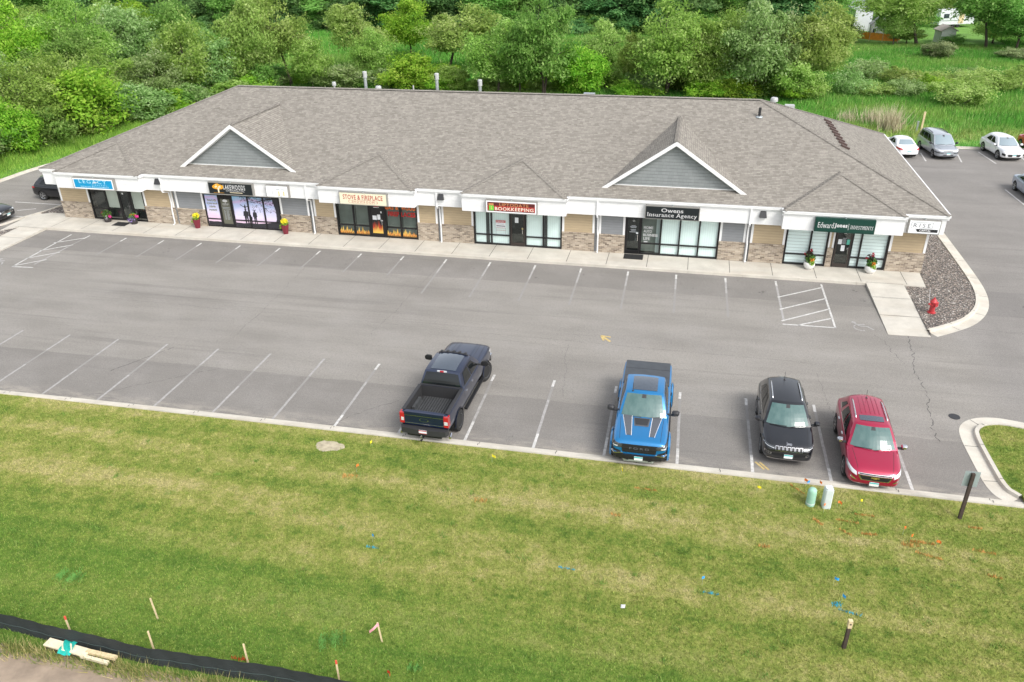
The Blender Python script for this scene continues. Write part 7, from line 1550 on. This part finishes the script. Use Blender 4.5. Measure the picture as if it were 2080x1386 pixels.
TREES = [
    (-31.7, 34.8, 5.1, 4.8, 0.8, 'bright', 'b', 'bright green bush at the far left above the driveway kerb'),
    (-31.1, 38.3, 4.1, 4.8, 0.7, 'green', 'b', 'leafy green bush between the left edge and the roof corner, by the driveway bank'),
    (-30.3, 43.6, 6.4, 8.0, 1.4, 'bright', 'b', 'broad yellow green tree standing nearest the left roof hip'),
    (-33.4, 38.5, 7.5, 5.8, 1.6, 'willow', 't', 'olive tree rising behind the bush at the left edge'),
    (-37.1, 39.4, 9.2, 5.7, 2.1, 'silver', 't', 'pale silvery tree cut by the left edge of the picture'),
    (-34.3, 43.9, 7.5, 5.9, 1.6, 'willow', 't', 'olive tree left of the broad yellow green tree'),
    (-29.0, 48.6, 4.2, 5.9, 0.8, 'silver', 'b', 'grey green shrub directly above the middle of the left roof hip'),
    (-27.3, 53.1, 2.3, 4.8, -0.1, 'bright', 'b', 'low yellow green bush touching the left roof hip near the ridge'),
    (-33.0, 50.8, 7.1, 6.1, 1.6, 'willow', 't', 'round olive tree above the grey green shrub at the left hip'),
    (-30.1, 54.8, 6.0, 6.3, 0.0, 'silver', 't', 'silvery tree with a leaning trunk beyond the left hip'),
    (-41.3, 54.8, 8.4, 7.0, 1.3, 'green', 't', 'mid green tree deep in the left thicket below the leaning pale tree'),
    (-50.9, 58.3, 10.0, 6.8, 2.1, 'bright', 't', 'tall yellow green tree at the top left corner thicket'),
    (-45.6, 65.3, 10.4, 8.4, -0.8, 'willow', 'l', 'large pale olive tree at top left leaning away from the meadow gap'),
    (-58.4, 89.4, 7.6, 4.7, -1.2, 'pale', 'l', 'slim leaning tree beside the left meadow gap'),
    (-28.6, 58.7, 8.9, 6.5, -0.6, 'willow', 't', 'olive tree right of the left meadow gap'),
    (-28.0, 61.7, 7.6, 5.8, 0.6, 'silver', 't', 'silvery tree just left of the ridge end'),
    (-26.9, 65.5, 8.6, 6.3, 0.6, 'willow', 't', 'olive tree standing behind the left ridge end'),
    (-24.6, 66.4, 9.9, 6.0, 0.8, 'pale', 't', 'tall pale tree just right of the left ridge end'),
    (-21.8, 70.0, 10.6, 6.8, -1.0, 'pale', 'l', 'pale feathery tree on a bare bent trunk left of the first vent pipe'),
    (-17.6, 67.3, 6.3, 4.8, 0.1, 'willow', 't', 'small olive tree left of the first short vent'),
    (-15.9, 82.6, 8.5, 7.1, -2.0, 'pale', 'l', 'pale willow with a slanting trunk behind the first tall vent pipe'),
    (-12.0, 74.0, 6.5, 4.7, 0.2, 'willow', 't', 'small olive tree right of the slanting pale willow'),
    (-14.5, 95.2, 7.7, 7.1, -0.0, 'bright', 't', 'bright green round tree at the meadow edge, left of the second tall pipe'),
    (-6.2, 69.4, 4.3, 5.7, -0.1, 'bright', 'b', 'yellow green bush between the two tall vent pipes'),
    (-14.2, 68.4, 3.4, 5.1, 0.2, 'silver', 'b', 'silvery bush behind the short vent left of the first tall pipe'),
    (-5.2, 82.2, 8.7, 10.0, 2.7, 'pale', 'l', 'wide pale willow arching over the third vent pipe'),
    (4.9, 69.0, 8.2, 6.7, -0.0, 'willow', 't', 'olive willow right of the third vent pipe'),
    (-2.2, 70.6, 2.1, 4.2, -0.1, 'bright', 'b', 'low bright bush behind the second tall vent pipe'),
    (10.5, 68.0, 11.6, 8.0, -0.0, 'green', 't', 'tall green poplar, the tallest tree behind the middle of the ridge'),
    (7.5, 68.8, 7.4, 5.2, 0.2, 'green', 't', 'mid green tree leaning on the left side of the tall poplar'),
    (14.3, 69.7, 5.4, 4.9, 0.2, 'bright', 'b', 'yellow green bush right of the tall poplar'),
    (17.0, 77.7, 7.3, 5.8, -0.4, 'pale', 't', 'pale tree on two thin trunks right of the tall poplar'),
    (20.4, 72.3, 6.5, 2.9, 0.2, 'willow', 't', 'thin sapling with a bare stem in the central meadow gap'),
    (24.3, 71.0, 9.4, 7.7, -0.6, 'willow', 't', 'broad dark olive tree right of the central meadow gap'),
    (27.2, 70.8, 7.2, 5.7, -0.3, 'willow', 't', 'olive tree between the broad dark olive tree and the right ridge end'),
    (29.5, 71.7, 9.5, 6.2, -0.2, 'willow', 't', 'tall olive tree left of the right ridge end'),
    (34.0, 70.0, 10.3, 6.9, -0.8, 'silver', 't', 'large silvery tree directly behind the right ridge end'),
    (29.0, 69.9, 2.5, 4.7, -0.0, 'bright', 'b', 'bright low bush left of the right ridge end'),
    (32.1, 69.7, 2.4, 4.4, -0.0, 'bright', 'b', 'bright low bush at the right ridge end'),
    (36.5, 72.0, 9.2, 5.9, -0.2, 'silver', 't', 'silvery tree just beyond the right ridge end'),
    (37.7, 73.9, 9.0, 7.1, 2.5, 'pale', 'l', 'pale tree on a dark slanting trunk beyond the right ridge end'),
    (40.6, 80.6, 4.6, 6.3, 1.7, 'pale', 'l', 'low pale willow spreading over the marsh right of the slanting trunk'),
    (37.9, 70.5, 4.2, 5.0, -0.2, 'willow', 'b', 'olive bush at the foot of the slanting trunk'),
    (61.4, 116.7, 9.4, 10.0, -2.7, 'willow', 'l', 'big olive tree on dark trunks before the far houses'),
    (57.5, 115.2, 6.7, 4.6, -1.7, 'pale', 't', 'small pale tree beside the grey play house'),
    (70.6, 114.3, 9.6, 9.4, -1.0, 'green', 'l', 'broad green tree right of the pale garden shed'),
    (74.2, 112.6, 8.0, 7.3, -1.0, 'green', 't', 'green tree at the top right corner'),
    (50.2, 120.2, 4.3, 5.6, -0.5, 'pale', 'b', 'pale shrub left of the tall white shed'),
    (61.2, 103.5, 2.4, 4.3, -0.1, 'grey', 'b', 'grey half bare shrub in front of the pale garden shed'),
    (71.6, 103.7, 1.7, 4.1, -0.2, 'grey', 'b', 'grey half bare shrub at the right edge of the marsh'),
    (44.8, 74.9, 2.3, 4.1, -0.2, 'silver', 'm', 'greyish marsh shrub nearest the building on its right'),
    (48.9, 85.8, 1.9, 5.0, -0.3, 'silver', 'm', 'dull marsh shrub below the orange fence'),
    (52.6, 80.8, 1.9, 5.9, -0.2, 'pale', 'm', 'wide pale marsh shrub in the middle of the clump'),
    (50.5, 73.9, 1.7, 3.9, -0.3, 'silver', 'm', 'grey marsh shrub at the near edge of the clump'),
    (54.5, 76.7, 1.8, 3.7, -0.2, 'bright', 'm', 'yellow green marsh shrub in the centre of the clump'),
    (55.0, 69.6, 2.4, 4.7, -0.2, 'pale', 'm', 'tallest marsh shrub, just above the white crossover'),
    (55.0, 82.4, 1.5, 4.8, -0.3, 'pale', 'm', 'pale marsh shrub behind the yellow green one'),
    (59.7, 79.2, 2.0, 5.2, -0.3, 'pale', 'm', 'pale marsh shrub right of the tallest one'),
    (63.2, 79.7, 2.3, 4.9, -0.3, 'pale', 'm', 'bushy pale marsh shrub at the right edge'),
    (47.4, 74.1, 1.4, 3.9, -0.0, 'pale', 'm', 'low pale shrub left of the marsh clump'),
    (61.4, 88.1, 1.2, 3.7, -0.1, 'silver', 'm', 'small dull shrub at the back of the marsh'),
]
# ------------------------------------------------------------------ trees
def tree_meshes(seed, shape):
    """shape: t open tree, l leaning tree, b bush to the ground, m marsh shrub, f tall forest tree. Built 9 m tall (or 4 m for shrubs), crown 7 m wide."""
    r = np.random.default_rng(seed); rr = random.Random(seed)
    H, Wd = {'t': (9, 7), 'l': (9, 7), 'b': (4.5, 5.5), 'm': (2.2, 4.6), 'f': (14, 8)}[shape]
    lean = {'l': 2.4, 't': .4}.get(shape, 0)
    mb = MB(); limbs = []; nclump = {'t': 40, 'l': 34, 'b': 30, 'm': 24, 'f': 46}[shape]
    base = {'t': .14, 'l': .28, 'b': .06, 'm': .06, 'f': .06}[shape]
    cz = H * (base + (1 - base) * .5); hz = H * (1 - base) * .5
    clumps = []
    tries = 0
    while len(clumps) < nclump and tries < 4000:
        tries += 1
        d = r.normal(size=3); d /= np.linalg.norm(d); q = r.uniform(.25, 1.0) ** .5
        # lobed outline: three or four main masses
        k = 1 + .22 * math.sin(3 * math.atan2(d[1], d[0]) + seed) + .16 * math.sin(5 * d[2] + seed * 2)
        c = np.array([d[0] * Wd * .42 * q * k, d[1] * Wd * .42 * q * k, cz + d[2] * hz * .84 * q])
        if shape in 'tl': c[2] += .10 * H * (1 - (d[0] ** 2 + d[1] ** 2)) ; 
        t = (c[2] / H); c[0] += lean * max(0, t) ** 1.3
        if all(np.linalg.norm((c - e[0]) / np.array([1, 1, .8])) > Wd * .10 for e in clumps): clumps.append((c, Wd * r.uniform(.10, .19)))
    stems = {'t': rr.choice([1, 2]), 'l': 1, 'b': 4, 'm': 6, 'f': 1}[shape]
    tops = []
    bw = {'t': .12, 'l': .13, 'b': .06, 'm': .03, 'f': .15}[shape]
    for k in range(stems):
        a = 2 * PI * k / stems + rr.random() * 2; sp = {'t': .5, 'l': 0, 'b': 1.1, 'm': 1.3, 'f': .2}[shape] * (stems > 1)
        zt = H * (.62 if shape in 'tlf' else .6); pts = []
        for i in range(6):
            t = i / 5; pts.append(Vector((math.cos(a) * sp * t + lean * t ** 1.3 * .62 ** 1.3 + .22 * math.sin(t * 5 + seed + k) * t, math.sin(a) * sp * t + .2 * math.sin(t * 4 + k) * t, zt * t - .1)))
        mb.tube(pts, [bw * (1.25 - t / 6) if t else bw * 1.6 for t in range(6)], 'bark' if shape != 'm' else 'bark_pale', 7); tops.append(pts)
    for c, s in clumps:                                        # a limb to every second clump
        if r.random() < .7:
            st = min(tops, key=lambda P: (Vector(c) - P[-1]).length); cands = [p for p in st if p.z < c[2] - .05 * H]
            p0 = (cands[-1] if cands else st[1]); p1 = Vector(c); mid = p0.lerp(p1, .5) + Vector((rr.uniform(-.2, .2), rr.uniform(-.2, .2), .12 * (p1 - p0).length))
            mb.tube([p0, mid, p1], [bw * .50, bw * .30, bw * .10], 'bark' if shape != 'm' else 'bark_pale', 5, False)
    for k in range({'t': 10, 'l': 11, 'b': 7, 'm': 6, 'f': 6}[shape]):      # stray shoots beyond the main outline
        c, s = clumps[rr.randrange(nclump if len(clumps) > nclump else len(clumps))]; ax = np.array([lean * max(0, c[2] / H) ** 1.3, 0, cz]); d = (c - ax); d /= np.linalg.norm(d) + 1e-6
        d[2] = abs(d[2]) * .8 + .1; clumps.append((c + d * Wd * rr.uniform(.09, .17), Wd * rr.uniform(.05, .085)))
    V = []; T = []
    per = {'t': 400, 'l': 400, 'b': 380, 'm': 240, 'f': 330}[shape]
    ls = {'t': .125, 'l': .125, 'b': .125, 'm': .10, 'f': .20}[shape]
    for c, s in clumps:
        n = int(per * r.uniform(.6, 1.25) * min(1, (s / Wd / .10))); sub = 12
        ct = r.uniform(-.26, .26)
        # each clump is made of sprays (twigs) so edges stay ragged
        sd = r.normal(size=(sub, 3)); sd /= np.linalg.norm(sd, axis=1)[:, None]; sd[:, 2] *= .75; so = c + sd * s * r.uniform(.55, 1.25, sub)[:, None]
        st = r.uniform(-.12, .12, sub)
        w = r.integers(0, sub, n); o = r.normal(size=(n, 3)) * s * np.array([.34, .34, .26]); p = so[w] + o
        if shape in 'tl': p[:, 2] -= np.abs(o[:, 0]) * .5
        nrm = (p - c); nrm /= np.linalg.norm(nrm, axis=1)[:, None] + 1e-6; nrm = nrm * .55 + np.array([0, 0, .55]) + r.normal(size=(n, 3)) * .55; nrm /= np.linalg.norm(nrm, axis=1)[:, None]
        a = np.cross(nrm, r.normal(size=(n, 3))); a /= np.linalg.norm(a, axis=1)[:, None]; a[:, 2] -= .35 if shape in 'tl' else 0; b = np.cross(nrm, a)
        L = ls * r.uniform(.6, 1.35, n)[:, None]
        V.append(np.stack([p - a * L, p + b * L * .50, p + a * L * 1.1, p - b * L * .50], 1).reshape(-1, 3))
        T.append(np.repeat(np.clip(.5 + ct + st[w] + r.uniform(-.30, .30, n), 0, 1), 4))
    v = np.concatenate(V); t = np.concatenate(T); v[:, 2] = np.maximum(v[:, 2], .03)
    o = mb.build('trunk', smooth=True); tm = o.data; bpy.data.objects.remove(o)
    return tm, tri_mesh('crown', v, t, 'leaf_willow', 4), H, Wd
VAR = {'t': [tree_meshes(s, 't') for s in (1, 2, 3, 4, 5)], 'l': [tree_meshes(s, 'l') for s in (11, 12, 13)], 'b': [tree_meshes(s, 'b') for s in (21, 22, 23)], 'm': [tree_meshes(s, 'm') for s in (31, 32)], 'f': [tree_meshes(s, 'f') for s in (41, 42, 43, 44)]}
LEAF = {'bright': 'leaf_bright', 'green': 'leaf_green', 'willow': 'leaf_willow', 'silver': 'leaf_silver', 'pale': 'leaf_pale', 'grey': 'leaf_greytwig', 'dark': 'leaf_dark'}
tr_ = random.Random(99)
def plant(x, y, h, w, dx, cls, sh, label, group=None, k=[0]):
    k[0] += 1; vs = VAR[sh]; tm, cm, H, Wd = vs[k[0] % len(vs)]
    rz = (0 if dx >= 0 else PI) + tr_.uniform(-.5, .5) if sh == 'l' else tr_.uniform(0, 2 * PI)
    shrub = sh in 'bm'
    t = empty('shrub' if shrub else 'tree', label, 'shrub' if shrub else 'tree', (x, y, -.02), rz, group)
    s = w / Wd * 1.15
    t.scale = (s * tr_.uniform(.88, 1.15), s * tr_.uniform(.85, 1.12), h / H * tr_.uniform(.94, 1.06)); t.rotation_euler = (tr_.uniform(-.07, .07), tr_.uniform(-.07, .07), rz)
    link('stem' if shrub else 'trunk', tm, t); c = link('crown', cm, t)
    c.material_slots[0].link = 'OBJECT'; c.material_slots[0].material = MATS[LEAF[cls]]
    return t
for T_ in TREES: plant(*T_)
# undergrowth between the trees behind the building and along the left bank
for i in range(34):
    x = -30 + i * 2.1 + tr_.uniform(-.8, .8); plant(x, 72 + tr_.uniform(-2, 3.5), tr_.uniform(1.6, 3.2), tr_.uniform(3.6, 5.4), 0, tr_.choice(['silver', 'willow', 'bright', 'green', 'willow']), 'b', 'low leafy undergrowth shrub among the tree trunks behind the roof ridge', 'undergrowth behind the roof ridge')
for i in range(22):
    y = 16 + i * 2.4; plant(-31.8 - tr_.uniform(0, 5) + max(0, y - 36) * .28, y, tr_.uniform(2.4, 5.0), tr_.uniform(4.2, 6.0), 0, tr_.choice(['bright', 'green', 'willow', 'willow', 'silver']), 'b', 'leafy undergrowth shrub in the dense thicket left of the driveway', 'undergrowth of the left thicket')
for i in range(30):
    plant(-45 - tr_.uniform(0, 34), 50 + tr_.uniform(0, 36), tr_.uniform(6.5, 9.5), tr_.uniform(6, 8), 0, tr_.choice(['willow', 'willow', 'green', 'silver', 'bright']), 't', 'olive green tree in the deep thicket at the upper left', 'trees of the upper left thicket')
for i in range(4):
    x = 46 + tr_.uniform(0, 26); y = 70 + (x - 46) * .4 + tr_.uniform(0, 18); plant(x, y, tr_.uniform(.9, 1.7), tr_.uniform(3.0, 4.6), 0, tr_.choice(['pale', 'pale', 'willow']), 'm', 'low scrubby willow shrub in the marsh beyond the right car park', 'scrub in the marsh')
# the far wood closing the view
n = 0
for row, (y0, cnt, x0, x1, h0, h1) in enumerate(((130, 27, -112, 47, 9, 13), (140, 26, -125, 50, 12, 16), (158, 30, -150, 120, 13, 18), (186, 30, -185, 150, 13, 18), (215, 30, -215, 175, 14, 20))):
    for i in range(cnt):
        x = x0 + (x1 - x0) * (i + .5 + tr_.uniform(-.3, .3)) / cnt; y = y0 + tr_.uniform(-4, 4)
        if 50 < x < 92 and y < 182 : continue
        if abs(x + 75) < 7 and row < 3 and False: continue
        plant(x, y, tr_.uniform(h0, h1), tr_.uniform(7.5, 10.5), 0, tr_.choice(['dark', 'dark', 'dark', 'green']) if row < 3 else tr_.choice(['dark', 'green', 'willow']), 'f', 'dark tree standing in the solid far wood beyond the meadow', 'trees of the far wood')
for i in range(34):
    plant(-108 + i * 4.7 + tr_.uniform(-1.5, 1.5), 126.5 + tr_.uniform(-1.5, 1.5), tr_.uniform(2.5, 4.5), tr_.uniform(5, 7), 0, tr_.choice(['dark', 'green', 'dark']), 'b', 'dark shrub along the foot of the far wood', 'shrubs along the foot of the far wood')
for x, y, h, w, c, l in ((78.5, 116, 6.5, 7, 'willow', 'olive tree between the pale shed and the right edge'), (60.5, 119.5, 3.0, 4.5, 'willow', 'small olive tree just right of the orange netting'), (63.6, 130, 5.5, 6, 'green', 'green tree between the play house and the pale shed'), (73.5, 121, 4.0, 6, 'pale', 'pale bushy tree right of the pale shed'), (69.5, 150, 8, 9, 'willow', 'olive tree behind the pale shed beside the trailer'), (66.5, 116.8, 1.6, 4, 'green', 'low green bush at the foot of the pale shed'), (88, 128, 9, 9, 'willow', 'olive tree at the far right edge beyond the marsh'), (83, 150, 11, 10, 'green', 'green tree behind the camper trailer'), (61.5, 158, 12, 10, 'green', 'green tree before the long white house'), (76, 160, 12, 10, 'willow', 'olive tree between the white and the brown far houses'), (52.5, 146, 10, 9, 'dark', 'dark tree left of the tall white shed'), (49.5, 131, 8, 8, 'green', 'green tree at the corner of the far wood by the white shed')):
    plant(x, y, h, w, 0, c, 't', l)

# ------------------------------------------------------------------ light, sky, camera
EL, AZ = R(46), R(130)                                        # soft high sun from behind the viewer
w = bpy.data.worlds.new('World'); scene.world = w; w.use_nodes = True; nt = w.node_tree
sky = nt.nodes.new('ShaderNodeTexSky'); sky.sky_type = 'NISHITA'; sky.sun_disc = False; sky.sun_elevation = EL; sky.sun_rotation = AZ; sky.air_density = 1.0; sky.dust_density = 3.0; sky.ozone_density = 1.0
hs = nt.nodes.new('ShaderNodeHueSaturation'); hs.inputs['Saturation'].default_value = .28; nt.links.new(sky.outputs[0], hs.inputs['Color'])
bg = nt.nodes['Background']; nt.links.new(hs.outputs[0], bg.inputs['Color']); bg.inputs['Strength'].default_value = .15
L = bpy.data.lights.new('sun', 'SUN'); L.energy = .95; L.angle = R(20); L.color = (1.0, .965, .91)
so = bpy.data.objects.new('sun', L); C.objects.link(so)
d = Vector((math.sin(AZ) * math.cos(EL), math.cos(AZ) * math.cos(EL), math.sin(EL))); so.rotation_euler = d.to_track_quat('Z', 'Y').to_euler(); so.location = (0, -40, 60)
cam = bpy.data.cameras.new('camera'); co = bpy.data.objects.new('camera', cam); C.objects.link(co); scene.camera = co
cam.sensor_fit = 'HORIZONTAL'; cam.sensor_width = 36; cam.lens = 27.80; cam.clip_end = 4000; cam.clip_start = .1
r_ = Vector((.97856815, .20542801, -.01427285)); u_ = Vector((-.08373523, .46028373, .88381407)); f_ = Vector((-.18812973, .86367715, -.46762055))
co.matrix_world = Matrix(((r_.x, u_.x, -f_.x, 26.49153676), (r_.y, u_.y, -f_.y, -24.69415059), (r_.z, u_.z, -f_.z, 18.01519111), (0, 0, 0, 1)))
scene.view_settings.view_transform = 'Standard'; scene.view_settings.look = 'None'; scene.view_settings.exposure = 1.03; scene.view_settings.gamma = 1.0
scene.cycles.max_bounces = 8; scene.cycles.transmission_bounces = 4; scene.cycles.transparent_max_bounces = 8; scene.cycles.diffuse_bounces = 4; scene.cycles.glossy_bounces = 3; scene.cycles.use_denoising = True
